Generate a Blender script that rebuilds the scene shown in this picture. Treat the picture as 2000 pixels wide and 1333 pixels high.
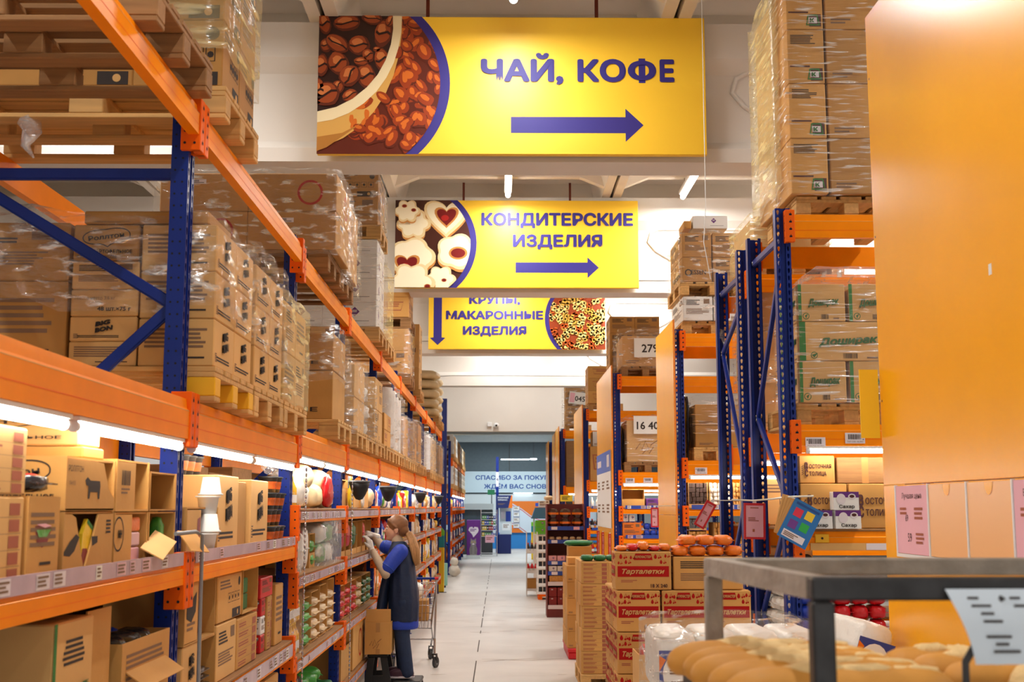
import bpy, bmesh, math, random
from mathutils import Vector, Matrix, noise
for _o in list(bpy.data.objects): bpy.data.objects.remove(_o)
S = bpy.context.scene
COL = S.collection
PI = math.pi
# ---------------------------------------------------------------- camera
cam = bpy.data.cameras.new('camera'); cam_o = bpy.data.objects.new('camera', cam); COL.objects.link(cam_o)
cam.sensor_width = 36.0; cam.lens = 43.2; cam.clip_start = .05; cam.clip_end = 200
cam_o.location = (0, 0, 1.8)
cam_o.rotation_euler = (math.radians(90 + 7.7236), 0, math.radians(-.5914))
cam.dof.use_dof = True; cam.dof.focus_distance = 9.0; cam.dof.aperture_fstop = 5.6
S.camera = cam_o
# ---------------------------------------------------------------- world, exposure
wd = bpy.data.worlds.new('hall_ambience'); S.world = wd; wd.use_nodes = True
wd.node_tree.nodes['Background'].inputs[0].default_value = (1.0, .97, .93, 1)
wd.node_tree.nodes['Background'].inputs[1].default_value = .40
S.view_settings.view_transform = 'Standard'; S.view_settings.look = 'None'
S.view_settings.exposure = 0.45; S.view_settings.gamma = 1.0; S.view_settings.use_curve_mapping = False
S.cycles.max_bounces = 6; S.cycles.transparent_max_bounces = 10; S.cycles.diffuse_bounces = 4
S.cycles.glossy_bounces = 3; S.cycles.use_denoising = True; S.cycles.sample_clamp_indirect = 6.0
TUBES = [(.11, 2.4), (.11, 8.24), (.11, 14.52), (.11, 20.5), (.11, 26.6), (2.42, 14.58), (2.42, 20.6), (2.42, 26.6),
         (6.3, 2), (6.3, 8), (6.3, 14.1), (6.3, 20.2), (-3.4, 2.0), (-3.4, 8.0), (-3.4, 14.1), (-3.4, 20.2)]  # rows over the racks are unseen, put in as extra lighting
TUBES += [(_a, _b) for _b in (-3.6, -8) for _a in (-3.4, .11, 2.42, 6.3)]  # lamps behind the camera, added to brighten the faces turned towards it
TUBES += [(4.4, 6.0), (4.4, 11.2), (4.4, 15.6), (4.4, 21.6), (4.4, 28), (.11, 30.6), (2.42, 30.6), (-3.4, 25.5), (-3.4, 30.4)]  # more added lamps, brightening the cross aisles and the lintel wall
def area(name, loc, sx, sy, power, colr, rot=(0, 0, 0)):
    l = bpy.data.lights.new(name, 'AREA'); l.shape = 'RECTANGLE'; l.size = sx; l.size_y = sy; l.energy = power; l.color = colr
    o = bpy.data.objects.new(name, l); COL.objects.link(o); o.location = loc; o.rotation_euler = rot; return o
for _x, _y in TUBES: area('tube_lamp_light', (_x, _y + .6, 5.80), .12, 1.2, (36 if _y > 28 else 44 if _x == .11 else 66) if _y > 0 else 60, (1, .972, .935))
for _y in (37, 42, 47, 52): area('far_hall_light', (.6, _y, 4.7), 3.5, .3, 150, (.86, .95, 1))
# ---------------------------------------------------------------- materials
def lin(c): return tuple(((x / 255) / 12.92 if x / 255 <= .04045 else ((x / 255 + .055) / 1.055) ** 2.4) for x in c)
M = {}
def mat(name, c, rough=.5, metal=0, var=0.0, scale=8, bump=0.0, bscale=60, objvar=0.0, emit=0, stretch=None, alpha=None, spec=.5, coat=0):
    m = bpy.data.materials.new(name); m.use_nodes = True; nt = m.node_tree; b = nt.nodes['Principled BSDF']
    col = (*lin(c), 1)
    b.inputs['Base Color'].default_value = col; b.inputs['Roughness'].default_value = rough; b.inputs['Metallic'].default_value = metal
    b.inputs['Specular IOR Level'].default_value = spec; b.inputs['Coat Weight'].default_value = coat
    src = None
    if var or bump:
        tc = nt.nodes.new('ShaderNodeTexCoord'); mp = nt.nodes.new('ShaderNodeMapping')
        if stretch: mp.inputs['Scale'].default_value = stretch
        nt.links.new(tc.outputs['Object'], mp.inputs['Vector'])
    if var:
        n = nt.nodes.new('ShaderNodeTexNoise'); n.inputs['Scale'].default_value = scale; n.inputs['Detail'].default_value = 5
        nt.links.new(mp.outputs[0], n.inputs['Vector'])
        r = nt.nodes.new('ShaderNodeMapRange'); r.inputs[1].default_value = .3; r.inputs[2].default_value = .7
        r.inputs[3].default_value = 1 - var; r.inputs[4].default_value = 1 + var
        nt.links.new(n.outputs['Fac'], r.inputs[0]); src = r.outputs[0]
    if objvar:
        oi = nt.nodes.new('ShaderNodeObjectInfo'); r2 = nt.nodes.new('ShaderNodeMapRange')
        r2.inputs[3].default_value = 1 - objvar; r2.inputs[4].default_value = 1 + objvar
        nt.links.new(oi.outputs['Random'], r2.inputs[0])
        if src:
            mu = nt.nodes.new('ShaderNodeMath'); mu.operation = 'MULTIPLY'; nt.links.new(src, mu.inputs[0]); nt.links.new(r2.outputs[0], mu.inputs[1]); src = mu.outputs[0]
        else: src = r2.outputs[0]
    if src:
        h = nt.nodes.new('ShaderNodeHueSaturation'); h.inputs['Color'].default_value = col
        nt.links.new(src, h.inputs['Value']); nt.links.new(h.outputs[0], b.inputs['Base Color'])
    if bump:
        n2 = nt.nodes.new('ShaderNodeTexNoise'); n2.inputs['Scale'].default_value = bscale; n2.inputs['Detail'].default_value = 3
        nt.links.new(mp.outputs[0], n2.inputs['Vector'])
        bp = nt.nodes.new('ShaderNodeBump'); bp.inputs['Strength'].default_value = bump; bp.inputs['Distance'].default_value = .02
        nt.links.new(n2.outputs['Fac'], bp.inputs['Height']); nt.links.new(bp.outputs[0], b.inputs['Normal'])
    if emit:
        b.inputs['Emission Color'].default_value = col; b.inputs['Emission Strength'].default_value = emit
    M[name] = m; return m
def film_mat(name, base, gl, tint, stretch=(3, 3, 30), rough=.12, bstr=.9, dif=.3):
    m = bpy.data.materials.new(name); m.use_nodes = True; nt = m.node_tree; N = nt.nodes; Lk = nt.links; N.clear()
    out = N.new('ShaderNodeOutputMaterial'); mx = N.new('ShaderNodeMixShader'); tr = N.new('ShaderNodeBsdfTransparent'); m2 = N.new('ShaderNodeMixShader'); df = N.new('ShaderNodeBsdfDiffuse'); gb = N.new('ShaderNodeBsdfGlossy')
    df.inputs['Color'].default_value = (*lin(tint), 1); gb.inputs['Color'].default_value = (.95, .95, .95, 1); gb.inputs['Roughness'].default_value = rough; m2.inputs[0].default_value = 1 - dif
    tc = N.new('ShaderNodeTexCoord'); mp = N.new('ShaderNodeMapping'); mp.inputs['Scale'].default_value = stretch; mp.inputs['Rotation'].default_value = (.5, .35, .2)
    Lk.new(tc.outputs['Object'], mp.inputs['Vector'])
    n = N.new('ShaderNodeTexNoise'); n.inputs['Scale'].default_value = 2.2; n.inputs['Detail'].default_value = 4; n.inputs['Roughness'].default_value = .40
    Lk.new(mp.outputs[0], n.inputs['Vector'])
    r = N.new('ShaderNodeMapRange'); r.inputs[1].default_value = .56; r.inputs[2].default_value = .68; r.inputs[3].default_value = base; r.inputs[4].default_value = gl
    Lk.new(n.outputs['Fac'], r.inputs[0]); Lk.new(r.outputs[0], mx.inputs[0])
    bp = N.new('ShaderNodeBump'); bp.inputs['Strength'].default_value = bstr; bp.inputs['Distance'].default_value = .04
    Lk.new(n.outputs['Fac'], bp.inputs['Height']); Lk.new(bp.outputs[0], gb.inputs['Normal'])
    Lk.new(df.outputs[0], m2.inputs[1]); Lk.new(gb.outputs[0], m2.inputs[2]); Lk.new(tr.outputs[0], mx.inputs[1]); Lk.new(m2.outputs[0], mx.inputs[2]); Lk.new(mx.outputs[0], out.inputs[0]); M[name] = m
mat('orange', (250, 142, 0), .42, var=.06, scale=5, spec=.12); mat('redor', (242, 100, 0), .5, spec=.2)
mat('blue', (8, 40, 128), .4, var=.05, scale=6, spec=.3); mat('dblue', (14, 30, 92), .5); mat('hole', (12, 14, 24), .8)
mat('panel', (255, 176, 6), .26, var=.03, scale=2, spec=.4); mat('panel_edge', (244, 140, 30), .4)
mat('pale_panel', (250, 190, 128), .3)
mat('kraft', (202, 150, 80), .8, var=.07, scale=4, objvar=.12, bump=.05, bscale=40)
mat('kraft2', (182, 132, 66), .8, var=.07, scale=5, objvar=.1); mat('kraft_in', (150, 108, 72), .85)
mat('kraftl', (214, 168, 104), .8, var=.05, scale=4, objvar=.07); mat('tape', (176, 128, 74), .25); mat('ink', (50, 40, 36), .8); mat('inkl', (128, 98, 74), .8)
mat('inkr', (166, 92, 66), .8); mat('inkg', (62, 112, 58), .8); mat('green', (34, 120, 46), .6); mat('inkp', (84, 44, 40), .8)
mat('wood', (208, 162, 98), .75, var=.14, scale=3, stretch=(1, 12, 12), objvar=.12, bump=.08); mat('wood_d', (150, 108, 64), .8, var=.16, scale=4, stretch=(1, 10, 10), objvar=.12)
mat('yellowp', (240, 180, 20), .6)
mat('conc', (222, 216, 208), .9, var=.03, scale=1.2, bump=.1, bscale=6); mat('ceil', (224, 214, 200), .92, var=.05, scale=.8, bump=.1, bscale=5); mat('joint', (70, 62, 54), .9)
mat('white', (236, 236, 234), .5); mat('whitem', (232, 232, 232), .35); mat('paper', (236, 234, 228), .6, var=.02); mat('pink', (236, 178, 192), .5); mat('dkgrey', (52, 54, 58), .5)
mat('grey', (128, 130, 134), .5); mat('strip', (196, 176, 190), .25, var=.12, scale=6, stretch=(1, 2, 1)); mat('card', (226, 218, 224), .4); mat('black', (20, 20, 22), .5); mat('chrome', (190, 192, 196), .25, .9)
mat('red', (204, 24, 34), .45); mat('dred', (128, 22, 24), .5); mat('maroon', (108, 34, 30), .5); mat('yellow', (250, 206, 40), .5); mat('purple', (96, 32, 124), .5)
mat('signy', (255, 206, 52), .42, var=.02, scale=1.5, bump=.25, bscale=1.3); mat('signb', (46, 36, 128), .55)
mat('fluo', (255, 247, 234), .5, emit=26); mat('tube', (255, 251, 244), .5, emit=12); mat('fluoc', (232, 246, 255), .5, emit=6)
film_mat('film', .06, .75, (240, 240, 240), (2.5, 2.5, 24), .14); film_mat('filmy', .24, .72, (252, 236, 176), (2, 2, 11), .18, .55, .75); film_mat('filmk', .10, .8, (240, 238, 232), (4, 4, 12), .14, 1.0, .4); film_mat('bagclear', .3, .85, (240, 240, 240), (7, 7, 7), .12, 1.0, .6)
CC = {}
def cm(c, rough=.45, **k):
    key = (c, rough, tuple(sorted(k.items())))
    if key not in CC:
        n = 'paint_%d_%d_%d' % c + ('_%d' % (rough * 100)) + ('x' if k else ''); mat(n, c, rough, **k); CC[key] = n
    return CC[key]
# ---------------------------------------------------------------- mesh builder
class MB:
    def __init__(s): s.v = []; s.f = []; s.m = []; s.s = []; s.mats = []; s.T = None
    def mi(s, name):
        if name not in s.mats: s.mats.append(name)
        return s.mats.index(name)
    def add(s, vs, fs, m, smooth=False):
        b = len(s.v); i = s.mi(m)
        s.v.extend([tuple(s.T @ Vector(p)) for p in vs] if s.T else [tuple(p) for p in vs])
        for f in fs: s.f.append([b + k for k in f]); s.m.append(i); s.s.append(smooth)
        return s
    def box(s, x0, x1, y0, y1, z0, z1, m, c=0):
        if x0 > x1: x0, x1 = x1, x0
        if y0 > y1: y0, y1 = y1, y0
        if z0 > z1: z0, z1 = z1, z0
        if not c:
            return s.add([(x0, y0, z0), (x1, y0, z0), (x1, y1, z0), (x0, y1, z0), (x0, y0, z1), (x1, y0, z1), (x1, y1, z1), (x0, y1, z1)],
                  [(3, 2, 1, 0), (4, 5, 6, 7), (0, 1, 5, 4), (1, 2, 6, 5), (2, 3, 7, 6), (3, 0, 4, 7)], m)
        c = min(c, (x1 - x0) * .45, (y1 - y0) * .45, (z1 - z0) * .45); X = (x0, x1); Y = (y0, y1); Z = (z0, z1); vs = []; ix = {}
        for i in (0, 1):
            for j in (0, 1):
                for k in (0, 1):
                    p = (X[i], Y[j], Z[k]); d = (c if i == 0 else -c, c if j == 0 else -c, c if k == 0 else -c)
                    for a in range(3):
                        ix[i, j, k, a] = len(vs); vs.append(tuple(p[q] + (0 if q == a else d[q]) for q in range(3)))
        fs = []
        for i in (0, 1):
            o = ((0, 0), (1, 0), (1, 1), (0, 1)); 
            fs.append([ix[i, a, b, 0] for a, b in o]); fs.append([ix[a, i, b, 1] for a, b in o]); fs.append([ix[a, b, i, 2] for a, b in o])
            for j in (0, 1):
                fs.append([ix[i, j, 0, 0], ix[i, j, 1, 0], ix[i, j, 1, 1], ix[i, j, 0, 1]])
                fs.append([ix[i, 0, j, 0], ix[i, 1, j, 0], ix[i, 1, j, 2], ix[i, 0, j, 2]])
                fs.append([ix[0, i, j, 1], ix[1, i, j, 1], ix[1, i, j, 2], ix[0, i, j, 2]])
                for k in (0, 1): fs.append([ix[i, j, k, 0], ix[i, j, k, 1], ix[i, j, k, 2]])
        return s.conv(vs, fs, m)
    def conv(s, vs, fs, m, smooth=False):
        ctr = sum((Vector(p) for p in vs), Vector()) / len(vs); out = []
        for f in fs:
            p = [Vector(vs[k]) for k in f]; n = Vector()
            for a in range(len(p)): n += (p[a] - p[0]).cross(p[(a + 1) % len(p)] - p[0])
            fc = sum(p, Vector()) / len(p); out.append(list(f) if n.dot(fc - ctr) >= 0 else list(f)[::-1])
        return s.add(vs, out, m, smooth)
    def obox(s, c, sz, m, rx=0, ry=0, rz=0, ch=0):
        old = s.T; R_ = Matrix.Translation(c) @ Matrix.Rotation(rz, 4, 'Z') @ Matrix.Rotation(ry, 4, 'Y') @ Matrix.Rotation(rx, 4, 'X')
        s.T = (old @ R_) if old else R_; a, b, d = sz; s.box(-a / 2, a / 2, -b / 2, b / 2, -d / 2, d / 2, m, ch); s.T = old; return s
    def tube(s, pts, r, m, n=8, caps=True, closed=False, flat=1.0):
        P = [Vector(p) for p in pts]; k = len(P); rs = r if isinstance(r, (list, tuple)) else [r] * k
        vs = []; u = None
        for i in range(k):
            if closed: t = P[(i + 1) % k] - P[i - 1]
            else: t = P[min(i + 1, k - 1)] - P[max(i - 1, 0)]
            t = t.normalized() if t.length > 1e-9 else Vector((0, 0, 1))
            if u is None:
                u = t.cross(Vector((0, 0, 1)));  u = u if u.length > .05 else t.cross(Vector((0, 1, 0)))
            u = (u - t * u.dot(t)).normalized(); w = t.cross(u)
            for j in range(n):
                a = 2 * PI * j / n; vs.append(tuple(P[i] + (u * math.cos(a) + w * math.sin(a) * flat) * rs[i]))
        fs = []
        for i in range(k if closed else k - 1):
            for j in range(n):
                a = i * n + j; b = i * n + (j + 1) % n; c = ((i + 1) % k) * n + (j + 1) % n; d = ((i + 1) % k) * n + j; fs.append((a, b, c, d))
        s.add(vs, fs, m, True)
        if caps and not closed: s.add(vs[:n], [tuple(range(n))[::-1]], m); s.add(vs[-n:], [tuple(range(n))], m)
        return s
    def prism(s, poly, axis, a, b, m, m2=None):
        n = len(poly); f = {'x': lambda t, p: (t, p[0], p[1]), 'y': lambda t, p: (p[0], t, p[1]), 'z': lambda t, p: (p[0], p[1], t)}[axis]
        vs = [f(a, p) for p in poly] + [f(b, p) for p in poly]
        ar = sum(poly[i][0] * poly[(i + 1) % n][1] - poly[(i + 1) % n][0] * poly[i][1] for i in range(n))
        fl = (ar > 0) == (b > a)
        if axis == 'y': fl = not fl
        sides = [(i, (i + 1) % n, n + (i + 1) % n, n + i) for i in range(n)]; caps = [tuple(range(n))[::-1], tuple(range(n, 2 * n))]
        if not fl: sides = [q[::-1] for q in sides]; caps = [q[::-1] for q in caps]
        s.add(vs, sides, m); s.add(vs, caps, m2 or m); return s
    def ell(s, c, r, m, nu=12, nv=8, nz=0, nf=3, seed=0, flatb=None, pw=1):
        vs = []; fs = []
        sg = lambda x: math.copysign(abs(x) ** pw, x)
        for i in range(nv + 1):
            th = PI * i / nv
            for j in range(nu):
                ph = 2 * PI * j / nu; d = Vector((sg(math.sin(th)) * sg(math.cos(ph)), sg(math.sin(th)) * sg(math.sin(ph)), sg(math.cos(th))))
                k = 1 + (nz * noise.noise(d * nf + Vector((seed * 3.1, seed, 0))) if nz else 0)
                z = c[2] + d.z * r[2] * k
                if flatb is not None: z = max(z, flatb)
                vs.append((c[0] + d.x * r[0] * k, c[1] + d.y * r[1] * k, z))
        for i in range(nv):
            for j in range(nu): fs.append((i * nu + j, (i + 1) * nu + j, (i + 1) * nu + (j + 1) % nu, i * nu + (j + 1) % nu))
        return s.add(vs, fs, m, True)
    def lathe(s, prof, m, n=16, c=(0, 0, 0), smooth=True):
        vs = []; fs = []; k = len(prof)
        for r, z in prof:
            for j in range(n): a = 2 * PI * j / n; vs.append((c[0] + r * math.cos(a), c[1] + r * math.sin(a), c[2] + z))
        for i in range(k - 1):
            for j in range(n): fs.append((i * n + j, i * n + (j + 1) % n, (i + 1) * n + (j + 1) % n, (i + 1) * n + j))
        return s.add(vs, fs, m, smooth)
    def mesh(s, name):
        me = bpy.data.meshes.new(name); me.from_pydata(s.v, [], s.f)
        for n in s.mats: me.materials.append(M[n])
        me.polygons.foreach_set('material_index', s.m); me.polygons.foreach_set('use_smooth', s.s); me.update(); return me
    def build(s, name, parent=None, loc=(0, 0, 0), rz=0):
        return ob(name, s.mesh(name), parent, loc, rz)
def ob(name, me, parent=None, loc=(0, 0, 0), rz=0):
    o = bpy.data.objects.new(name, me); COL.objects.link(o); o.location = loc; o.rotation_euler = (0, 0, rz)
    if parent: o.parent = parent
    return o
LAB = {}
def tag(o, label, cat, group=None, kind=None):
    o['label'] = label; o['category'] = cat
    if group: o['group'] = group
    if kind: o['kind'] = kind
    LAB.setdefault(label, []).append(o.name); return o
def thing(name, label, cat, loc=(0, 0, 0), rz=0, group=None):
    return tag(ob(name, None, None, loc, rz), label, cat, group)
def struct(o): o['kind'] = 'structure'; return o
# ---------------------------------------------------------------- drawing on faces
TX = {}
def tmesh(s, bold=0.0, ital=0.0):
    k = (s, bold, ital)
    if k not in TX:
        cu = bpy.data.curves.new('t', 'FONT'); cu.body = s; cu.size = 1; cu.offset = bold; cu.shear = ital; cu.resolution_u = 2
        o = bpy.data.objects.new('t', cu); me = bpy.data.meshes.new_from_object(o)
        vs = [(v.co.x, v.co.y) for v in me.vertices]; fs = [tuple(p.vertices) for p in me.polygons]
        bpy.data.objects.remove(o); bpy.data.meshes.remove(me); bpy.data.curves.remove(cu)
        x0 = min(v[0] for v in vs); x1 = max(v[0] for v in vs); y0 = min(v[1] for v in vs); y1 = max(v[1] for v in vs)
        up = []
        for f in fs:
            a, b, c = (vs[f[i]] for i in range(3)); ar = (b[0] - a[0]) * (c[1] - a[1]) - (b[1] - a[1]) * (c[0] - a[0])
            if abs(ar) > 2e-5 or len(f) > 3: up.append(f if ar >= 0 else f[::-1])
        TX[k] = (vs, up, x0, x1, y0, y1)
    return TX[k]
class D:
    """a flat drawing frame on a mesh builder: o origin, u right, v up, n = u x v"""
    def __init__(s, mb, o, u, v, gap=.0012):
        s.mb = mb; s.o = Vector(o); s.u = Vector(u); s.v = Vector(v); s.n = s.u.cross(s.v); s.g = gap; s.clip = None
    def P(s, p, l=1): return tuple(s.o + s.u * p[0] + s.v * p[1] + s.n * s.g * l)
    def poly(s, pts, m, l=1):
        if s.clip: pts = clipc(pts, s.clip)
        if len(pts) < 3: return s
        ar = sum(pts[i][0] * pts[(i + 1) % len(pts)][1] - pts[(i + 1) % len(pts)][0] * pts[i][1] for i in range(len(pts)))
        if ar < 0: pts = pts[::-1]
        s.mb.add([s.P(p, l) for p in pts], [tuple(range(len(pts)))], m); return s
    def rect(s, a, b, c, d, m, l=1): return s.poly([(a, b), (c, b), (c, d), (a, d)], m, l)
    def disc(s, x, y, r, m, l=1, ry=None, n=18, rot=0, wob=0, seed=0):
        ry = ry or r; pts = []
        for i in range(n):
            a = 2 * PI * i / n; k = 1 + wob * noise.noise(Vector((math.cos(a) * 1.5, math.sin(a) * 1.5, seed * 7.3)))
            px, py = r * math.cos(a) * k, ry * math.sin(a) * k; pts.append((x + px * math.cos(rot) - py * math.sin(rot), y + px * math.sin(rot) + py * math.cos(rot)))
        return s.poly(pts, m, l)
    def line(s, pts, w, m, l=1, closed=False):
        k = len(pts); vs = []; fs = []
        for i in range(k):
            a = pts[i - 1] if (i > 0 or closed) else pts[i]; b = pts[(i + 1) % k] if (i < k - 1 or closed) else pts[i]
            dx, dy = b[0] - a[0], b[1] - a[1]; q = math.hypot(dx, dy) or 1; nx, ny = -dy / q * w / 2, dx / q * w / 2
            vs += [s.P((pts[i][0] - nx, pts[i][1] - ny), l), s.P((pts[i][0] + nx, pts[i][1] + ny), l)]
        for i in range(k if closed else k - 1):
            j = (i + 1) % k; fs.append((2 * i, 2 * j, 2 * j + 1, 2 * i + 1))
        s.mb.add(vs, fs, m); return s
    def text(s, t, x, y, h, m, w=None, bold=.0, ital=0.0, al='c', l=1, rot=0):
        """cap height h, left/centre x, baseline y; w fits the width"""
        vs, fs, x0, x1, y0, y1 = tmesh(t, 0, ital); ch = .727 + 2 * bold; sy = h / ch; sx = (w / (x1 - x0 + 2 * bold)) if w else sy
        xo = {'c': (x0 + x1) / 2, 'l': x0 - bold, 'r': x1 + bold}[al]; c, q = math.cos(rot), math.sin(rot); e = bold * .74
        for i, (da, db) in enumerate([(0, 0)] + ([(bold, 0), (-bold, 0), (e, e), (-e, e), (e, -e), (-e, -e), (0, bold), (0, -bold)] if bold else [])):
            pp = []
            for a, b in vs:
                a = (a + da - xo) * sx; b = (b + db + bold) * sy; pp.append((x + a * c - b * q, y + a * q + b * c))
            if bold < .04: s.mb.add([s.P(p, l + i * .3) for p in pp], fs, m)
            else:
                for k, f in enumerate(fs): s.mb.add([s.P(pp[j], l + i * .8 + .04 * (k % 17)) for j in f], [tuple(range(len(f)))], m)
        return s
    def bars(s, x, y, w, h, n, m, l=1, seed=1, ragged=.35, al='l'):
        r = random.Random(seed)
        for i in range(n):
            yy = y - i * h * 1.0; ww = w * (1 - r.random() * ragged); xx = x if al == 'l' else x - ww / 2; s.rect(xx, yy - h * .55, xx + ww, yy, m, l)
        return s
    def barcode(s, x, y, w, h, m, l=1, seed=3):
        r = random.Random(seed); xx = x
        while xx < x + w: b = w * r.choice((.02, .03, .05)); s.rect(xx, y, min(xx + b, x + w), y + h, m, l); xx += b + w * r.choice((.02, .03, .04))
        return s
def clipc(pts, cp):
    out = list(pts)
    if sum(cp[i][0] * cp[(i + 1) % len(cp)][1] - cp[(i + 1) % len(cp)][0] * cp[i][1] for i in range(len(cp))) < 0: cp = cp[::-1]
    for i in range(len(cp)):
        a, b = cp[i], cp[(i + 1) % len(cp)]; inp = out; out = []
        if not inp: break
        sd = lambda p: (b[0] - a[0]) * (p[1] - a[1]) - (b[1] - a[1]) * (p[0] - a[0])
        for j in range(len(inp)):
            p, q = inp[j - 1], inp[j]; dp, dq = sd(p), sd(q)
            if dq >= 0:
                if dp < 0: t = dp / (dp - dq); out.append((p[0] + (q[0] - p[0]) * t, p[1] + (q[1] - p[1]) * t))
                out.append(q)
            elif dp >= 0: t = dp / (dp - dq); out.append((p[0] + (q[0] - p[0]) * t, p[1] + (q[1] - p[1]) * t))
    return out
ORD = ['first', 'second', 'third', 'fourth', 'fifth', 'sixth', 'seventh', 'eighth', 'ninth', 'tenth', 'eleventh', 'twelfth', 'thirteenth', 'fourteenth', 'fifteenth', 'sixteenth', 'seventeenth', 'eighteenth', 'nineteenth', 'twentieth', 'twenty-first', 'twenty-second', 'twenty-third', 'twenty-fourth', 'twenty-fifth', 'twenty-sixth', 'twenty-seventh', 'twenty-eighth']
# ================================================================ SETTING
mat('floor', (194, 189, 183), .42, var=.07, scale=1.6, bump=.03, bscale=30)
mat('fleck', (168, 158, 148), .5)
mb = MB(); mb.box(-12, 16, -12, 56, -.2, 0, 'floor')
f = D(mb, (0, 0, 0), (1, 0, 0), (0, 1, 0), .0012)
r = random.Random(5)
y = 9.0
while y < 44:
    q = .35 + r.random() * 1.6; f.rect(-.275, y, -.262, y + q, 'joint'); y += q + r.choice((.25, .5, .9))
for yy, xa, xb in ((16.4, .05, .55), (13.6, .1, .5), (23.0, -.6, .9)): f.rect(xa, yy, xb, yy + .012, 'fleck')
for i in range(60):
    x, y, w = r.uniform(-1.1, 1.1), r.uniform(10, 38), r.uniform(.05, .35); f.disc(x, y, w, 'fleck', ry=.012 + r.random() * .02, n=10, wob=.5, seed=i, rot=r.uniform(-.4, .4))
struct(mb.build('floor'))
# ceiling: ribbed coffered slabs between the beams
mb = MB(); BY = (-1.9, 4.1, 10.1, 16.1, 22.1, 28.1)
mb.box(-12, 16, -12, 34, 6.32, 6.45, 'ceil')
for k in range(-4, 6):
    x = -1.5 + 3 * k
    for s in (-1, 1): mb.prism([(x + s * .02, 5.93), (x + s * .13, 5.93), (x + s * .24, 6.34), (x + s * .02, 6.34)], 'y', -11.9, 33, 'ceil')
    mb.box(x - .018, x + .018, -11.9, 33, 6.02, 6.3, 'joint')
for by in BY:
    for k in range(-4, 5):
        x = -1.5 + 3 * k
        for yy in (by - .5, by + .75):
            mb.prism([(x + .13, 5.95), (x + .13, 6.34), (x + 2.87, 6.34), (x + 2.87, 5.95), (x + 2.55, 6.08), (x + .45, 6.08)], 'y', yy, yy + .12, 'ceil')
struct(mb.build('ceiling'))
for i, by in enumerate(BY):
    zb = (4.7, 4.7, 4.70, 4.635, 4.57, 4.575)[i]; mb = MB(); pf = [(by, zb), (by + .42, zb), (by + .42, 4.82), (by + .33, 4.90), (by + .33, 5.50), (by + .42, 5.62), (by + .42, 5.93), (by, 5.93), (by, 5.62), (by + .09, 5.50), (by + .09, 4.90), (by, 4.82)]
    mb.prism(pf, 'x', -12, 16, 'conc')
    # thicker web ends with rounded openings, as cast
    for xs in (2.0, 5.5, -3.6, -7.2):
        e = D(mb, (xs, by + .088, 4.92), (1, 0, 0), (0, 0, 1), .004)
        loop = [(0, .42), (.04, .55), (.14, .60), (1.3, .60), (1.4, .52), (1.36, .4), (.75, .06), (.62, .03), (.5, .06), (.1, .3)]
        mb.tube([e.P(q_, 1) for q_ in loop], .022, 'conc', 6, closed=True)
    if i > 2:
        e = D(mb, (-3, by, 4.705), (1, 0, 0), (0, 0, 1), .003); e.line([(0, .09), (1.7, .085), (1.9, .1), (6, .09)], .008, 'joint')
    struct(mb.build('trim_%d' % (i + 1)))
mb = MB(); mb.box(-12, 16, 33.0, 33.3, 3.83, 6.4, 'conc'); struct(mb.build('wall_middle'))
mb = MB(); mb.box(-12, -11.8, -12, 33, 0, 6.45, 'conc'); struct(mb.build('wall_left'))
mb = MB(); mb.box(15.8, 16, -12, 56, 0, 6.45, 'conc'); struct(mb.build('wall_right'))
# far hall
mat('farwall', (96, 108, 114), .8, var=.05); mat('farceil', (196, 206, 210), .8, var=.03); mat('farlight', (206, 214, 216), .6); mat('farblue', (40, 130, 200), .6)
mb = MB(); mb.box(-12, 16, 33.3, 56, 4.75, 4.9, 'farceil')
for y in (37, 41.5, 46): mb.box(-12, 16, y, y + .45, 4.25, 4.75, 'farceil')
struct(mb.build('ceiling_rear'))
mb = MB(); mb.box(-12, 16, 55, 55.2, 2.4, 4.9, 'farwall'); mb.box(-12, 16, 54.97, 55.2, .7, 2.4, 'farlight'); mb.box(-12, 16, 54.95, 55.2, 0, .7, 'farblue')
for x in (-3, .45, 4): mb.box(x - .01, x + .01, 54.985, 55, 3.2, 4.6, 'joint')
struct(mb.build('wall_back'))
# ================================================================ HANGING SIGNS
def bean(d, x, y, a, b, rot, tone, l, blur=False, seed=0):
    dk, md, hi = tone; c, q = math.cos(rot), math.sin(rot)
    d.disc(x, y, a, dk, l, b, 16, rot, .12, seed); d.disc(x - .06 * a, y + .1 * b, a * .86, md, l + 1, b * .82, 16, rot, .15, seed + 1)
    d.disc(x - .15 * a, y + .3 * b, a * .5, hi, l + 2, b * .34, 14, rot, .3, seed + 2)
    if not blur:
        pts = [(x + (t * a * .85) * c - (b * .14 * math.sin(t * 3)) * q, y + (t * a * .85) * q + (b * .14 * math.sin(t * 3)) * c) for t in (-1, -.5, 0, .5, 1)]
        w2 = b * .09; d.poly([(px_ - w2 * q, py_ + w2 * c) for px_, py_ in pts] + [(px_ + w2 * q, py_ - w2 * c) for px_, py_ in pts[::-1]], 'bean0', l + 3)
for n_, c_ in dict(bean0=(44, 16, 10), bean1=(96, 36, 16), bean2=(152, 66, 26), bean3=(204, 118, 62), bl0=(92, 28, 8), bl1=(150, 54, 12), bl2=(206, 104, 30), cup1=(214, 164, 84), cup2=(240, 222, 178), cup3=(176, 118, 48),
                 ck0=(70, 28, 16), ck1=(238, 214, 160), ck2=(252, 240, 206), ck3=(206, 140, 70), jam=(120, 14, 16), jam2=(176, 30, 26), ps0=(150, 60, 24), ps1=(232, 178, 70), ps2=(250, 222, 132), ps3=(206, 90, 30), ps4=(190, 130, 40)).items(): mat(n_, c_, .4)
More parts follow.
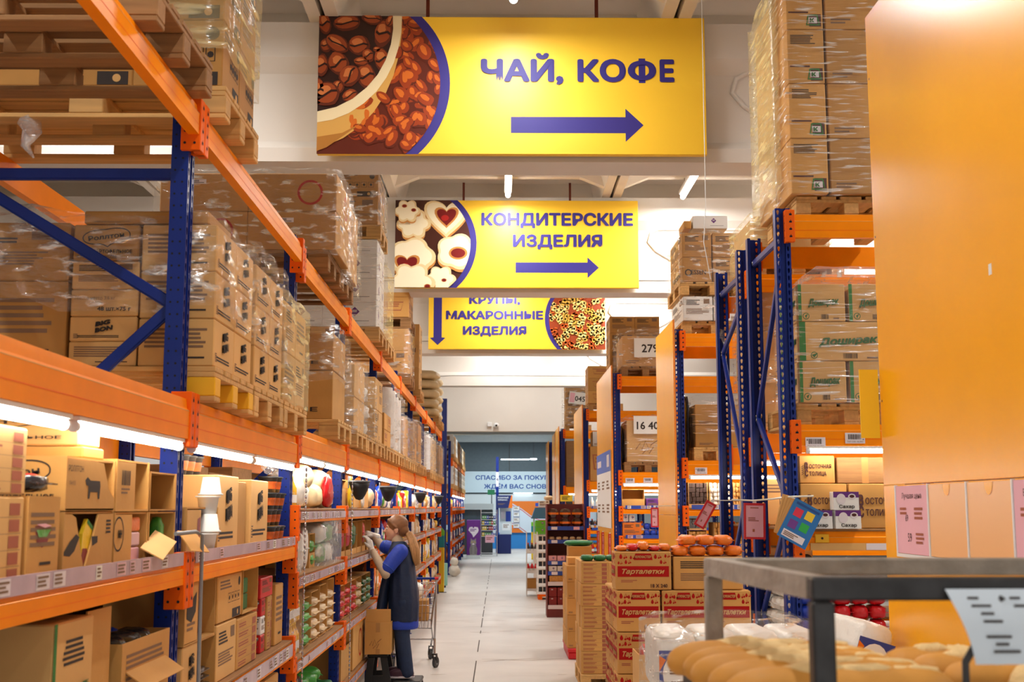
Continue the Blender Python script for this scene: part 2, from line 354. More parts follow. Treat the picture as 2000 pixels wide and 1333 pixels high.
def sign(name, label, x0, x1, y, z0, z1):
    t = thing(name, label, 'hanging sign', ((x0 + x1) / 2, y, z0)); w, h = x1 - x0, z1 - z0
    mb = MB(); mb.box(-w / 2, w / 2, 0, .06, 0, h, 'signy', .006)
    d = D(mb, (-w / 2, 0, 0), (1, 0, 0), (0, 0, 1), .0011); g = mb
    mb2 = MB()
    return t, mb, d, w, h
def hangers(t, w, h, top, y1):
    for fx in (-.22, .22):
        b = MB(); b.box(-.015, .015, 0, .02, 0, top, 'bl0'); b.box(-.02, .02, -.02, .05, -.05, .0, 'dkgrey'); b.build('hanger_strap', t, (fx * w, .03, h))
def arrow(d, x0, x1, xh, yc, hs, hh, l=1): d.poly([(x0, yc - hs), (x1, yc - hs), (x1, yc - hh), (xh, yc), (x1, yc + hh), (x1, yc + hs), (x0, yc + hs)], 'signb', l)
# --- tea, coffee
t, mb, d, w, h = sign('hanging_sign', 'yellow hanging sign reading ЧАЙ, КОФЕ with coffee beans photo, nearest and largest', -1.53, 1.74, 9.98, 4.73, 5.935)
sx = w / 757; sy = h / 268
U = lambda px: (px - 621) * sx
V = lambda py: (302 - py) * sy
circ = lambda cx, cy, rr: [(U(cx + rr * math.cos(a * PI / 60)), V(cy - rr * math.sin(a * PI / 60))) for a in range(120)]
RC = [(0, 0), (w, 0), (w, h), (0, h)]
d.poly(clipc(circ(696.5, 166, 181.5), RC), 'signb', 1)
inner = clipc(circ(687, 166, 172), RC)
d.poly(inner, 'bl0', 2); d.clip = inner; rr = random.Random(3)
for i in range(150):
    bean(d, U(rr.uniform(690, 862)), V(rr.uniform(34, 300)), rr.uniform(.06, .10), rr.uniform(.045, .07), rr.uniform(0, 3), ('bl0', 'bl1', 'bl2'), 3 + i * .03, True, i)
d.poly([(U(a), V(b)) for a, b in ((621, 34), (783, 34), (783, 70), (778, 110), (768, 150), (752, 188), (730, 222), (703, 250), (672, 272), (640, 286), (621, 291))], 'cup1', 8)
d.poly([(U(a), V(b)) for a, b in ((621, 297), (640, 290), (712, 240), (670, 262), (621, 270))], 'cup3', 9)
d.poly([(U(a), V(b)) for a, b in ((621, 34), (783, 34), (782, 66), (777, 96), (768, 126), (754, 155), (735, 182), (711, 205), (682, 224), (650, 237), (621, 242))], 'cup2', 10)
ins = [(U(a), V(b)) for a, b in ((621, 34), (765, 34), (766, 60), (762, 90), (752, 121), (737, 149), (716, 174), (689, 196), (658, 212), (621, 221))]
d.poly(ins, 'bean0', 11); d.clip = clipc(ins, RC)
for i, (bx, by_, a, b, ro) in enumerate([(676, 48, 27, 16, .1), (632, 50, 12, 22, .2), (725, 40, 20, 12, -.2), (747, 68, 17, 28, -.25), (700, 92, 21, 20, 0), (658, 90, 26, 16, -.6), (636, 92, 12, 14, 0), (660, 128, 20, 24, .5), (628, 132, 13, 22, 0),
        (745, 120, 15, 24, .2), (718, 112, 11, 14, .4), (683, 152, 22, 20, 1), (715, 152, 18, 26, .2), (705, 124, 15, 9, 0), (638, 188, 26, 24, .3), (684, 190, 16, 12, .5), (660, 174, 14, 12, 1), (621, 182, 14, 26, 0), (735, 100, 8, 6, 0), (762, 44, 14, 10, 1)]):
    bean(d, U(bx), V(by_), a * sx, b * sy, ro, ('bean1', 'bean2', 'bean3'), 12 + (i % 3) * 4, False, i)
d.clip = None
CH = (161.5 - 117) * sy
for tx, a, b in (('ЧАЙ,', 938, 1100), ('К', 1127, 1170), ('О', 1170.5, 1222), ('Е', 1288, 1317)): d.text(tx, U((a + b) / 2), V(161.5), CH, 'signb', (b - a) * sx, .045)
d.text('О', U(1253.5), V(158), CH * .86, 'signb', 56 * sx, .05); d.rect(U(1247), V(163), U(1260), V(115), 'signb', 1.7)
arrow(d, U(997), U(1220), U(1255), V(245), 15.5 * sy, 32 * sy)
mb.build('banner_panel', t); hangers(t, w, h, .25, 10.1)
# --- confectionery
t, mb, d, w, h = sign('hanging_sign', 'yellow hanging sign reading КОНДИТЕРСКИЕ ИЗДЕЛИЯ with biscuits photo, second sign', -1.385, 1.845, 15.98, 4.675, 5.86)
sx = w / 475; sy = h / 171
U = lambda px: (px - 772) * sx
V = lambda py: (564 - py) * sy
RC = [(0, 0), (w, 0), (w, h), (0, h)]
d.poly(clipc(circ(817, 478, 114), RC), 'signb', 1); inner = clipc(circ(811, 478, 108), RC); d.poly(inner, 'ck0', 2); d.clip = inner
def cookie(x, y, r_, hole, l, kind, rot=0):
    n = 40; pts = []; 
    for i in range(n):
        a = 2 * PI * i / n + rot
        if kind == 'flower': k = .82 + .18 * abs(math.cos(a * 2.5)); px_, py_ = math.cos(a) * k, math.sin(a) * k * .86
        elif kind == 'heart': px_ = 1.05 * math.sin(a) ** 3; py_ = .82 * math.cos(a) - .34 * math.cos(2 * a) - .13 * math.cos(3 * a)
        else: k = .74 + .26 * abs(math.cos(a * 3)); px_, py_ = math.cos(a) * k, math.sin(a) * k * .9
        pts.append((px_, py_))
    T_ = lambda s, ox=0, oy=0: [(U(x + ox) + p[0] * r_ * s * sx, V(y + oy) + p[1] * r_ * s * sy) for p in pts]
    d.poly(T_(1.0, 0, r_ * .12), 'ck3', l); d.poly(T_(1.0), 'ck1', l + 1); d.poly(T_(.86, -1, -1), 'ck2', l + 2)
    for hx, hy, hr, hk in hole:
        if hk == 'heart':
            hp = [(math.sin(2 * PI * i / 30) ** 3, .82 * math.cos(2 * PI * i / 30) - .34 * math.cos(4 * PI * i / 30) - .13 * math.cos(6 * PI * i / 30)) for i in range(30)]
            d.poly([(U(x + hx) + p[0] * hr * 1.25 * sx, V(y + hy) + p[1] * hr * 1.25 * sy) for p in hp], 'ck3', l + 3)
            d.poly([(U(x + hx) + p[0] * hr * sx, V(y + hy) + p[1] * hr * sy) for p in hp], 'jam', l + 4); d.disc(U(x + hx - 3), V(y + hy + 4), hr * .4 * sx, 'jam2', l + 5, hr * .3 * sy)
        else:
            d.disc(U(x + hx), V(y + hy), hr * 1.3 * sx, 'ck3', l + 3, hr * .9 * sy); d.disc(U(x + hx), V(y + hy), hr * sx, 'jam', l + 4, hr * .65 * sy)
cookie(872, 424, 42, [(0, 0, 19, 'heart')], 3, 'heart', 0); cookie(808, 440, 34, [(-22, -16, 4, 'o'), (-8, -6, 4, 'o'), (8, -18, 4, 'o')], 8, 'star', .3)
cookie(796, 416, 26, [(-6, -10, 4, 'o'), (12, -2, 4, 'o')], 38, 'star')
cookie(893, 494, 42, [(2, 3, 14, 'o')], 14, 'flower', .4); cookie(806, 505, 46, [(-10, 14, 20, 'heart')], 20, 'flower', 1)
cookie(862, 548, 30, [(6, 2, 4, 'o')], 26, 'star', .5); cookie(806, 556, 46, [(30, 6, 5, 'o')], 32, 'star', .2)
d.clip = None
d.text('КОНДИТЕРСКИЕ', U(1088.5), V(443), 25.5 * sy, 'signb', 297 * sx, .042); d.text('ИЗДЕЛИЯ', U(1089), V(484.5), 24.5 * sy, 'signb', 175 * sx, .042)
arrow(d, U(1007), U(1147), U(1169), V(524.5), 10 * sy, 20 * sy)
mb.build('banner_panel', t); hangers(t, w, h, .25, 16.1)
# --- cereals, pasta
t, mb, d, w, h = sign('hanging_sign', 'yellow hanging sign reading КРУПЫ, МАКАРОННЫЕ ИЗДЕЛИЯ with pasta photo, farthest sign', -1.283, 1.915, 21.98, 4.63, 5.78)
sx = w / 345; h0 = 5.54 - 4.63; sy = h0 / 97
U = lambda px: (px - 837) * sx
V = lambda py: (683 - py) * sy
RC = [(0, 0), (w, 0), (w, h), (0, h)]
d.poly(clipc(circ(1148, 624, 84), RC), 'signb', 1); inner = clipc(circ(1152, 624, 80), RC); d.poly(inner, 'ps0', 2); d.clip = inner
rr = random.Random(8)
for i in range(120):
    x, y = rr.uniform(1070, 1182), rr.uniform(560, 683); ro = rr.uniform(0, 6.3); rad = rr.uniform(3.5, 5.5); k0 = rr.choice((3, 4, 5)); pts = []
    for j in range(10):
        tt = j / 9 * k0 - k0 / 2; px_, py_ = tt * 3.6, math.sin(tt * 2.3) * rad; pts.append((U(x + px_ * math.cos(ro) - py_ * math.sin(ro)), V(y + px_ * math.sin(ro) + py_ * math.cos(ro))))
    cs = rr.choice((('ps4', 'ps2'), ('ps4', 'ps2'), ('ps4', 'ps1'), ('ps0', 'ps3'))); l = 3 + i * .12
    for a, b in zip(pts, pts[1:]):
        for wd_, mm, ll in ((7.2, cs[0], l), (5.4, cs[1], l + .04)):
            dx, dy = b[0] - a[0], b[1] - a[1]; q = math.hypot(dx, dy) or 1; nx, ny = -dy / q * wd_ * sx / 2, dx / q * wd_ * sx / 2; ex, ey = dx * .25, dy * .25
            d.poly([(a[0] - nx - ex, a[1] - ny - ey), (b[0] - nx + ex, b[1] - ny + ey), (b[0] + nx + ex, b[1] + ny + ey), (a[0] + nx - ex, a[1] + ny - ey)], mm, ll)
d.clip = None
d.text('КРУПЫ,', U(966), V(595), 17 * sy, 'signb', 100 * sx, .05); d.text('МАКАРОННЫЕ', U(966), V(625), 17 * sy, 'signb', 190 * sx, .05); d.text('ИЗДЕЛИЯ', U(966), V(655), 17 * sy, 'signb', 124 * sx, .05)
xa = U(855); d.poly([(xa - 8 * sx, h - .06), (xa - 8 * sx, V(660)), (xa - 15 * sx, V(661)), (xa, V(675)), (xa + 15 * sx, V(661)), (xa + 8 * sx, V(660)), (xa + 8 * sx, h - .06)], 'signb')
mb.build('banner_panel', t); hangers(t, w, h, .3, 22.1)
# ================================================================ CEILING TUBE LAMPS
mb = MB(); mb.box(-.05, .05, 0, 1.25, .03, .09, 'whitem', .01); hs = mb.mesh('housing')
mb = MB(); mb.tube([(0, .02, 0), (0, 1.23, 0)], .034, 'tube', 12); df = mb.mesh('diffuser')
mb = MB(); mb.tube([(0, .2, .09), (0, .2, .40)], .004, 'dkgrey', 5); mb.tube([(0, 1.05, .09), (0, 1.05, .40)], .004, 'dkgrey', 5); wr = mb.mesh('hanging_wire')
for x, y in TUBES:
    rowname = {.11: 'above the aisle centre', 2.42: 'above the right rack ends', 4.4: 'as added light over the right cross aisles', 6.3: 'as added light above the right racks', -3.4: 'as added light above the left racks'}[x]
    k = sorted(q for p, q in TUBES if p == x).index(y)
    t = thing('ceiling_tube_lamp', 'white tube lamp hung %s, %s along the hall' % (rowname, ORD[k]), 'ceiling lamp', (x, y, 5.87), 0, 'ceiling tube lamps')
    ob('housing', hs, t); ob('diffuser', df, t); ob('hanging_wire', wr, t)
# ================================================================ RACKING (local: x along the bay, front faces -y, depth to +y)
def post_mesh(h, name='post', sideholes=False):
    mb = MB(); n = int(h / .05)
    for i in range(n):
        z = i * .05; z1 = z + .05
        for xa, xb in ((-.05, -.014), (.014, .05)):
            xc = (xa + xb) / 2; R8 = [(xa, z), (xc, z), (xb, z), (xb, z + .025), (xb, z1), (xc, z1), (xa, z1), (xa, z + .025)]
            H8 = [(xc - .004, z + .008), (xc, z + .006), (xc + .004, z + .008), (xc + .009, z + .027), (xc + .006, z + .037), (xc, z + .039), (xc - .006, z + .037), (xc - .009, z + .027)]
            mb.add([(p[0], 0, p[1]) for p in R8 + H8], [(k, (k + 1) % 8, 8 + (k + 1) % 8, 8 + k) for k in range(8)], 'blue')
    H = n * .05
    mb.box(-.0145, .0145, .010, .013, 0, H, 'blue'); mb.box(-.0165, -.0135, 0, .013, 0, H, 'blue'); mb.box(.0135, .0165, 0, .013, 0, H, 'blue')
    for s in (-1, 1): mb.box(s * .05, s * .047, -.0008, .07, 0, H, 'blue'); mb.box(s * .05, s * .028, .067, .07, 0, H, 'blue')
    mb.box(-.052, .052, -.02, .09, 0, .008, 'blue')
    if sideholes:
        for s in (-1, 1):
            d = D(mb, (s * .05, 0, 0), (0, s, 0), (0, 0, 1))
            for i in range(n):
                for yy in (.022, .052): d.disc(s * yy, i * .05 + .025, .005, 'hole', n=6)
    return mb.mesh(name)
POST = {}
def post(h, side=False):
    k = (round(h, 2), side)
    if k not in POST: POST[k] = post_mesh(h, 'post', side)
    return POST[k]
BM = {}
def beam_mesh(L, h):
    k = (round(L, 3), round(h, 3))
    if k not in BM:
        mb = MB(); mb.prism([(-.045, 0), (.0, 0), (.0, h), (-.032, h), (-.034, h * .90), (-.036, h * .76), (-.045, h * .70)], 'x', 0, L, 'orange')
        e = D(mb, (0, -.045, 0), (1, 0, 0), (0, 0, 1)); e.rect(0, h * .685, L, h * .70, 'kraftl', .6); e.rect(0, h * .30, L, h * .32, 'redor', .6)
        BM[k] = mb.mesh('beam')
    return BM[k]
mb = MB(); mb.box(-.012, .05, -.052, -.012, -.03, .19, 'redor', .003); mb.box(-.014, .012, -.05, .03, -.03, .19, 'redor', .002)
d = D(mb, (0, -.052, 0), (1, 0, 0), (0, 0, 1))
for i in range(4): d.rect(.012, .0 + i * .05, .03, .012 + i * .05, 'hole'); d.rect(.02, .0 + i * .05, .024, .02 + i * .05, 'hole')
for s in (0, 1):
    d = D(mb, (-.014, 0, 0), (0, -1, 0), (0, 0, 1))
    for i in range(4):
        for yy in (-.012, .028): d.disc(yy, .0 + i * .05, .006, 'hole', n=6)
CON = mb.mesh('connector')
def brace(parent, a, b, m='blue', w=.045, name='brace'):
    mb = MB(); a = Vector(a); b = Vector(b); v = b - a; L = v.length; ang = math.atan2(v.z, v.y)
    mb.T = Matrix.Translation(a) @ Matrix.Rotation(ang, 4, 'X'); mb.box(-.014, .014, 0, L, -w / 2, w / 2, m, .004)
    mb.box(-.008, .008, 0, L, -w / 2 - .004, -w / 2 + .006, m)
    for q in (.02, L - .02): mb.ell((.016, q, 0), (.006, .012, .012), 'chrome', 8, 5); mb.ell((-.016, q, 0), (.006, .012, .012), 'chrome', 8, 5)
    return mb.build(name, parent)
def strip_mesh(L, h, seed, col='strip', cards=None):
    mb = MB(); mb.box(0, L, -.004, 0, 0, h, col); d = D(mb, (0, -.004, 0), (1, 0, 0), (0, 0, 1)); r = random.Random(seed); x = .03
    while x < L - .12:
        w = r.uniform(.05, .11)
        if r.random() < .62: d.rect(x, h * .08, x + w, h * .92, r.choice(cards or ('card', 'card', 'paper', 'strip', 'pinks')), 1); d.bars(x + .008, h * .8, w - .016, h * .22, 3, 'inkl', 2, seed + int(x * 100))
        x += w + r.uniform(.01, .1)
    return mb.mesh('price_strip')
mat('pinks', (224, 186, 196), .4); mat('pblue', (30, 70, 170), .35)
def rack(name, label, loc, rz, xs, depth, H, levels, braces=((.3, 1.1), (1.1, 1.9), (1.9, 2.7), (2.7, 3.4)), side=False, rearbeams=True, frames=None, seed=1, up0=True, top=.22):
    """levels: list of (bay indices, z_top, h, shelf?, strip z offset/height or None)"""
    t = thing(name, label, 'pallet rack', loc, rz)
    for i, x in enumerate(xs):
        ob('post', post(H[i] if isinstance(H, (list, tuple)) else H, side), t, (x, 0, 0))
        ob('post', post(H[i] if isinstance(H, (list, tuple)) else H, side), t, (x, depth, 0), PI)
        if frames is None or i in frames:
            hh = H[i] if isinstance(H, (list, tuple)) else H; up = up0
            for a, b in braces:
                if b < hh: brace(t, (x, .05, a if up else b), (x, depth - .05, b if up else a))
                up = not up
            brace(t, (x, .05, braces[0][0] - .12), (x, depth - .05, braces[0][0] - .12)); brace(t, (x, .05, hh - top), (x, depth - .05, hh - top))
    for bays, zt, h, shelf, st in levels:
        for b in bays:
            x0, x1 = xs[b] + .05, xs[b + 1] - .05; L = x1 - x0
            for q in ((0, 1) if rearbeams else (0,)):
                o = ob('beam', beam_mesh(L, h), t, (x0 if not q else x1, .0 if not q else depth, zt - h), 0 if not q else PI)
                c1 = ob('connector', CON, o, (-.03, 0, h - .16 if h > .12 else h - .15)); c2 = ob('connector', CON, o, (L + .03 - .036, 0, h - .16 if h > .12 else h - .15))
            if shelf:
                mb = MB(); mb.box(0, L, -.04, depth, -.004, .012, shelf, .003); ob('shelf_panel', mb.mesh('shelf_panel'), t, (x0, 0, zt + .006))
            if st:
                ob('price_strip', strip_mesh(L - .1, st[1], seed * 31 + b * 7 + int(zt * 10), *(st[2:] or ())), t, (x0 + .05, -.0475, zt + st[0]))
    return t
LY = [2.27, 4.97, 7.62, 10.05, 12.75, 15.35, 18.1, 20.9, 23.6, 26.4]
A8 = list(range(2, 9)); 
left = rack('pallet_rack', 'long blue and orange pallet rack lining the left side of the aisle', (-1.28, 0, 0), PI / 2, LY, 1.05, [3.5] * 10,
    [((0, 1), 3.445, .125, None, None), (A8, 3.40, .13, None, None), ((0, 1), 2.23, .16, None, None), (A8, 2.29, .16, None, None),
     ((0, 1), 1.585, .085, 'wood_d', (-.008, .05)), ((0, 1), .995, .085, 'wood_d', (-.07, .07)), ((0, 1), .42, .085, 'wood_d', None),
     (A8, 1.775, .07, 'wood_d', (-.052, .052)), (A8, 1.37, .07, 'wood_d', (-.052, .052)), (A8, .86, .07, 'wood_d', (-.052, .052)), (A8, .38, .07, 'wood_d', (-.052, .052))],
    braces=((.35, 1.0), (1.0, 1.75), (1.72, 2.62), (2.62, 3.2)), side=True, seed=3, up0=False, top=.33)
left2 = rack('pallet_rack', 'farther left pallet rack beyond the wall opening, near the checkout', (-1.32, 0, 0), PI / 2, [33.6, 36, 38.4, 40.8, 43.2, 45.6], 1.0, 3.6,
    [(range(5), 3.1, .12, None, None), (range(5), 2.29, .14, None, None), (range(5), 1.78, .07, 'wood_d', (-.052, .052)), (range(5), 1.33, .07, 'wood_d', (-.052, .052)), (range(5), .86, .07, 'wood_d', (-.052, .052)), (range(5), .4, .07, 'wood_d', (-.052, .052))], seed=5)
# tube lamps under the beams
mb = MB(); mb.box(-.03, .03, -.012, 0, .012, .03, 'whitem'); 
def strip_lamp(x, y0, y1, z, label, m='fluo', along='y', grp='tube lamps under the rack beams'):
    L = y1 - y0; t = thing('strip_lamp', label, 'tube lamp', (x, y0, z) if along == 'y' else (y0, x, z), 0 if along == 'y' else -PI / 2, grp)
    b = MB(); b.box(-.025, .02, 0, L, .016, .03, 'whitem'); b.build('lamp_base', t)
    b = MB(); b.tube([(0, .015, 0), (0, L - .015, 0)], .015, m, 10); b.build('lamp_tube', t)
    for a in (0, L - .02): b = MB(); b.tube([(0, a, 0), (0, a + .02, 0)], .018, 'whitem', 10); b.build('end_cap', t)
    return t
for k in range(9):
    y0, y1 = LY[k] + .09, LY[k + 1] - .09; zz = (2.23 if k < 2 else 2.29) - .16 - .031; mid = (y0 + y1) / 2
    for q, (a, b) in enumerate(((y0, mid - .03), (mid + .03, y1))):
        strip_lamp(-1.262, a, b, zz + .0, 'white tube lamp under the left rack middle beam, %s half of the %s bay' % (('near', 'far')[q], ORD[k]))
for k in range(5): strip_lamp(-1.30, 33.7 + 2.4 * k, 35.9 + 2.4 * k, 2.12, 'white tube lamp under the farther left rack, %s bay beyond the opening' % ORD[k])
# ---- right racks, running away from the aisle
RA = rack('pallet_rack', 'blue and orange rack holding noodle cartons, nearest open rack on the right', (1.905, 8.07, 0), 0, [0, 2.7], 1.0, 3.83,
    [((0,), 3.75, .16, None, None), ((0,), 2.34, .14, None, None), ((0,), 1.645, .12, 'wood_d', None), ((0,), .97, .12, 'whitem', None), ((0,), .3, .12, 'wood_d', None)], seed=11,
    braces=((.35, 1.05), (1.05, 1.8), (1.8, 2.45), (2.45, 3.5)), frames=[0])
RB = rack('pallet_rack', 'blue rack standing back to back behind the nearest right rack', (1.905, 9.42, 0), 0, [0, 2.7], 1.0, 3.83,
    [((0,), 3.6, .14, None, None), ((0,), 2.30, .14, None, None), ((0,), 1.645, .1, 'wood_d', None), ((0,), .97, .12, 'wood_d', None)], seed=12,
    braces=((.35, 1.1), (1.1, 1.95), (1.95, 3.1), (3.1, 3.4)), frames=[0])
RLV = [((0,), 3.70, .145, None, None), ((0,), 2.305, .15, None, None), ((0,), 1.78, .07, 'wood_d', (.0, .05, 'pblue')), ((0,), 1.36, .07, 'wood_d', (.0, .05, 'pblue')), ((0,), .9, .07, 'wood_d', None), ((0,), .4, .07, 'wood_d', None)]
RC_ = rack('pallet_rack', 'blue and orange rack with biscuits behind the loose blue posts', (1.975, 13.4, 0), 0, [0, 2.7], 1.05, 3.8, RLV, seed=13, frames=[])
RD = rack('pallet_rack', 'blue and orange rack beside the orange panel with a notice board', (1.712, 17.85, 0), 0, [0, 2.7], 1.05, 3.79, RLV, seed=14, frames=[])
RE = rack('pallet_rack', 'blue and orange rack beyond the notice board panel', (1.71, 24.3, 0), 0, [0, 2.7], 1.05, 3.79, RLV, seed=15, frames=[])
RF = rack('pallet_rack', 'small distant rack beside a tall narrow panel before the far hall', (1.58, 30.6, 0), 0, [0, 2.7], 1.05, 3.8, RLV, seed=16, frames=[])
RG = rack('pallet_rack', 'farthest right rack standing inside the far hall', (1.58, 37, 0), 0, [0, 2.7], 1.05, 3.8, RLV, seed=17, frames=[])
def end_panel(label, x, y0, y1, h, split, cat='rack end panel', bits=0):
    t = thing('rack_end_panel', label, cat, (x, y0, 0)); L = y1 - y0
    b = MB(); b.box(0, .018, 0, L, .02, split - .003, 'panel', .002); b.build('lower_board', t)
    b = MB(); b.box(0, .018, 0, L, split, h, 'panel', .002); d = D(b, (0, L, 0), (0, -1, 0), (0, 0, 1))
    for z in (.4, 1.2, 2): d.disc(L - .03, split + z, .006, 'ink'); d.disc(.03, split + z, .006, 'ink')
    b.build('upper_board', t); b = MB(); b.box(-.001, .019, -.004, .0, .02, h, 'panel_edge'); b.build('edge_trim', t); return t
P1 = end_panel('big glossy orange end panel filling the right edge', 1.83, 3.2, 5.87, 4.235, 1.905)
P2 = end_panel('orange end panel right behind the loose blue posts', 1.895, 13.28, 14.75, 3.84, 1.72)
P3 = end_panel('orange end panel carrying the blue and white notice board', 1.63, 17.83, 20.5, 3.865, 1.52)
P4 = end_panel('narrow orange end panel beyond the notice board panel', 1.63, 24.2, 26.85, 3.82, 1.6)
P5 = end_panel('thin orange end panel just before the wall opening', 1.47, 30.5, 32.3, 3.8, 1.6)
P6 = end_panel('thin pale orange panel standing under the wall opening', 1.51, 33.5, 35.2, 3.82, 1.6)
P7 = end_panel('farthest orange end panel inside the far hall', 1.47, 36.9, 38.9, 3.78, 1.6)
for x, a, b, z, n in ((8.03, 2.0, 4.55, 2.165, 'nearest open right rack'), (9.4, 2.0, 4.5, 2.13, 'back to back rack behind the loose posts'), (13.36, 2.05, 4.6, 2.12, 'biscuit rack'), (17.81, 1.78, 4.3, 2.12, 'rack beside the notice board'), (24.26, 1.8, 4.3, 2.12, 'rack beyond the notice board'), (30.56, 1.7, 4.2, 2.12, 'small distant right rack')):
    strip_lamp(x - .03, a, b, z, 'white tube lamp under the beam of the %s' % n, along='x')
# ================================================================ CARTONS, PALLETS, FILM
def bubble(d, x, y, w, h, m, t='Роллтон', l=1):
    pts = []
    for i in range(40):
        a = 2 * PI * i / 40; k = 1 + .10 * math.cos(2 * a); px, py = math.cos(a) * w / 2, math.sin(a) * h / 2 * (.72 + .28 * abs(math.cos(a))); py += .10 * h * math.sin(a * .5 + .3) - .03 * h
        if 29 <= i <= 31: py -= h * .22 * (1 if i == 30 else .3)
        c, q = math.cos(.13), math.sin(.13); pts.append((x + px * c - py * q, y + px * q + py * c))
    d.line(pts, h * .06, m, l, True); d.text(t, x, y - h * .12, h * .27, m, w * .76, .02, l=l, rot=.13)
def berry(d, x, y, s, m, l=1):
    d.disc(x, y, s, m, l, s * 1.25, 10); d.disc(x + s * 2.2, y - s * .6, s * .62, m, l, n=8); d.disc(x + s * 3.4, y - s * .2, s * .62, m, l, n=8)
    d.line([(x + s * 2.2, y), (x + s * 2.7, y + s * 1.6), (x + s * 3.4, y + s * .3)], s * .22, m, l); d.poly([(x - s * .8, y + s * 1.1), (x, y + s * 1.9), (x + s * .8, y + s * 1.1)], m, l)
def prn(kind, d, W, H, face, seed=0):
    r = random.Random(seed * 13 + 5)
    if kind == 'plain':
        if r.random() < .4: d.bars(W * .08, H * .2, W * .3, H * .06, 2, 'inkl', 1, seed)
    elif kind == 'tape': d.rect(W * .44, 0, W * .56, H, 'tape')
    elif kind == 'lines':
        d.bars(W * .1, H * .86, W * .5, H * .06, 4, 'ink', 1, seed); d.bars(W * .1, H * .5, W * .8, H * .05, 5, 'inkl', 1, seed + 1); d.rect(W * .7, H * .7, W * .9, H * .9, 'inkl')
    elif kind == 'rows':
        for i in range(5): yy = H * (.9 - i * .19); d.bars(W * .08, yy, W * .5, H * .05, 2, 'inkr', 1, seed + i); d.rect(W * .74, yy - H * .12, W * .92, yy + H * .02, 'inkr'); d.rect(W * .05, yy - H * .145, W * .95, yy - H * .14, 'inkl')
    elif kind == 'icons':
        d.bars(W * .08, H * .88, W * .55, H * .07, 3, 'inkl', 1, seed); d.disc(W * .88, H * .8, H * .1, 'ink')
        for i in range(4): x = W * (.42 + .13 * i); d.line([(x, H * .38), (x + W * .1, H * .38), (x + W * .1, H * .58), (x, H * .58)], H * .015, 'ink', 1, True); d.disc(x + W * .05, H * .48, H * .05, 'ink', n=7)
        d.rect(W * .6, H * .02, W * .95, H * .22, 'ink'); d.disc(W * .82, H * .12, H * .06, 'kraftl', 2)
    elif kind == 'bubble':
        bubble(d, W * .5, H * .66, W * .72, H * .5, 'ink'); d.text('ПЮРЕ КАРТОФЕЛЬНОЕ', W * .06, H * .2, H * .1, 'ink', W * .84, .01, al='l'); d.text('С КУРИНЫМ ВКУСОМ', W * .06, H * .06, H * .08, 'inkl', W * .6, .01, al='l')
    elif kind == 'burger':
        k = min(W, H)
        if H > W * 1.1:
            d.text('BIG', W * .58, H * .78, H * .1, 'ink', W * .6, .06, .2, rot=.55); d.text('BON', W * .58, H * .60, H * .1, 'ink', W * .68, .06, .2, rot=.55); d.text('MAX', W * .58, H * .40, H * .1, 'ink', W * .62, .06, .2, rot=.55)
            d.line([(W * .5, H * .06), (W * .82, H * .06), (W * .84, H * .2), (W * .66, H * .26), (W * .48, H * .2)], k * .03, 'ink', 1, True); d.rect(W * .5, H * .12, W * .82, H * .15, 'ink')
        else:
            d.text('BIG', W * .5, H * .64, H * .2, 'ink', W * .24, .06, .2, rot=.2); d.text('BON', W * .52, H * .40, H * .2, 'ink', W * .28, .06, .2, rot=.2); d.bars(W * .12, H * .24, W * .76, H * .06, 2, 'ink', 1, seed, .2)
        d.bars(W * .06, H * .3, W * .1, H * .04, 5, 'inkl', 1, seed)
    elif kind == 'text': d.bars(W * .08, H * .8, W * .84, H * .09, 5, 'inkl', 1, seed, .15); d.bars(W * .4, H * .2, W * .5, H * .07, 1, 'ink', 1, seed)
    elif kind == 'g48': d.text('Масса нетто 3.6 кг', W * .06, H * .62, H * .13, 'inkl', W * .6, al='l'); d.text('48 шт.×75 г', W * .9, H * .2, H * .16, 'ink', W * .5, .02, al='r')
    elif kind == 'green':
        if W > .2 or face == '+X':
            d.rect(0, 0, W * .07, H, 'green'); 
            if face == '+X': d.bars(W * .5, H * .88, W * .6, H * .035, 5, 'ink', 1, seed, al='c')
            d.text('Доширак', W * .54, H * .42, H * .2, 'inkg', W * .66, .05, .25, rot=.06); d.text('Доширак', W * .54, H * .425, H * .18, 'kraftl', W * .63, .0, .25, l=2, rot=.06)
            d.disc(W * .16, H * .14, H * .09, 'inkg'); d.disc(W * .16, H * .14, H * .07, 'kraftl', 2); d.poly([(W * .13, H * .15), (W * .16, H * .08), (W * .20, H * .2)], 'inkg', 3)
            d.barcode(W * .48, H * .06, W * .16, H * .13, 'ink', 1, seed); d.rect(W * .74, H * .06, W * .86, H * .1, 'inkl')
    elif kind == 'tart':
        red = 'cart_red'; d.rect(W * .04, H * .34, W * .96, H * .62, red)
        d.text('Тарталетки', W * .5, H * .42, H * .13, 'kraftl', W * .76, .03, .3, l=2)
        d.poly([(W * .33, H * .78), (W * .67, H * .78), (W * .64, H * .95), (W * .36, H * .95)], red); d.text('КУКМАСТЕР', W * .5, H * .83, H * .07, 'kraftl', W * .28, .03, l=2)
        for x, y, s in ((.1, .86, .036), (.19, .72, .03), (.28, .84, .026), (.72, .86, .034), (.82, .72, .03), (.9, .88, .026), (.06, .70, .022)): berry(d, W * x, H * y, H * s * 1.2, red)
        if face == '-Y': d.text('18 X 240', W * .78, H * .06, H * .1, 'inkp', W * .3, .02)
        d.bars(W * .1, H * .26, W * .3, H * .04, 2, 'inkr', 1, seed)
    elif kind == 'vost':
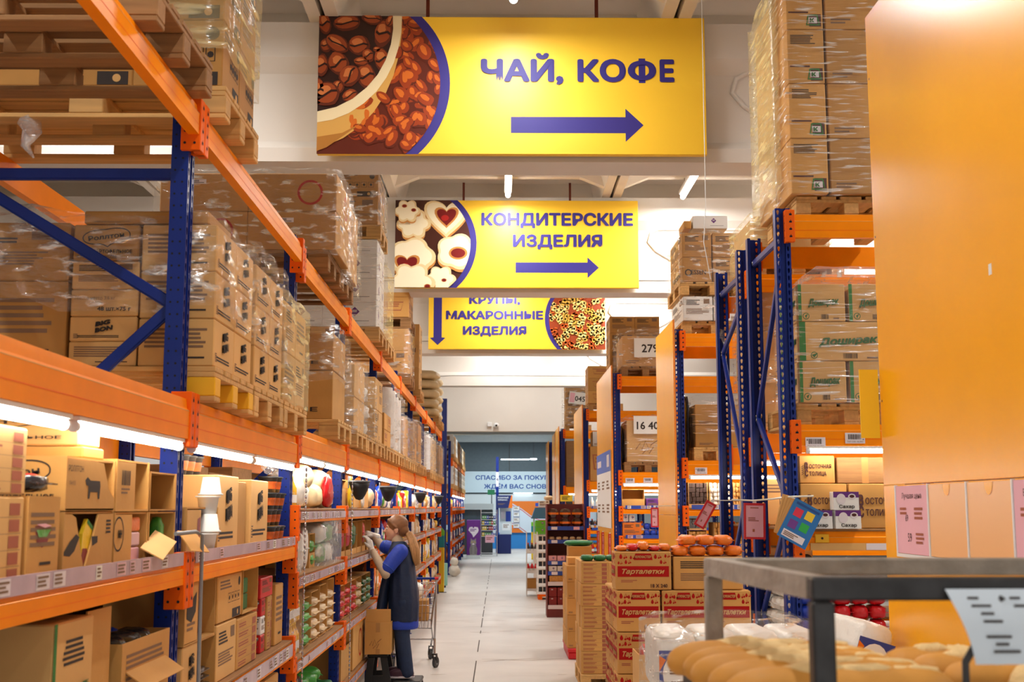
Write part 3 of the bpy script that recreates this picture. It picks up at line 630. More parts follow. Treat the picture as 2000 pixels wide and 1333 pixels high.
        d.text('В', W * .2, H * .5, H * .26, 'inkp', W * .1, .05); d.text('ОСТОЧНАЯ', W * .28, H * .54, H * .15, 'inkp', W * .62, .02, al='l'); d.text('С', W * .2, H * .24, H * .26, 'inkp', W * .1, .05); d.text('ТОЛИЦА', W * .28, H * .28, H * .15, 'inkp', W * .48, .02, al='l')
        for i in range(5): d.line([(W * .06, H * (.3 + i * .07)), (W * .12, H * (.36 + i * .07)), (W * .09, H * (.4 + i * .06))], H * .02, 'inkp')
    elif kind == 'diamond':
        x, y, s = W * .6, H * .62, H * .2; d.poly([(x - s, y), (x, y - s), (x + s, y), (x, y + s)], 'purple'); d.bars(x - s * .5, y + s * .35, s, s * .3, 2, 'white', 2, seed, .1); d.bars(W * .5, H * .25, W * .4, H * .05, 1, 'grey', 1, seed)
    elif kind == 'ring':
        d.line([(W * .7 + H * .3 * math.cos(i * PI / 12), H * .5 + H * .3 * math.sin(i * PI / 12)) for i in range(24)], H * .06, 'cart_red', 1, True)
    elif kind == 'label': d.rect(W * .3, H * .72, W * .52, H * .84, 'card'); d.bars(W * .32, H * .82, W * .18, H * .03, 3, 'ink', 2, seed)
    elif kind == 'essen': d.text('ESSEN', W * .55, H * .3, H * .2, 'ink', W * .5, .02); d.line([(W * .2 + H * .12 * math.cos(i * PI / 8), H * .38 + H * .12 * math.sin(i * PI / 8)) for i in range(16)], H * .05, 'ink', 1, True); d.bars(W * .35, H * .9, W * .3, H * .06, 2, 'inkl', 1, seed)
    elif kind == 'greenlogo':
        d.bars(W * .08, H * .9, W * .7, H * .03, 6, 'ink', 1, seed); d.rect(W * .05, H * .3, W * .6, H * .33, 'inkp'); d.rect(W * .62, H * .05, W * .95, H * .28, 'inkp')
        d.line([(W * .55, H * .08), (W * .9, H * .08), (W * .84, H * .26), (W * .6, H * .26)], H * .03, 'green', 2, True); d.rect(W * .6, H * .11, W * .84, H * .22, 'card', 2); d.text('К', W * .7, H * .12, H * .08, 'green', W * .12, .04, l=3)
    elif kind == 'anna': d.line([(W * .2, H * .35), (W * .8, H * .35), (W * .86, H * .75), (W * .14, H * .75)], H * .05, 'inkr', 1, True); d.bars(W * .26, H * .68, W * .5, H * .1, 2, 'inkr', 1, seed, .05)
    elif kind == 'kie': d.text('КИЕ', W * .80, H * .16, H * .09, 'ink', W * .2, .02)
    elif kind == 'handwrite':
        d.line([(W * .2, H * .3), (W * .3, H * .45), (W * .33, H * .28), (W * .42, H * .5), (W * .5, H * .3), (W * .55, H * .42), (W * .7, H * .52)], H * .015, 'inkp'); d.line([(W * .35, H * .2), (W * .45, H * .3), (W * .5, H * .2), (W * .6, H * .36)], H * .015, 'inkp')
mat('cart_red', (172, 14, 12), .6, spec=.2)
CARD = {}
def carton_mesh(kind, w, d, h, base='kraft', faces=('+X', '-Y'), seed=0, tape=True, per=None):
    key = (kind, round(w, 3), round(d, 3), round(h, 3), base, faces, seed)
    if key in CARD: return CARD[key]
    mb = MB(); mb.box(-w / 2, w / 2, -d / 2, d / 2, 0, h, base, .005)
    fr = {'-Y': ((-w / 2, -d / 2, 0), (1, 0, 0), w), '+X': ((w / 2, -d / 2, 0), (0, 1, 0), d), '-X': ((-w / 2, d / 2, 0), (0, -1, 0), d)}
    for i, fc in enumerate(faces):
        o, u, W = fr[fc]; e = D(mb, o, u, (0, 0, 1)); k = kind if isinstance(kind, str) else kind[min(i, len(kind) - 1)]
        prn(k, e, W, h, fc, seed + i)
        if tape and r.random() < .0: pass
    e = D(mb, (-w / 2, -d / 2, h), (1, 0, 0), (0, 1, 0)); e.rect(w * .03, d * .485, w * .97, d * .515, 'tape')
    CARD[key] = mb.mesh('carton'); return CARD[key]
def carton(label, x0, x1, y0, y1, z0, z1, kind='plain', base='kraft', faces=('+X', '-Y'), group=None, seed=0, rz=0, cat='cardboard box', g=.003):
    w, d = abs(x1 - x0) - 2 * g, abs(y1 - y0) - 2 * g
    return tag(ob('carton', carton_mesh(kind, w, d, z1 - z0 - .002, base, faces, seed), None, ((x0 + x1) / 2, (y0 + y1) / 2, z0 + .001), rz), label, cat, group)
PAL = {}
def pallet(label, x0, x1, y0, y1, z, along='x', detail=True, group='wooden pallets', h=.144, m='wood', yel=False):
    L, W = (abs(x1 - x0), abs(y1 - y0)) if along == 'x' else (abs(y1 - y0), abs(x1 - x0))
    key = (round(L, 2), round(W, 2), m, yel)
    if key not in PAL:
        mb = MB(); n = 5
        for i in range(n):
            w = .145 if i in (0, 2, 4) else .1; yc = -W / 2 + .0725 + (W - .145) * i / (n - 1); mb.box(-L / 2, L / 2, yc - w / 2, yc + w / 2, .122, .144, m, .003)
        for x in (-L / 2 + .0725, 0, L / 2 - .0725): mb.box(x - .07, x + .07, -W / 2, W / 2, .1, .122, m, .003)
        deck = mb.mesh('deck'); mb = MB(); mb.box(-.0725, .0725, -.05, .05, .022, .1, 'yellowp' if yel else m, .004); blk = mb.mesh('block')
        mb = MB(); mb.box(-L / 2, L / 2, -.05, .05, 0, .022, m, .004); rn = mb.mesh('runner')
        one = MB(); 
        for (me) in (deck,): pass
        PAL[key] = (deck, blk, rn)
    deck, blk, rn = PAL[key]; rz = 0 if along == 'x' else PI / 2
    t = thing('pallet', label, 'pallet', ((x0 + x1) / 2, (y0 + y1) / 2, z), rz, group); ob('deck', deck, t)
    for yc in (-W / 2 + .05, 0, W / 2 - .05):
        ob('runner', rn, t, (0, yc, 0))
        for x in (-L / 2 + .0725, 0, L / 2 - .0725): ob('block', blk, t, (x, yc, 0))
    return t
def film(label, x0, x1, y0, y1, z0, z1, m='film', seed=0, top=True, sag=.0, amp=.014, sides='xXyY', rag=.0, group='stretch film round pallet loads'):
    mb = MB(); nz_ = max(3, int((z1 - z0) / .09)); per = []
    nx_ = max(3, int((x1 - x0) / .12)); ny_ = max(3, int((y1 - y0) / .12))
    for i in range(nx_): per.append((x0 + (x1 - x0) * i / nx_, y0, 0, -1))
    for i in range(ny_): per.append((x1, y0 + (y1 - y0) * i / ny_, 1, 0))
    for i in range(nx_): per.append((x1 - (x1 - x0) * i / nx_, y1, 0, 1))
    for i in range(ny_): per.append((x0, y1 - (y1 - y0) * i / ny_, -1, 0))
    n = len(per); vs = []; fs = []; cx, cy = (x0 + x1) / 2, (y0 + y1) / 2
    for k in range(nz_ + 1):
        z = z0 + (z1 - z0) * k / nz_
        for (x, y, a, b) in per:
            q = amp * (.35 + .9 * abs(noise.noise(Vector((x * 5 + seed * 3, y * 5, z * 7))))) + .004
            zz = z + (rag * noise.noise(Vector((x * 6, y * 6, seed))) if k in (0, nz_) else 0)
            vs.append((x + (q if x > cx else -q) * (1 if a or x in (x0, x1) else .0), y + (q if y > cy else -q) * (1 if b or y in (y0, y1) else .0), zz))
    for k in range(nz_):
        for j in range(n): fs.append((k * n + j, k * n + (j + 1) % n, (k + 1) * n + (j + 1) % n, (k + 1) * n + j))
    if top:
        b0 = nz_ * n; t0 = len(vs)
        for j in range(n):
            v = vs[b0 + j]; vs.append((cx + (v[0] - cx) * .82, cy + (v[1] - cy) * .82, z1 + .03 + .035 * abs(noise.noise(Vector((v[0] * 9, v[1] * 9, seed + 5))))))
        for j in range(n): fs.append((b0 + j, b0 + (j + 1) % n, t0 + (j + 1) % n, t0 + j))
    mb.add([(a - cx, b - cy, c - z0) for a, b, c in vs], fs, m, True)
    return tag(ob('stretch_film', mb.mesh('stretch_film'), None, (cx, cy, z0)), label, 'stretch film', group)
def stack(desc, x0, x1, y0, y1, z, rows, kinds, base='kraft', nx=2, ny=2, side='+X', group=None, seed=0, faces=None, jit=.006):
    """rows: layer heights; keeps the boxes on the near face and the aisle face"""
    r = random.Random(seed); faces = faces or (side, '-Y'); dx, dy = (x1 - x0) / nx, (y1 - y0) / ny; zz = z
    LY_ = ['bottom'] + [o + ' from bottom' for o in ORD[1:]]
    for k, hh in enumerate(rows):
        for i in range(nx):
            ii = nx - 1 - i if side == '+X' else i
            for j in range(ny):
                if i and j: continue
                kd = kinds[(k + j + i) % len(kinds)] if isinstance(kinds, list) else kinds
                if i == 0 and j == 0: wh = ', near corner' if nx > 1 or ny > 1 else ''
                elif j == 0: wh = ', front, %s inward' % ORD[i]
                else: wh = ', side, %s back' % ORD[j]
                carton('%s, %s layer%s' % (desc, ORD[k], wh), x0 + ii * dx + r.uniform(-jit, 0), x0 + (ii + 1) * dx, y0 + j * dy, y0 + (j + 1) * dy + r.uniform(-jit, 0), zz, zz + hh, kd, base if isinstance(base, str) else base[(k + i) % len(base)], faces, group or 'boxes: ' + desc, seed % 3 + 0)
        zz += hh
    return zz
# ================================================================ LEFT RACK: LOADS ON THE BEAMS
LX0, LX1 = -2.36, -1.17
def pl(label, y0, y1, z, **k): return pallet(label, LX0, LX1, y0, y1, z, 'x', **k)
# upper level
pl('worn empty pallet overhanging the near upper left beam, seen from below', 4.02, 4.83, 3.446, m='wood_d')
pl('worn pallet on the upper left beam just past the first post', 5.075, 5.79, 3.446, m='wood')
stack('brown printed carton high on upper left beam past first post', LX0 + .02, LX1 - .02, 5.09, 5.77, 3.592, [.30, .30, .30, .30, .3], ['icons', 'icons', 'lines'], 'kraft2', 3, 2, seed=1)
film('yellowish stretch film round the cartons past the first post, top left', LX0 + .01, LX1 - .012, 5.078, 5.78, 3.75, 5.1, 'filmy', 3, False, rag=.06, amp=.01)
pl('pallet under brown cartons on upper left beam, second bay', 8.27, 8.97, 3.404, m='wood_d'); pl('pallet right behind the brown carton pallet, upper left beam', 9.02, 9.72, 3.404, m='wood_d')
stack('big plain brown carton on upper left beam of third bay', LX0 + .02, -1.12, 8.27, 8.98, 3.55, [.27, .27], ['label', 'ring'], 'kraft2', 2, 1, seed=4)
stack('big plain brown carton at far end of third bay top', LX0 + .02, -1.14, 9.03, 9.7, 3.55, [.27, .27], ['label', 'plain'], 'kraft2', 2, 1, seed=5)
film('clear film round the big brown cartons, upper third bay', LX0, -1.105, 8.25, 8.99, 3.50, 4.1, 'filmk', 6, True, rag=.05); film('clear film round the rear brown cartons, upper third bay', LX0, -1.125, 9.01, 9.72, 3.46, 4.09, 'filmk', 7, True, rag=.1)
pl('pallet under the white cartons with purple diamonds', 11.85, 12.65, 3.404); 
stack('white carton with purple diamond on upper left beam', LX0 + .1, -1.2, 11.87, 12.62, 3.55, [.24, .24, .24, .15], 'diamond', 'white', 2, 2, seed=8)
pl('pallet sitting on top of the white diamond cartons', 11.87, 12.63, 4.424)
stack('film wrapped brown carton stacked above the white cartons', LX0 + .1, -1.2, 11.88, 12.6, 4.57, [.28, .26], ['lines', 'icons'], 'kraft2', 2, 2, seed=9)
film('clear film on the brown cartons above the white cartons', LX0 + .09, -1.19, 11.86, 12.62, 4.55, 5.12, 'filmk', 10, True); film('clear film hanging round the white diamond cartons', LX0 + .08, -1.185, 11.855, 12.64, 3.52, 4.4, 'film', 11, False, rag=.08)
film('yellowish film sheet behind the white diamond cartons', LX0 + .3, -1.2, 12.85, 13.6, 3.46, 4.36, 'filmy', 12, True, rag=.05); pl('pallet behind the white diamond cartons', 12.83, 13.62, 3.404)
pl('lower pallet of the two high load in the upper sixth bay', 16.1, 16.9, 3.404, m='wood_d'); stack('brown carton in lower half of the two high load', LX0 + .1, -1.2, 16.1, 16.9, 3.55, [.3, .3], ['lines', 'plain'], 'kraft', 2, 2, seed=13)
film('clear film on the lower half of the two high load', LX0 + .09, -1.19, 16.09, 16.91, 3.5, 4.15, 'filmk', 14, False)
pl('upper pallet of the two high load in the upper sixth bay', 16.1, 16.9, 4.152, m='wood_d'); stack('brown carton in upper half of the two high load', LX0 + .1, -1.2, 16.1, 16.9, 4.3, [.27, .27], ['anna', 'lines'], 'kraft', 2, 2, seed=15)
pl('pallet two places behind the two high load', 18.22, 19.02, 3.404); stack('narrow brown carton behind the two high load', LX0 + .1, -1.2, 18.3, 18.95, 3.55, [.33, .33, .33], ['plain', 'lines'], 'kraftl', 2, 2, seed=16)
pl('pallet under the cream sack pile', 23.8, 24.6, 3.404); pl('pallet behind the cream sack pile', 25.2, 26.0, 3.404)
mat('sackc', (226, 204, 160), .6, var=.1, scale=6, bump=.3, bscale=14); mat('sackw', (232, 226, 214), .55, var=.06, scale=5, bump=.4, bscale=12)
def lump(name, label, cat, c, r, m, seed=0, nz=.12, pw=.7, group=None, rz=0, extra=None, nf=2.5):
    mb = MB(); mb.ell((0, 0, r[2]), r, m, 18, 12, nz, nf, seed, pw=pw, flatb=.001)
    if extra: extra(mb)
    return tag(ob(name, mb.mesh(name), None, c, rz), label, cat, group)
for k in range(5):
    for j in range(2): lump('sack', 'cream film wrapped sack on upper left beam, %s layer, %s pile' % (ORD[k], ('near', 'far')[j]), 'sack', (-1.62, 24.2 + 1.4 * j, 3.55 + k * .185), (.44, .38, .092), 'sackc', k * 3 + j, .1, .6, 'cream sacks on the upper beam')
# middle level
pl('pallet with yellow painted blocks on middle left beam', 5.05, 5.84, 2.234, yel=True); pl('middle pallet of three on the second bay beam', 5.88, 6.66, 2.234); pl('far pallet of three on the second bay beam', 6.70, 7.48, 2.234)
zz = 2.379
for i, hh in enumerate((.2, .2, .2)):
    for j in range(2): carton('tall burger print noodle carton on yellow block pallet, %s layer, %s' % (('bottom', 'middle', 'top')[i], ('near', 'far')[j]), -1.5, LX1 - .01, 5.06 + .38 * j, 5.44 + .38 * j, zz + i * hh, zz + (i + 1) * hh, ('burger', 'text'), 'kraftl', seed=j)
z = zz
for i, (hh, kd) in enumerate(((.105, 'text'), (.105, 'burger'), (.115, 'g48'), (.12, 'lines'))): carton('flat noodle carton behind the blue diagonal brace, %s up' % ORD[i], -1.79, -1.505, 5.07, 5.8, z, z + hh, ('plain', kd), 'kraftl', seed=i); z += hh
for i, (hh, kd) in enumerate(((.36, 'text'), (.25, 'lines'))): carton('dark text carton deep left behind the brace, %s' % ('lower', 'upper')[i], -2.34, -1.80, 5.07, 5.8, zz + .61 * 0 + (0, .36)[i], zz + (.36, .61)[i], ('plain', kd), 'kraft2', seed=i)
carton('bubble logo carton high behind the brace', -1.79, -1.51, 5.07, 5.8, 2.826, 2.98, ('plain', 'bubble'), 'kraft2')
carton('open top carton lying over the bubble logo carton', -1.75, -1.22, 5.07, 5.5, 2.983, 3.04, 'plain', 'kraft2')
film('crumpled clear film over the near burger cartons', LX0 + .02, LX1 - .005, 5.045, 5.83, 2.60, 3.0, 'filmk', 21, True, rag=.12, amp=.02)
for i in range(3):
    for j in range(2): carton('burger print carton on the middle pallet, %s layer, %s' % (('bottom', 'middle', 'top')[i], ('near', 'far')[j]), -1.6, LX1 - .01, 5.9 + .37 * j, 6.27 + .37 * j, zz + .2 * i, zz + .2 * (i + 1), ('burger', 'lines'), 'kraftl', seed=j + 1)
film('torn clear film over the middle pallet burger cartons', LX0 + .2, LX1 - .005, 5.885, 6.655, 2.55, 3.06, 'filmk', 22, True, rag=.15, amp=.022)
stack('pale carton behind the torn film in second bay', -1.9, LX1 - .012, 6.72, 7.46, zz, [.28, .28], ['text', 'lines'], 'kraftl', 1, 2, seed=23)
film('yellowish film round the far load of the second bay', LX0 + .2, LX1 - .005, 6.71, 7.47, 2.38, 2.98, 'filmy', 24, True, rag=.05)
pl('pallet under the big kraft carton, third bay middle beam', 8.95, 9.75, 2.294)
carton('big kraft carton with КИЕ print on third bay middle beam', LX0 + .05, -1.22, 9.0, 9.7, 2.44, 2.80, ('plain', 'kie'), 'kraft'); carton('second big kraft carton under crumpled film, third bay', LX0 + .05, -1.22, 9.0, 9.7, 2.803, 3.08, ('plain', 'kie'), 'kraft2')
film('crumpled clear film over the big kraft carton', LX0 + .03, -1.2, 8.98, 9.72, 2.72, 3.12, 'filmk', 25, True, rag=.06, amp=.03)
rl = random.Random(77)
spec = [(10.15, 'plain', .55, 'filmk'), (11.0, 'sack', .5, 'film'), (11.85, 'lines', .62, None), (12.85, 'anna', .35, None), (13.65, 'roll', .7, 'filmk'), (14.45, 'roll', .66, 'filmk'), (15.45, 'plain', .5, 'film'), (16.3, 'sackp', .5, 'film'), (17.15, 'lines', .55, 'film'), (18.2, 'plain', .6, 'filmk'), (19.05, 'sack', .5, 'film'), (20.98, 'roll', .6, 'film'), (21.8, 'lines', .6, 'film'), (22.65, 'plain', .6, 'film'), (23.7, 'sack', .6, 'film'), (24.55, 'lines', .6, 'film'), (25.45, 'plain', .6, 'film')]
mat('rollw', (222, 220, 218), .3, var=.06, bump=.4, bscale=18); mat('mauve', (176, 140, 158), .5, bump=.4, bscale=14)
for k, (y, kd, hh, fm) in enumerate(spec):
    w = '%s load beyond big kraft carton' % ORD[k]; pl('pallet under the %s' % w, y, y + .8, 2.294)
    if kd in ('plain', 'lines', 'anna'): stack('carton of the %s' % w, -1.9, -1.2, y + .02, y + .78, 2.44, [hh / 2, hh / 2], [kd, 'plain'], rl.choice(('kraft', 'kraftl', 'kraft2')), 1, 2, seed=k)
    elif kd in ('sack', 'sackp'):
        for i in range(3):
            for j in range(2): lump('sack', '%s sack in the %s, %s layer, %s' % ('mauve' if kd == 'sackp' else 'pale', w, ORD[i], ('near', 'far')[j]), 'sack', (-1.57, y + .21 + .38 * j, 2.44 + i * .17), (.33, .165, .083), 'mauve' if kd == 'sackp' else 'sackw', k + i, .14, .6, 'sacks on the middle left beams')
    else:
        for i in range(3):
            for j in range(2):
                mb = MB(); mb.tube([(0, 0, 0), (0, 0, hh)], .125, 'rollw', 14); tag(ob('wrapped_roll', mb.mesh('wrapped_roll'), None, (-1.33 - .255 * i, y + .2 + .4 * j, 2.44)), 'pale roll in the %s, %s %s one' % (w, ORD[i], ('near', 'far')[j]), 'roll', 'wrapped rolls on the middle left beams')
    if fm: film('clear film round the %s' % w, -1.95, -1.185, y + .01, y + .79, 2.40, 2.46 + hh, fm, k + 30, True, rag=.04)
# farther left rack: tall wrapped loads
for b in range(5):
    for j in range(3):
        y = 33.68 + 2.4 * b + .75 * j; w = 'bay %s, %s' % (ORD[b], ('near', 'middle', 'far')[j])
        for lv, (z, h) in enumerate(((3.104, .55), (2.294, .5))):
            nm = ('top', 'middle')[lv]
            pallet('pallet on the %s beam of the farther left rack, %s' % (nm, w), -2.3, -1.24, y, y + .72, z, 'x')
            carton('tall pale wrapped load on the %s beam of the farther left rack, %s' % (nm, w), -2.2, -1.26, y + .02, y + .7, z + .146, z + .146 + h, 'lines', rl.choice(('kraftl', 'white', 'kraft', 'sackw')), cat='wrapped load', group='wrapped loads on the farther left rack')
# ================================================================ GOODS ON THE LEFT SHELVES
def Yp(px, x=1.27): return x * 2400 / (975 - px)
def bag_mesh(key, w, d, h, m, seed=0, crimp='x', stripe=None):
    """soft packet lying flat: w along x, d along y, h high"""
    k = ('bag', key, w, d, h, m, seed, crimp, stripe)
    if k not in CARD:
        mb = MB(); mb.ell((0, 0, h / 2), (w / 2, d / 2, h / 2), m, 16, 8, .14, 3, seed, pw=.62, flatb=.0005)
        for s in (-1, 1):
            if crimp == 'x': mb.obox((s * w * .49, 0, h * .5), (.018, d * .84, .004), m, 0, .2 * s, 0)
            elif crimp == 'z': pass
            else: mb.obox((0, s * d * .49, h * .5), (w * .84, .018, .004), m, .2 * s)
        if stripe: mb.ell((w * .12, d * .1, h * .52), (w * .3, d * .3, h * .5), stripe, 12, 6, .1, 3, seed + 1, pw=.6)
        CARD[k] = mb.mesh('packet')
    return CARD[k]
def bag(label, x, y, z, w, d, h, m, seed=0, group=None, rz=0, ry=0, rx=0, stripe=None, name='packet', cat='food packet', crimp='x'):
    o = ob(name, bag_mesh('b', w, d, h, m, seed, crimp, stripe), None, (x, y, z), rz); o.rotation_euler = (rx, ry, rz); return tag(o, label, cat, group)
def openbox(label, x0, x1, y0, y1, z0, z1, open_='+X', kind='plain', base='kraft', flap=None, seed=0, group=None, lip=0.0, prface=('-Y',), cut=None, cat='open cardboard box'):
    """carton with one side open; lip = low front wall"""
    w, d, h = x1 - x0, y1 - y0, z1 - z0; t = thing('open_carton', label, cat, ((x0 + x1) / 2, (y0 + y1) / 2, z0 + .001), 0, group); q = .006
    mb = MB(); mb.box(-w / 2, w / 2, -d / 2, d / 2, 0, q, base); a, b = -w / 2, w / 2
    if open_ != '+X': mb.box(b - q, b, -d / 2, d / 2, q, h, base)
    if open_ != '-X': mb.box(a, a + q, -d / 2, d / 2, q, h, base)
    if open_ != '-Y': mb.box(a + q, b - q * (open_ != '+X'), -d / 2, -d / 2 + q, q, h, base)
    else: pass
    mb.box(a + q, b - q * (open_ != '+X'), d / 2 - q, d / 2, q, h, base)
    if open_ != '+Z': mb.box(a + q, b - q, -d / 2 + q, d / 2 - q, h - q, h, base)
    if lip:
        if open_ == '+X': mb.box(b - q, b, -d / 2 + q, d / 2 - q, q, lip, base)
        if open_ == '-X': mb.box(a, a + q, -d / 2 + q, d / 2 - q, q, lip, base)
        if open_ == '-Y': mb.box(a + q, b - q, -d / 2, -d / 2 + q, q, lip, base)
    for fc in prface:
        e = D(mb, (-w / 2, -d / 2, 0), (1, 0, 0), (0, 0, 1)) if fc == '-Y' else D(mb, (w / 2, -d / 2, 0), (0, 1, 0), (0, 0, 1)) if fc == '+X' else D(mb, (-w / 2, d / 2, 0), (0, -1, 0), (0, 0, 1))
        prn(kind, e, w if fc == '-Y' else d, h, fc, seed)
    mb.build('body', t)
    for fl in (flap or []):
        f = MB(); f.obox((0, 0, 0), fl[1], base, *fl[2]); f.build('flap', t, fl[0])
    return t
def cup_mesh(kind):
    k = ('cup', kind)
    if k not in CARD:
        mb = MB()
        if kind == 'white': mb.lathe([(0, 0), (.036, 0), (.047, .07), (.055, .072), (.055, .078), (.0, .079)], 'white', 16)
        elif kind == 'dark':
            mb.lathe([(0, 0), (.042, 0), (.056, .082), (.062, .084), (.062, .09), (.0, .092)], 'dkgrey', 16); mb.lathe([(.0465, .02), (.0535, .062)], 'cuplab', 16); mb.lathe([(.0, .0925), (.055, .0922)], 'cuplid', 14)
        elif kind == 'bowl': mb.lathe([(0, -.0), (.03, .01), (.055, .05), (.075, .1), (.088, .15), (.084, .15), (.07, .1), (.03, .02), (0, .015)], 'black', 20); mb.lathe([(.086, .148), (.094, .152), (.094, .16), (.084, .156)], 'grey', 20)
        CARD[k] = mb.mesh('cup')
    return CARD[k]
mat('cuplab', (196, 92, 34), .45, var=.5, scale=30); mat('cuplid', (220, 150, 60), .4, var=.3, scale=30)
mat('yel_oil', (226, 170, 44), .12, spec=.8); mat('clearp', (228, 226, 214), .1, spec=.8); mat('packg', (70, 160, 62), .35, bump=.4, bscale=25); mat('packdg', (18, 104, 52), .35, bump=.4, bscale=25); mat('packr', (200, 22, 30), .3, bump=.4, bscale=25)
mat('packy', (246, 206, 40), .35, bump=.3, bscale=25); mat('packb', (220, 192, 150), .4, bump=.4, bscale=25); mat('packk', (40, 40, 46), .2, bump=.5, bscale=18); mat('packw', (232, 230, 224), .35, bump=.4, bscale=20); mat('packbl', (30, 64, 180), .35, bump=.4, bscale=20); mat('packo', (232, 120, 30), .35, bump=.4, bscale=20); mat('packp', (216, 120, 160), .35, bump=.4, bscale=20)
G0 = 1.604
# -- first bay, light shelf
XF = -1.27
B0 = 'cartons on the lit shelf of the first bay'
carton('tall upright carton with printed rows at left edge, upper of two', XF - .3, XF, 2.95, 3.34, 1.833, 2.012, ('rows', 'rows'), 'kraftl', group=B0)
carton('tall upright carton with printed rows at left edge, lower of two', XF - .3, XF, 2.95, 3.34, G0, 1.83, ('rows', 'rows'), 'kraftl', group=B0)
t = openbox('plain carton with torn hole showing a salad packet, left shelf', XF - .3, XF, 3.36, 3.6, G0, 1.83, '+Z', 'text', 'kraft', prface=('+X',), group=B0)
mb = MB(); d = D(mb, (XF, 3.36, G0), (0, 1, 0), (0, 0, 1)); d.poly([(.05, .145), (.12, .15), (.18, .14), (.15, .1), (.11, .085), (.07, .1)], 'dred'); d.poly([(.06, .135), (.17, .135), (.14, .115), (.08, .115)], 'packg', 2); d.poly([(.055, .15), (.12, .152), (.17, .145), (.12, .14)], 'pink', 3)
tag(mb.build('packet'), 'salad packet printed red and green peeping through torn carton hole', 'food packet')
bag('dark snack packet with white and red end on the torn carton', XF - .12, 3.47, 1.84, .24, .2, .055, 'packk', 3, stripe='packr'); 
carton('pale carton with bubble logo Роллтон standing behind at the back of the shelf', -1.86, XF - .035, 3.84, 4.05, 1.99, 2.095, ('lines', 'bubble'), 'kraftl', group=B0)
carton('carton supporting the bubble logo carton at the back', -1.86, XF - .02, 3.84, 4.05, 1.952, 1.99, 'plain', 'kraft2', group=B0)
t = openbox('curved cut display carton with cow silhouette on lit shelf', XF - .34, XF, 3.64, 4.1, 1.79, 1.95, '+X', 'bubble', 'kraft', lip=.001, group=B0)
mb = MB(); mb.prism([(3.645, 1.797), (4.095, 1.797), (4.095, 1.83), (4.04, 1.86), (3.98, 1.94), (3.9, 1.945), (3.645, 1.945)], 'x', XF - .006, XF, 'kraft'); d = D(mb, (XF, 3.645, 1.797), (0, 1, 0), (0, 0, 1))
cow = [(.13, .055), (.13, .0), (.145, .0), (.15, .03), (.22, .03), (.225, 0), (.24, 0), (.245, .06), (.24, .08), (.15, .08), (.12, .095), (.10, .08), (.11, .06)]
d.poly([(p[0] + .06, p[1] * .7 + .03) for p in cow], 'ink'); d.text('ЛЬНОЕ', .02, .07, .012, 'inkl', al='l'); d.text('РОЛЛТОН', .01, .11, .018, 'ink', al='l', w=.13)
f = mb.build('front_panel'); f.parent = t; f.matrix_parent_inverse = Matrix.Translation(t.location).inverted()
for i, (yy, zz, m) in enumerate(((4.02, 1.83, 'packy'), (4.06, 1.80, 'packy'))): bag('yellow soup packet leaning in the cow carton, %s' % ('upper', 'lower')[i], XF - .05, yy, zz, .03, .1, .11, m, i, stripe='dred' if i else None)
t = openbox('carton with a V cut front, bird silhouette, on lit shelf', XF - .34, XF, 3.64, 4.1, G0, 1.786, '+X', 'plain', 'kraft', lip=.001, group=B0)
mb = MB()
for pts in ([(3.645, 1.611), (3.83, 1.611), (3.80, 1.66), (3.74, 1.77), (3.7, 1.78), (3.645, 1.78)], [(3.835, 1.611), (4.095, 1.611), (4.095, 1.78), (3.95, 1.78), (3.9, 1.7)]): mb.prism(pts, 'x', XF - .006, XF, 'kraft')
d = D(mb, (XF, 3.645, 1.611), (0, 1, 0), (0, 0, 1)); d.poly([(.0, .06), (.05, .09), (.1, .11), (.13, .1), (.09, .06), (.05, .045), (.0, .05)], 'ink'); d.poly([(.25, .07), (.3, .08), (.3, .1), (.24, .1)], 'ink'); d.bars(.38, .15, .05, .012, 4, 'ink', 1, 4)
f = mb.build('front_panel'); f.parent = t; f.matrix_parent_inverse = Matrix.Translation(t.location).inverted()
mb = MB(); mb.prism([(3.82, 1.64), (3.84, 1.615), (3.89, 1.66), (3.92, 1.74), (3.87, 1.765), (3.83, 1.72)], 'x', XF - .02, XF - .008, 'packy'); d = D(mb, (XF - .008, 3.8, 1.6), (0, 1, 0), (0, 0, 1)); d.poly([(.07, .165), (.12, .14), (.115, .128), (.062, .153)], 'green'); d.poly([(.02, .05), (.04, .015), (.085, .055), (.07, .075), (.03, .075)], 'dred', 1)
tag(mb.build('packet'), 'yellow and green soup packet showing through the V cut', 'food packet')
y0, y1, y2, y3 = 4.12, 4.36, 4.5, 4.9
openbox('open fronted carton with barcode side, upper row on lit shelf', XF - .3, XF, y0, 4.5, 1.787, 1.96, '+X', 'lines', 'kraft', group=B0); 
mb = MB(); mb.box(XF - .005, XF, y0 + .006, 4.33, 1.794, 1.953, 'kraft'); d = D(mb, (XF, y0, 1.79), (0, 1, 0), (0, 0, 1)); d.barcode(.05, .085, .1, .05, 'ink'); d.bars(.05, .075, .1, .012, 2, 'inkl'); tag(mb.build('cardboard_flap'), 'half front flap of the barcode carton', 'cardboard flap')
openbox('empty open carton beside the barcode carton', XF - .3, XF, 4.52, 4.88, 1.787, 1.93, '+X', 'plain', 'kraft2', group=B0)
openbox('open carton with Н in a circle and pink packets', XF - .3, XF, y0, 4.5, G0, 1.783, '+X', 'plain', 'kraft', group=B0)
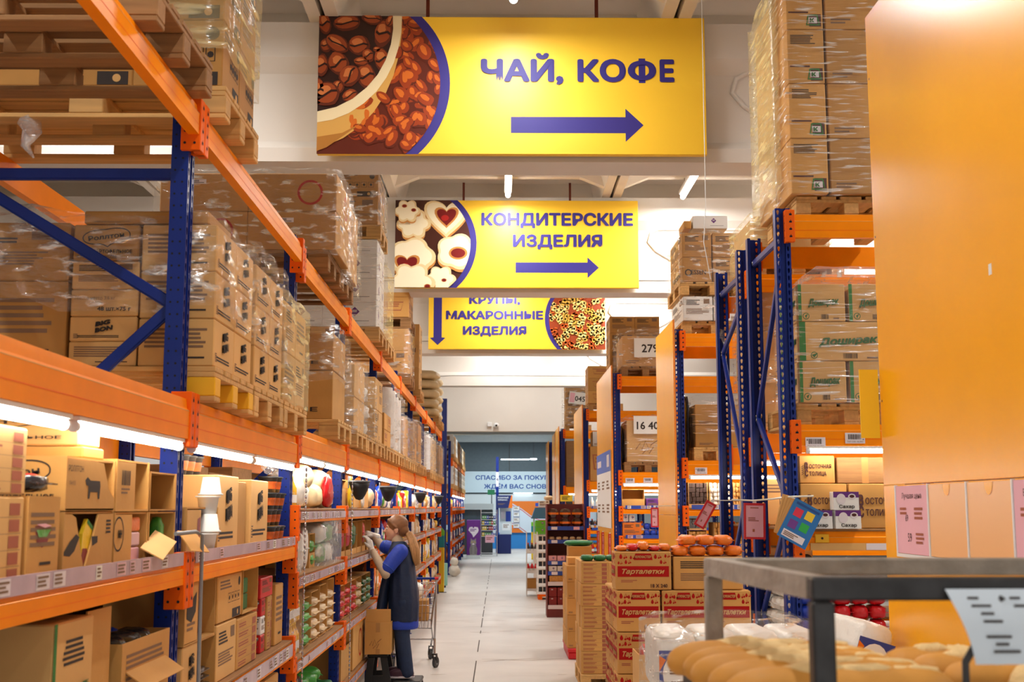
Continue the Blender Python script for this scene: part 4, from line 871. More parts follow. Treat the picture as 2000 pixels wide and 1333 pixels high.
mb = MB(); mb.box(XF - .005, XF, y0 + .006, 4.31, 1.612, 1.776, 'kraft'); d = D(mb, (XF, y0, 1.612), (0, 1, 0), (0, 0, 1)); d.line([(.04 + .055 * math.cos(i * PI / 10), .1 + .055 * math.sin(i * PI / 10)) for i in range(20)], .006, 'ink', 1, True); d.text('Н', .045, .085, .03, 'ink', bold=.05); tag(mb.build('cardboard_flap'), 'front flap printed with Н in a circle', 'cardboard flap')
for i in range(3): carton('pink and white biscuit box in the Н carton, %s' % ORD[i], XF - .1, XF - .008, 4.33, 4.45, 1.613 + i * .052, 1.663 + i * .052, 'plain', ('pink', 'pinks', 'packo')[i], group='pink boxes', cat='biscuit box')
openbox('open carton with a green packet edge', XF - .3, XF, 4.52, 4.88, G0, 1.783, '+X', 'plain', 'kraft', group=B0); bag('green packet edge inside open carton by the first post', XF - .05, 4.8, 1.612, .05, .07, .15, 'packg', 2)
mb = MB(); mb.obox((0, 0, 0), (.09, .26, .004), 'kraftl', .25, .5, .2); tag(mb.build('cardboard_flap', None, (-1.24, 4.55, 1.665)), 'torn cardboard flap sticking out over the price strip', 'cardboard flap')
mb = MB(); mb.obox((0, 0, 0), (.10, .2, .004), 'kraft', -.1, .9, -.2); tag(mb.build('cardboard_flap', None, (-1.22, 4.98, 1.665)), 'bent cardboard flap crossing in front of the first post', 'cardboard flap')
mb = MB(); mb.tube([(-1.24, 4.78, 1.70), (-1.2, 4.93, 1.705), (-1.19, 5.0, 1.69), (-1.188, 5.0, 1.3), (-1.185, 5.0, .72), (-1.185, 5.0, .02)], .008, 'grey', 8); tag(mb.build('hooked_rod'), 'thin grey hooked metal rod leaning on the rack at the first post', 'metal rod')
# -- second bay, light shelf
B1 = 'cartons on the lit shelf of the second bay'
openbox('open display carton holding white foam cups', XF - .3, XF, 5.06, 5.62, G0, 1.80, '+X', 'plain', 'kraft', group=B1)
mb = MB(); mb.box(XF - .005, XF, 5.07, 5.3, 1.612, 1.79, 'kraftl'); d = D(mb, (XF, 5.07, 1.612), (0, 1, 0), (0, 0, 1)); d.poly([(.16, .03), (.21, .0), (.22, .15), (.17, .14)], 'dred'); tag(mb.build('cardboard_flap'), 'pale cardboard front flap before the white cups', 'cardboard flap')
for i in range(4): 
    o = tag(ob('cup', cup_mesh('white'), None, (XF - .005 + .008 * (i % 2), 5.42 + .01 * i, 1.612 + .080 * i + (.08 if i % 2 else 0))), 'white foam cup in the leaning stack, %s from shelf' % ORD[i], 'cup', 'white foam cups'); o.scale = (1, 1, 1)
    if i % 2: o.rotation_euler = (PI, 0, 0)
carton('big burger print carton behind white cups', XF - .5, XF - .012, 5.66, 6.12, G0, 1.95, ('burger', 'burger'), 'kraftl', group=B1)
carton('burger print carton farther along the lit shelf', XF - .5, XF - .012, 6.42, 6.9, G0, 1.945, ('burger', 'burger'), 'kraftl', group=B1, seed=1)
carton('plain carton between the two burger print cartons', XF - .5, XF - .03, 6.15, 6.39, G0, 1.93, 'plain', 'kraft2', group=B1)
for j in range(3):
    for i in range(4 if j else 3): tag(ob('cup', cup_mesh('dark'), None, (XF - .04 - .02 * (i % 2), 6.99 + .14 * j, G0 + .094 * i)), 'dark noodle cup with orange print, %s column, %s from shelf' % (ORD[j], ORD[i]), 'cup', 'dark noodle cups')
for i in range(3): o = tag(ob('cup', cup_mesh('dark'), None, (XF - .22, 5.72 + .13 * i, 1.952)), 'noodle cup lying on the big burger carton, %s' % ORD[i], 'cup', 'noodle cups on the carton')
# -- lower shelf, first bay
G1 = 1.014
B2 = 'cartons on the lower shelf'
carton('green edged noodle carton Доширак at lower left corner', -1.95, -1.26, 3.58, 3.93, G1, 1.47, ('green', 'green'), 'kraftl', group=B2)
mb = MB(); mb.box(-.003, .003, 0, .24, 0, .46, 'kraft'); tag(mb.build('cardboard_flap', None, (-1.30, 3.97, 1.014)), 'tall upright flap behind green edged carton', 'cardboard flap')
openbox('torn open carton full of red and blue wrapped sweets', -1.62, -1.27, 4.26, 4.86, 1.13, 1.34, '+Z', 'text', 'kraft', prface=('+X',), flap=[((.19, 0, .1), (.14, .5, .004), (0, .6, 0))], group=B2)
for i in range(9): bag('shiny %s sweet packet heaped in the torn carton, %s' % (('red', 'blue', 'dark')[i % 3], ORD[i]), -1.56 + .1 * (i % 3), 4.36 + .16 * (i // 3), 1.26, .1, .15, .1, ('packr', 'packbl', 'packk')[i % 3], i, group='sweets in the torn carton', rz=i * .5)
carton('closed carton under the torn sweets carton, lower left shelf', -1.62, -1.27, 4.2, 4.86, G1, 1.125, 'text', 'kraft', group=B2)
bag('green packet lying on a low carton by the sweets', -1.27, 4.06, 1.125, .1, .16, .04, 'packg', 3, stripe='packbl'); carton('low carton carrying the green packet', -1.5, -1.23, 3.98, 4.16, G1, 1.122, 'plain', 'kraft', group=B2)
# -- lower shelf, second bay
openbox('open carton with dark leaf print, lower shelf second bay', -1.6, -1.27, 5.08, 5.62, 1.24, 1.49, '+X', 'plain', 'kraft', group=B2)
mb = MB(); mb.box(-1.274, -1.27, 5.09, 5.3, 1.25, 1.49, 'kraft'); d = D(mb, (-1.27, 5.09, 1.25), (0, 1, 0), (0, 0, 1)); d.poly([(.02, .19), (.1, .17), (.18, .2), (.17, .12), (.1, .08), (.02, .1)], 'ink'); d.bars(.03, .08, .14, .02, 2, 'inkl'); tag(mb.build('cardboard_flap'), 'front panel with dark leaf print', 'cardboard flap')
carton('tall carton with crate marks next to the leaf print carton', -1.7, -1.27, 5.68, 6.2, 1.275, 1.49, ('icons', 'plain'), 'kraft', group=B2)
openbox('open carton with thin green tins behind', -1.6, -1.27, 6.22, 6.6, 1.275, 1.49, '+X', group=B2); 
for i in range(2): carton('green tea box on the lower shelf, %s' % ('lower', 'upper')[i], -1.4, -1.3, 6.3, 6.5, 1.284 + .08 * i, 1.362 + .08 * i, 'plain', 'inkg', group='green boxes', cat='tea box')
carton('red and cream box near the second post, lower shelf', -1.42, -1.28, 6.75, 7.1, 1.31, 1.42, 'lines', 'red', group=None, cat='food box'); carton('kraft carton under the red and cream box', -1.5, -1.285, 6.98, 7.12, G1, 1.308, 'rows', 'kraft', group=B2)
openbox('open carton behind the red and cream box', -1.65, -1.43, 6.7, 7.3, 1.3, 1.49, '+X', group=B2)
carton('carton supporting the leaf print carton, lower shelf', -1.6, -1.27, 5.08, 5.36, G1, 1.237, ('burger', 'plain'), 'kraftl', group=B2); openbox('dark open carton with black pouches', -1.6, -1.27, 5.38, 5.66, G1, 1.237, '+X', group=B2)
for i in range(3): bag('black pouch inside the dark open carton, %s' % ORD[i], -1.36, 5.52, 1.022 + i * .03, .14, .2, .028, 'packk', i, 'black pouches')
carton('carton with an open pale flap, lower shelf second bay', -1.6, -1.27, 5.68, 6.1, G1, 1.27, ('lines', 'plain'), 'kraftl', group=B2); carton('rows printed carton beside the pale flap carton', -1.6, -1.27, 6.12, 6.62, G1, 1.26, ('rows', 'plain'), 'kraft', group=B2, seed=2)
for i in range(3): tag(ob('cup', cup_mesh('dark'), None, (-1.35, 6.74, G1 + .094 * i)), 'black noodle cup stack by the lower second post, %s up' % ORD[i], 'cup', 'black noodle cups low')
for i in range(3): carton('small red box stacked by the black cups, %s up' % ORD[i], -1.42, -1.29, 6.83, 6.95, G1 + .098 * i, G1 + .098 * (i + 1), 'lines', ('red', 'white', 'red')[i], group='small red boxes', cat='food box')
carton('slim kraft carton against the second post, lower shelf', -1.5, -1.28, 7.2, 7.45, G1, 1.36, 'text', 'kraft', group=B2)
carton('carton on bottom shelf below the second bay price strip', -1.6, -1.27, 6.6, 7.3, .44, .86, ('icons', 'lines'), 'kraft', group=B2); carton('second carton on the bottom shelf, second bay', -1.6, -1.27, 5.7, 6.55, .44, .8, 'plain', 'kraft2', group=B2)
# -- third bay
G2 = 1.80
def bottle_mesh(kind):
    k = ('bottle', kind)
    if k not in CARD:
        body, cap = {'oil': ('yel_oil', 'yellow'), 'clear': ('clearp', 'white'), 'sauce': ('packr', 'white'), 'green': ('packdg', 'red'), 'blue': ('packbl', 'white'), 'dark': ('packk', 'red')}[kind]
        mb = MB(); mb.lathe([(0, 0), (.036, 0), (.038, .01), (.036, .05), (.038, .09), (.036, .12), (.016, .165), (.014, .18)], body, 12); mb.lathe([(.016, .178), (.016, .2), (0, .2)], cap, 10); mb.lathe([(.0385, .03), (.0375, .08)], 'white', 12); CARD[k] = mb.mesh('bottle')
    return CARD[k]
def bottles(desc, kind, x, y0, n, z, rows=1, dx=.08, group=None, cat='bottle', depth=1):
    for i in range(n):
        for j in range(rows):
            for q in range(depth): tag(ob('bottle', bottle_mesh(kind), None, (x - q * dx, y0 + dx * i, z + .205 * j)), '%s, %s row up, %s along%s' % (desc, ORD[j], ORD[i], ', back' if q else ''), cat, group or desc)
bottles('yellow oil bottle in the second post corner', 'oil', -1.34, 7.78, 4, 1.39, 1); bottles('yellow juice bottle on the top shelf by second post', 'oil', -1.33, 7.76, 3, 1.80, 1)
bottles('clear yellow oil bottle on the low third bay shelf', 'oil', -1.32, 7.76, 5, .88, 2, group='oil bottles low')
film('clear film round the low oil bottles', -1.37, -1.275, 7.715, 8.13, .88, 1.29, 'filmk', 60, False, amp=.006); film('clear film round the corner oil bottles', -1.37, -1.275, 7.7, 8.03, 1.386, 1.6, 'bagclear', 61, True, amp=.006)
lump('sack', 'white clear bag of rice standing on the top shelf, third bay', 'bag', (-1.36, 8.15, 1.798), (.08, .13, .11), 'packw', 1); lump('sack', 'crumpled white plastic bag leaning over the bottles, top shelf', 'bag', (-1.42, 7.95, 2.0), (.1, .16, .09), 'bagclear', 2)
for i, (y, z, ry_, m) in enumerate(((8.45, 1.798, .13, 'sackw'), (8.62, 1.93, .15, 'sackc'), (8.42, 1.90, .14, 'sackc'), (8.85, 1.798, .12, 'sackc'), (9.15, 1.80, .18, 'sackc'), (9.4, 1.91, .2, 'sackc'), (9.7, 1.8, .16, 'sackw'))):
    lump('sack', 'cream %s bag of pasta heaped on the top shelf, %s along' % (('rounded', 'plump')[i % 2], ORD[i]), 'bag', (-1.42, y, z), (.12, ry_, .085), m, i + 5, group='cream bags on the third bay top shelf')
lump('packet', 'bright red packet on the cream bags, top shelf', 'food packet', (-1.29, 9.3, 1.80), (.04, .16, .12), 'packr', 4, .2, .9)
bag('white bag with red cherries print beside the oil bottles', -1.34, 8.18, 1.388, .12, .2, .26, 'packw', 3, stripe='dred'); bag('white narrow bag beside the cherry print bag', -1.34, 8.4, 1.388, .1, .16, .28, 'packw', 4)
openbox('narrow kraft display box with green packet tops, third bay', -1.6, -1.3, 8.55, 8.8, 1.388, 1.62, '+X', lip=.1)
for i in range(2): bag('green packet in narrow kraft box, %s' % ('lower', 'upper')[i], -1.36, 8.67, 1.40 + .09 * i, .14, .2, .085, 'packg', i, 'green packets in kraft box')
for k in range(2):
    for j in range(2): lump('packet', 'green and white wrapped bundle at the third bay post, %s %s' % (('lower', 'upper')[k], ('near', 'far')[j]), 'food bundle', (-1.40, 9.1 + .42 * j, 1.39 + .15 * k), (.12, .19, .075), ('packg', 'packw')[(j + k) % 2], k * 2 + j, .12, .55, 'green and white bundles')
film('clear film round the green and white bundles', -1.53, -1.25, 8.87, 9.78, 1.386, 1.72, 'bagclear', 62, True, amp=.012)
for b, (y, m, cn) in enumerate(((8.22, 'packg', 'green'), (8.62, 'packb', 'beige'), (9.02, 'packb', 'beige'), (9.42, 'packb', 'beige'))):
    openbox('kraft display box of %s pasta packets, %s from the oil bottles' % (cn, ORD[b]), -1.62, -1.29, y, y + .36, .88, 1.2 + .02 * b, '+X', group='kraft display boxes on the low shelf')
    for i in range(4): bag('%s pasta packet in the %s kraft display box, %s up' % (cn, ORD[b], ORD[i]), -1.375, y + .18, .889 + i * .074, .2, .29, .068, m, i, 'pasta packets on the low shelf')
lump('bag', 'big black plastic bag on the bottom shelf, third bay', 'bag', (-1.45, 8.2, .40), (.2, .34, .16), 'packk', 8, .25, .8)
for i in range(8): bag('dark green packet heaped on the bottom shelf, %s' % ORD[i], -1.36 - .1 * (i % 2), 8.75 + .28 * (i // 2), .40 + .1 * (i % 2), .2, .26, .1, ('packdg', 'packg')[i % 2], i, 'green packets on bottom shelf', rz=.3 * (i % 3))
# -- fourth bay
for k, y in enumerate((10.15, 10.62, 11.1, 11.9)): 
    openbox('tall kraft display box on top shelf, fourth bay, %s along' % ORD[k], -1.6, -1.3, y, y + .4, 1.798, 2.03, '-Y' if k == 9 else '+X', lip=.16, group='tall kraft boxes, fourth bay top shelf')
bag('bright yellow packet standing before tall kraft boxes, top shelf', -1.27, 10.55, 1.8, .03, .16, .26, 'packy', 2); lump('bag', 'green edged clear bag of dried goods, fourth bay top shelf', 'bag', (-1.36, 12.48, 1.798), (.1, .18, .1), 'packb', 3, .15, .8); bag('white slim packet beside kraft boxes, top shelf', -1.28, 11.62, 1.8, .03, .14, .25, 'packw', 3)
for k in range(6):
    y = 10.14 + .42 * k; w5 = .27 if k == 4 else .38; openbox('tall kraft box with %s packets, level with the worker, %s along' % (('red', 'red', 'green', 'plain', 'red', 'plain')[k], ORD[k]), -1.6, -1.3, y, y + w5, 1.388, 1.68, '+X', lip=.05, group='tall kraft boxes beside worker')
    if k in (0, 1, 2, 4): bag('%s packet peeping from tall kraft box, %s along' % (('red', 'red', 'dark green', '', 'red')[k], ORD[k]), -1.335, y + w5 / 2, 1.46, .08, w5 - .09, .2, ('packr', 'packr', 'packdg', '', 'packr')[k], k)
for k in range(6):
    y = 10.14 + .42 * k; m = ('packr', 'packr', 'packr', 'packb', 'packdg', 'packdg')[k]; openbox('kraft box of %s packets on the low shelf by the worker, %s along' % (('red', 'red', 'red', 'beige', 'green', 'green')[k], ORD[k]), -1.6, -1.3, y, y + .38, .88, 1.16, '+X', group='low kraft boxes beside the worker')
    for i in range(3): bag('%s packet in low kraft box by worker, %s box, %s up' % (('red', 'red', 'red', 'beige', 'green', 'green')[k], ORD[k], ORD[i]), -1.37, y + .19, .89 + .08 * i, .18, .3, .07, m, i, 'packets in low kraft boxes')
carton('tall carton with red drawn ring on the bottom shelf by the worker', -1.6, -1.26, 10.9, 11.7, .40, .78, ('ring', 'plain'), 'kraft'); openbox('small open carton on bottom shelf, fourth bay', -1.55, -1.27, 10.15, 10.8, .40, .66, '+Z', 'plain', 'kraft', flap=[((.12, -.1, .3), (.004, .3, .12), (0, .3, 0))]); carton('plain carton on the bottom shelf behind the step stool', -1.6, -1.27, 11.8, 12.6, .40, .75, 'plain', 'kraft2')
# scoops hanging at the posts
for k, y in enumerate((10.32, 13.0, 18.35, 23.85)):
    t = thing('scoop_bowl', 'black plastic bowl with grey rim hung under the lamp, %s from the camera' % ORD[k], 'bowl', (-1.165, y, 1.86), 0, 'black hanging bowls'); ob('bowl', cup_mesh('bowl'), t); b = MB(); b.box(-.09, .06, -.004, .004, .156, .166, 'grey'); b.box(-.094, -.086, -.02, .02, .1, .2, 'grey'); b.build('bracket', t)
# -- bays five to nine and the farther rack: counted small goods
KCOL = dict(red='packr', blue='packbl', green='packg', yellow='packy', white='packw', orange='packo', brown='packb', black='packk', pink='packp', kraft='kraft')
def small(kind, cn, L_, h):
    k = ('sm', kind, cn, round(L_, 2), round(h, 2))
    if k not in CARD:
        mb = MB(); m = KCOL[cn]
        if kind == 'box': mb.box(-.14, 0, -L_ / 2, L_ / 2, 0, h, m, .004); d = D(mb, (0, -L_ / 2, 0), (0, 1, 0), (0, 0, 1)); d.rect(L_ * .15, h * .45, L_ * .85, h * .75, 'white' if cn != 'white' else 'packbl'); d.bars(L_ * .2, h * .3, L_ * .6, h * .08, 2, 'ink')
        elif kind == 'bag': mb.ell((-.07, 0, h / 2), (.07, L_ / 2, h / 2), m, 12, 8, .16, 3, len(cn), pw=.65, flatb=.0005); mb.ell((-.045, 0, h * .5), (.05, L_ * .3, h * .25), 'white' if cn != 'white' else 'packbl', 10, 6, .1, 3)
        else:
            for q in (0,): mb.lathe([(0, 0), (L_ * .46, 0), (L_ * .48, h * .05), (L_ * .45, h * .4), (L_ * .48, h * .6), (L_ * .2, h * .85), (L_ * .18, h * .95), (0, h)], m, 10, (-.07, 0, 0))
        CARD[k] = mb.mesh({'box': 'box', 'bag': 'packet', 'bottle': 'bottle'}[kind])
    return CARD[k]
rs = random.Random(41)
def fill(where, y0, y1, z, hmax, pal, kinds, n, x=-1.30, group=None, axis='y'):
    L_ = (y1 - y0) / n
    for i in range(n):
        kd = rs.choice(kinds); cn = rs.choice(pal); w = L_ - .03; h = hmax * rs.choice((.55, .7, .85, 1.0))
        if kd == 'bottle': w = min(w, .13)
        o = ob({'box': 'box', 'bag': 'packet', 'bottle': 'bottle'}[kd], small(kd, cn, w, h), None, (x, y0 + L_ * (i + .5), z) if axis == 'y' else (y0 + L_ * (i + .5), x, z), 0 if axis == 'y' else -PI / 2)
        tag(o, '%s %s %s on the %s, %s along' % (cn, 'grocery', {'box': 'box', 'bag': 'packet', 'bottle': 'bottle'}[kd], where, ORD[i]), 'grocery', group or 'groceries on the ' + where)
PALS = [['blue', 'green', 'white', 'red', 'blue'], ['green', 'red', 'white', 'yellow'], ['white', 'kraft', 'white', 'brown'], ['brown', 'white', 'kraft'], ['yellow', 'white', 'brown', 'kraft']]
for b in range(4, 9):
    y0, y1 = LY[b] + .1, LY[b + 1] - .1
    for lv, (z, hm, nm) in enumerate(((1.797, .24, 'top'), (1.39, .27, 'second'), (.88, .36, 'third'), (.40, .3, 'bottom'))):
        pal = PALS[b - 4] if lv < 2 else rs.choice([['kraft', 'brown', 'white'], ['yellow', 'white', 'red'], ['kraft', 'brown', 'orange']])
        fill('%s shelf of the %s left bay' % (nm, ORD[b]), y0, y1, z, hm, pal, ['bag', 'box', 'bottle'] if lv < 2 else ['bag', 'box'], 11 if b < 6 else 9)
for b in range(5):
    for lv, (z, hm, nm) in enumerate(((1.80, .25, 'top'), (1.352, .28, 'second'), (.88, .3, 'third'), (.42, .3, 'bottom'))):
        fill('%s shelf, farther left rack, %s bay' % (nm, ORD[b]), 33.72 + 2.4 * b, 35.88 + 2.4 * b, z, hm, [['yellow', 'white', 'orange'], ['white', 'blue', 'red'], ['blue', 'white', 'pink'], ['white', 'orange', 'kraft'], ['blue', 'white']][b], ['bag', 'box'], 6, -1.345)
# end guard, plush, pails at the rack end
t = thing('rack_guard', 'yellow rack end guard with green and teal top beside the cross aisle', 'rack guard', (-1.235, 26.75, 0)); mb = MB(); mb.box(-.06, .06, -.03, .03, .012, .95, 'yellow', .01); mb.build('guard_post', t); mat('teal', (24, 140, 150), .5); mat('lime', (120, 200, 50), .5)
mb = MB(); mb.box(-.06, .06, -.03, .03, .952, 1.2, 'teal', .01); mb.build('teal_band', t); mb = MB(); mb.prism([(-.06, 1.202), (.06, 1.202), (.06, 1.3), (0, 1.37), (-.06, 1.34)], 'y', -.03, .03, 'lime'); mb.build('green_tip', t); mb = MB(); mb.box(-.09, .11, -.06, .06, 0, .012, 'dkgrey', .003); mb.build('foot_plate', t)
t = thing('service_post', 'tall dark blue post with teal box standing at the rack end', 'post', (-1.27, 28.4, 0)); mb = MB(); mb.box(-.06, .06, -.05, .05, 0, 4.3, 'dblue', .005); mb.build('post', t); mat('mint', (150, 206, 190), .5); mb = MB(); mb.box(-.09, .1, -.12, -.052, .05, .55, 'mint', .01); mb.build('cabinet', t)
for i, (z, s) in enumerate(((0, .15), (.27, .11))): lump('plush_bag', 'pale bundled plush bag at the start of the farther rack, %s up' % ORD[i], 'plush', (-1.18, 32.9, z) if i < 2 else (-1.22, 33.3, z), (s, s, s), 'sackw' if i != 2 else 'sackc', i, .2, .9)

# dark filler cartons, added to block the view and keep shelf backs dark
for b in range(9):
    for z, hm, nm in (((G0, .42, 'lit'), (G1, .46, 'lower')) if b < 2 else ((1.80, .30, 'top'), (1.388, .28, 'second'), (.88, .36, 'third'))):
        n = 3; y0, y1 = LY[b] + .1, LY[b + 1] - .1; L_ = (y1 - y0) / n
        for i in range(n): carton('dark filler carton added at the back of the %s shelf, %s bay, %s' % (nm, ORD[b], ('near', 'middle', 'far')[i]), -2.28, -1.98, y0 + L_ * i, y0 + L_ * (i + 1) - .02, z, z + hm * (.8, 1, .9)[(i + b) % 3], 'plain', 'wood_d', group='added filler cartons at the back of the left shelves')

# bead chains by two posts, stickers on the beams, a scrap of film under the worn pallet
for k, y in enumerate((7.735, 10.17)):
    mb = MB(); zz = .03
    while zz < 2.05: mb.ell((0, 0, zz), (.007, .007, .016), 'chrome', 6, 4); zz += .034
    tag(mb.build('bead_chain', None, (-1.205, y, 0)), 'silver bead chain hanging down by the %s post of the left rack' % ('second', 'third')[k], 'chain')
rl2 = random.Random(12)
for b, z, ys in ((1, 3.36, (5.2, 5.42, 5.62, 6.3, 6.9, 7.1, 7.3)), (2, 3.30, (7.9, 8.1, 9.3, 9.5)), (3, 2.20, (10.3, 10.5, 10.7, 11.2, 11.5, 11.8, 12.2)), (4, 2.20, (13.1, 13.3, 13.9, 14.4, 14.9)), (5, 2.20, (15.6, 15.9, 16.5, 17.1, 17.5)), (3, 3.30, (10.4, 10.6, 12.0))):
    for y in ys:
        mb = MB(); mb.box(0, .002, 0, .09, 0, .06, 'card'); d = D(mb, (.002, 0, 0), (0, 1, 0), (0, 0, 1)); d.barcode(.012, .022, .06, .03, 'ink', 1, int(y * 10)); o = mb.build('beam_label', left); o.location = (y, -.0005, z - .03); o.rotation_euler = (0, 0, -PI / 2); o.scale = (1, 1, 1)
        o.location = (y, -.0012, z - .03); o.rotation_euler = (0, 0, -PI / 2)
mb = MB(); mb.tube([(0, 0, 0), (.02, -.01, -.05), (-.01, .0, -.11), (.025, .01, -.16)], [.05, .04, .02, .004], 'bagclear', 8); tag(mb.build('film_scrap', None, (-2.02, 5.12, 3.445)), 'white scrap of torn film hanging under the worn upper left pallet', 'film scrap')
# ================================================================ RIGHT RACKS: LOADS AND SHELF GOODS
FR = ('-X', '-Y')
def plr(label, x0, x1, y0, y1, z, **k): return pallet(label, x0, x1, y0, y1, z, 'y', **k)
# nearest open rack (A)
plr('pallet under tall wrapped load on the nearest right rack top', 2.012, 2.76, 8.115, 9.02, 3.752)
z = 3.9
for k in range(4):
    w = ORD[k]; z1 = z + .385
    carton('carton with green house logo in the tall wrapped load, %s up' % w, 1.97, 2.225, 8.06, 8.52, z, z1, ('plain', 'greenlogo'), 'kraft', FR, 'logo cartons, tall load', k)
    carton('plain carton beside the green logo carton, %s up' % w, 2.235, 2.72, 8.06, 8.52, z, z1, 'plain', 'kraft2', FR, 'plain cartons, tall load')
    carton('carton on the aisle side of the tall wrapped load, %s up' % w, 1.97, 2.7, 8.54, 9.08, z, z1, 'plain', 'kraftl', FR, 'side cartons, tall load'); z = z1 + .002
film('shiny stretch film round the tall load, nearest right rack', 1.955, 2.74, 8.045, 9.1, 3.88, 5.45, 'film', 71, False, rag=.03, amp=.01)
film('extra yellowish film on the back of the tall load', 1.935, 1.95, 8.3, 9.12, 3.95, 5.45, 'filmy', 72, False, rag=.1, amp=.008)
plr('pallet under the green striped noodle cartons', 1.97, 2.7, 8.115, 9.0, 2.342)
z = 2.488
for k, (hh, cols) in enumerate(((.275, ((1.985, 2.30), (2.32, 2.66))), (.262, ((1.99, 2.60),)), (.255, ((1.99, 2.31), (2.33, 2.66))))):
    for i, (a, b) in enumerate(cols): carton('green striped noodle carton Доширак, %s row, %s' % (('bottom', 'middle', 'top')[k], 'left' if i == 0 and len(cols) > 1 else 'right' if i else 'wide single'), a, b, 8.07, 8.6, z, z + hh, 'green', 'kraftl', FR, 'green striped noodle cartons', i)
    z += hh + .002
film('clear film round the green striped noodle cartons', 1.972, 2.7, 8.055, 8.66, 2.47, 3.28, 'film', 73, True, amp=.012); film('loose clear film bunched on top of the noodle cartons', 2.1, 2.65, 8.1, 8.5, 3.33, 3.375, 'bagclear', 74, True, amp=.03)
BV = 'brown tea cartons on the lamp lit right shelf'
carton('brown carton Восточная Столица at left of the lower row', 1.965, 2.275, 8.07, 8.6, 1.665, 1.955, 'vost', 'kraft2', FR, BV); carton('brown carton Восточная Столица at right of the lower row', 2.285, 2.66, 8.07, 8.6, 1.665, 1.955, 'vost', 'kraft2', FR, BV, 1)
carton('brown carton Восточная Столица on the upper row', 1.97, 2.21, 8.1, 8.6, 1.957, 2.14, 'vost', 'kraft2', FR, BV, 2); carton('dark film wrapped carton on the upper row by the lamp', 2.225, 2.6, 8.12, 8.6, 1.957, 2.13, 'tape', 'wood_d', FR)
for i, (a, zz) in enumerate(((1.98, 1.665), (2.165, 1.665), (2.155, 1.784))):
    mb = MB(); mb.box(0, .165, 0, .09, 0, .117, 'white', .002); d = D(mb, (0, 0, 0), (1, 0, 0), (0, 0, 1)); d.rect(.0, .08, .165, .117, 'purple'); d.disc(.05, .07, .03, 'card', 2, .035); d.disc(.12, .085, .025, 'card', 2, .02); d.disc(.12, .088, .016, 'inkp', 3, .01); d.rect(0, 0, .165, .035, 'white', 2); d.text('Сахар', .085, .012, .022, 'ink', .1, .02, l=3)
    tag(mb.build('sugar_box', None, (a, 7.97, zz)), 'white sugar box Сахар with purple top, %s' % ('lower left', 'lower right', 'upper')[i], 'sugar box', 'sugar boxes')
for i in range(5):
    for j in range(3):
        bag('%s wrapped pack on the low right shelf, %s row, %s along' % (('red', 'blue and white')[(i == 0)], ORD[j], ORD[i]), 2.0 + .115 * i, 8.18, .992 + .09 * j, .11, .2, .088, ('packr', 'packbl')[i == 0], i + j, 'wrapped packs on low right shelf', stripe='packw')
for i in range(4):
    for j in range(3): bag('blue white pack behind the blue posts, %s row, %s along' % (ORD[j], ORD[i]), 1.99, 8.5 + .16 * i, .992 + .1 * j, .14, .15, .095, 'packw', i * 3 + j, 'blue white packs behind posts', stripe='packbl')
def shelf_label(label, x, y, z, seed, w=.13, h=.07):
    mb = MB(); mb.box(0, w, -.003, 0, 0, h, 'card'); d = D(mb, (0, -.003, 0), (1, 0, 0), (0, 0, 1)); d.barcode(w * .15, h * .38, w * .66, h * .48, 'ink', 1, seed); d.poly([(w * .86, h * .4), (w * .95, h * .4), (w * .905, h * .3)] if seed % 2 else [(w * .05, h * .7), (w * .12, h * .7), (w * .085, h * .9)], 'ink'); d.text('П07-С05-3%d-Я01' % (seed % 3), w * .5, h * .1, h * .14, 'inkl', w * .8)
    return tag(mb.build('barcode_label', None, (x, y, z)), label, 'barcode label', 'barcode labels on the right racks')
for x, y, z, n in ((2.0, 8.022, 2.185, 'left end of the nearest right rack beam'), (2.26, 8.022, 2.215, 'middle of the nearest right rack beam'), (2.12, 13.35, 2.16, 'biscuit rack beam'), (1.82, 17.8, 2.15, 'left end of the beam by the notice board rack'), (2.08, 17.8, 2.155, 'right end of the beam by the notice board rack')): shelf_label('white barcode label on the %s' % n, x, y, z, int(x * 100))
mb = MB(); mb.box(0, .09, -.012, 0, 0, .055, 'yellowp', .004); mb.tube([(.045, -.014, .028), (.045, -.011, .028)], .008, 'ink', 8); tag(mb.build('beam_clip', None, (2.04, 8.02, 1.575)), 'yellow plastic clip on the shelf beam under the sugar boxes', 'clip')
mb = MB(); mb.box(0, .5, -.003, 0, 0, .045, 'kraftl'); mb.box(.36, .5, -.006, -.0031, .002, .043, 'card'); tag(mb.build('price_strip', None, (2.01, 8.02, 1.527)), 'peach price strip with white card under the sugar boxes', 'price strip')
# back to back rack (B)
plr('pallet under the film wrapped load behind the blue posts', 1.99, 2.7, 9.43, 10.3, 3.602); carton('plain carton with yellow film behind the tall load', 1.995, 2.6, 9.45, 10.25, 3.75, 4.08, 'plain', 'kraftl', FR)
film('yellowish film on the load just left of the tall load', 1.978, 2.62, 9.43, 10.27, 3.72, 4.1, 'filmy', 75, True)
plr('lower pallet behind the blue posts', 1.99, 2.7, 9.45, 10.3, 2.302); stack('pale carton of the load seen between the blue posts', 1.995, 2.6, 9.48, 10.25, 2.45, [.36, .36, .36], 'plain', 'kraftl', 1, 2, '-X', seed=5); film('thick film on the load seen between the blue posts', 1.978, 2.62, 9.46, 10.27, 2.42, 3.56, 'filmk', 76, True)
carton('upright pale carton behind the front blue post', 1.98, 2.4, 9.5, 10.2, 1.666, 2.02, 'icons', 'kraftl', FR); carton('pale carton low behind the front blue post', 1.98, 2.4, 9.5, 10.2, .99, 1.5, 'icons', 'kraftl', FR)
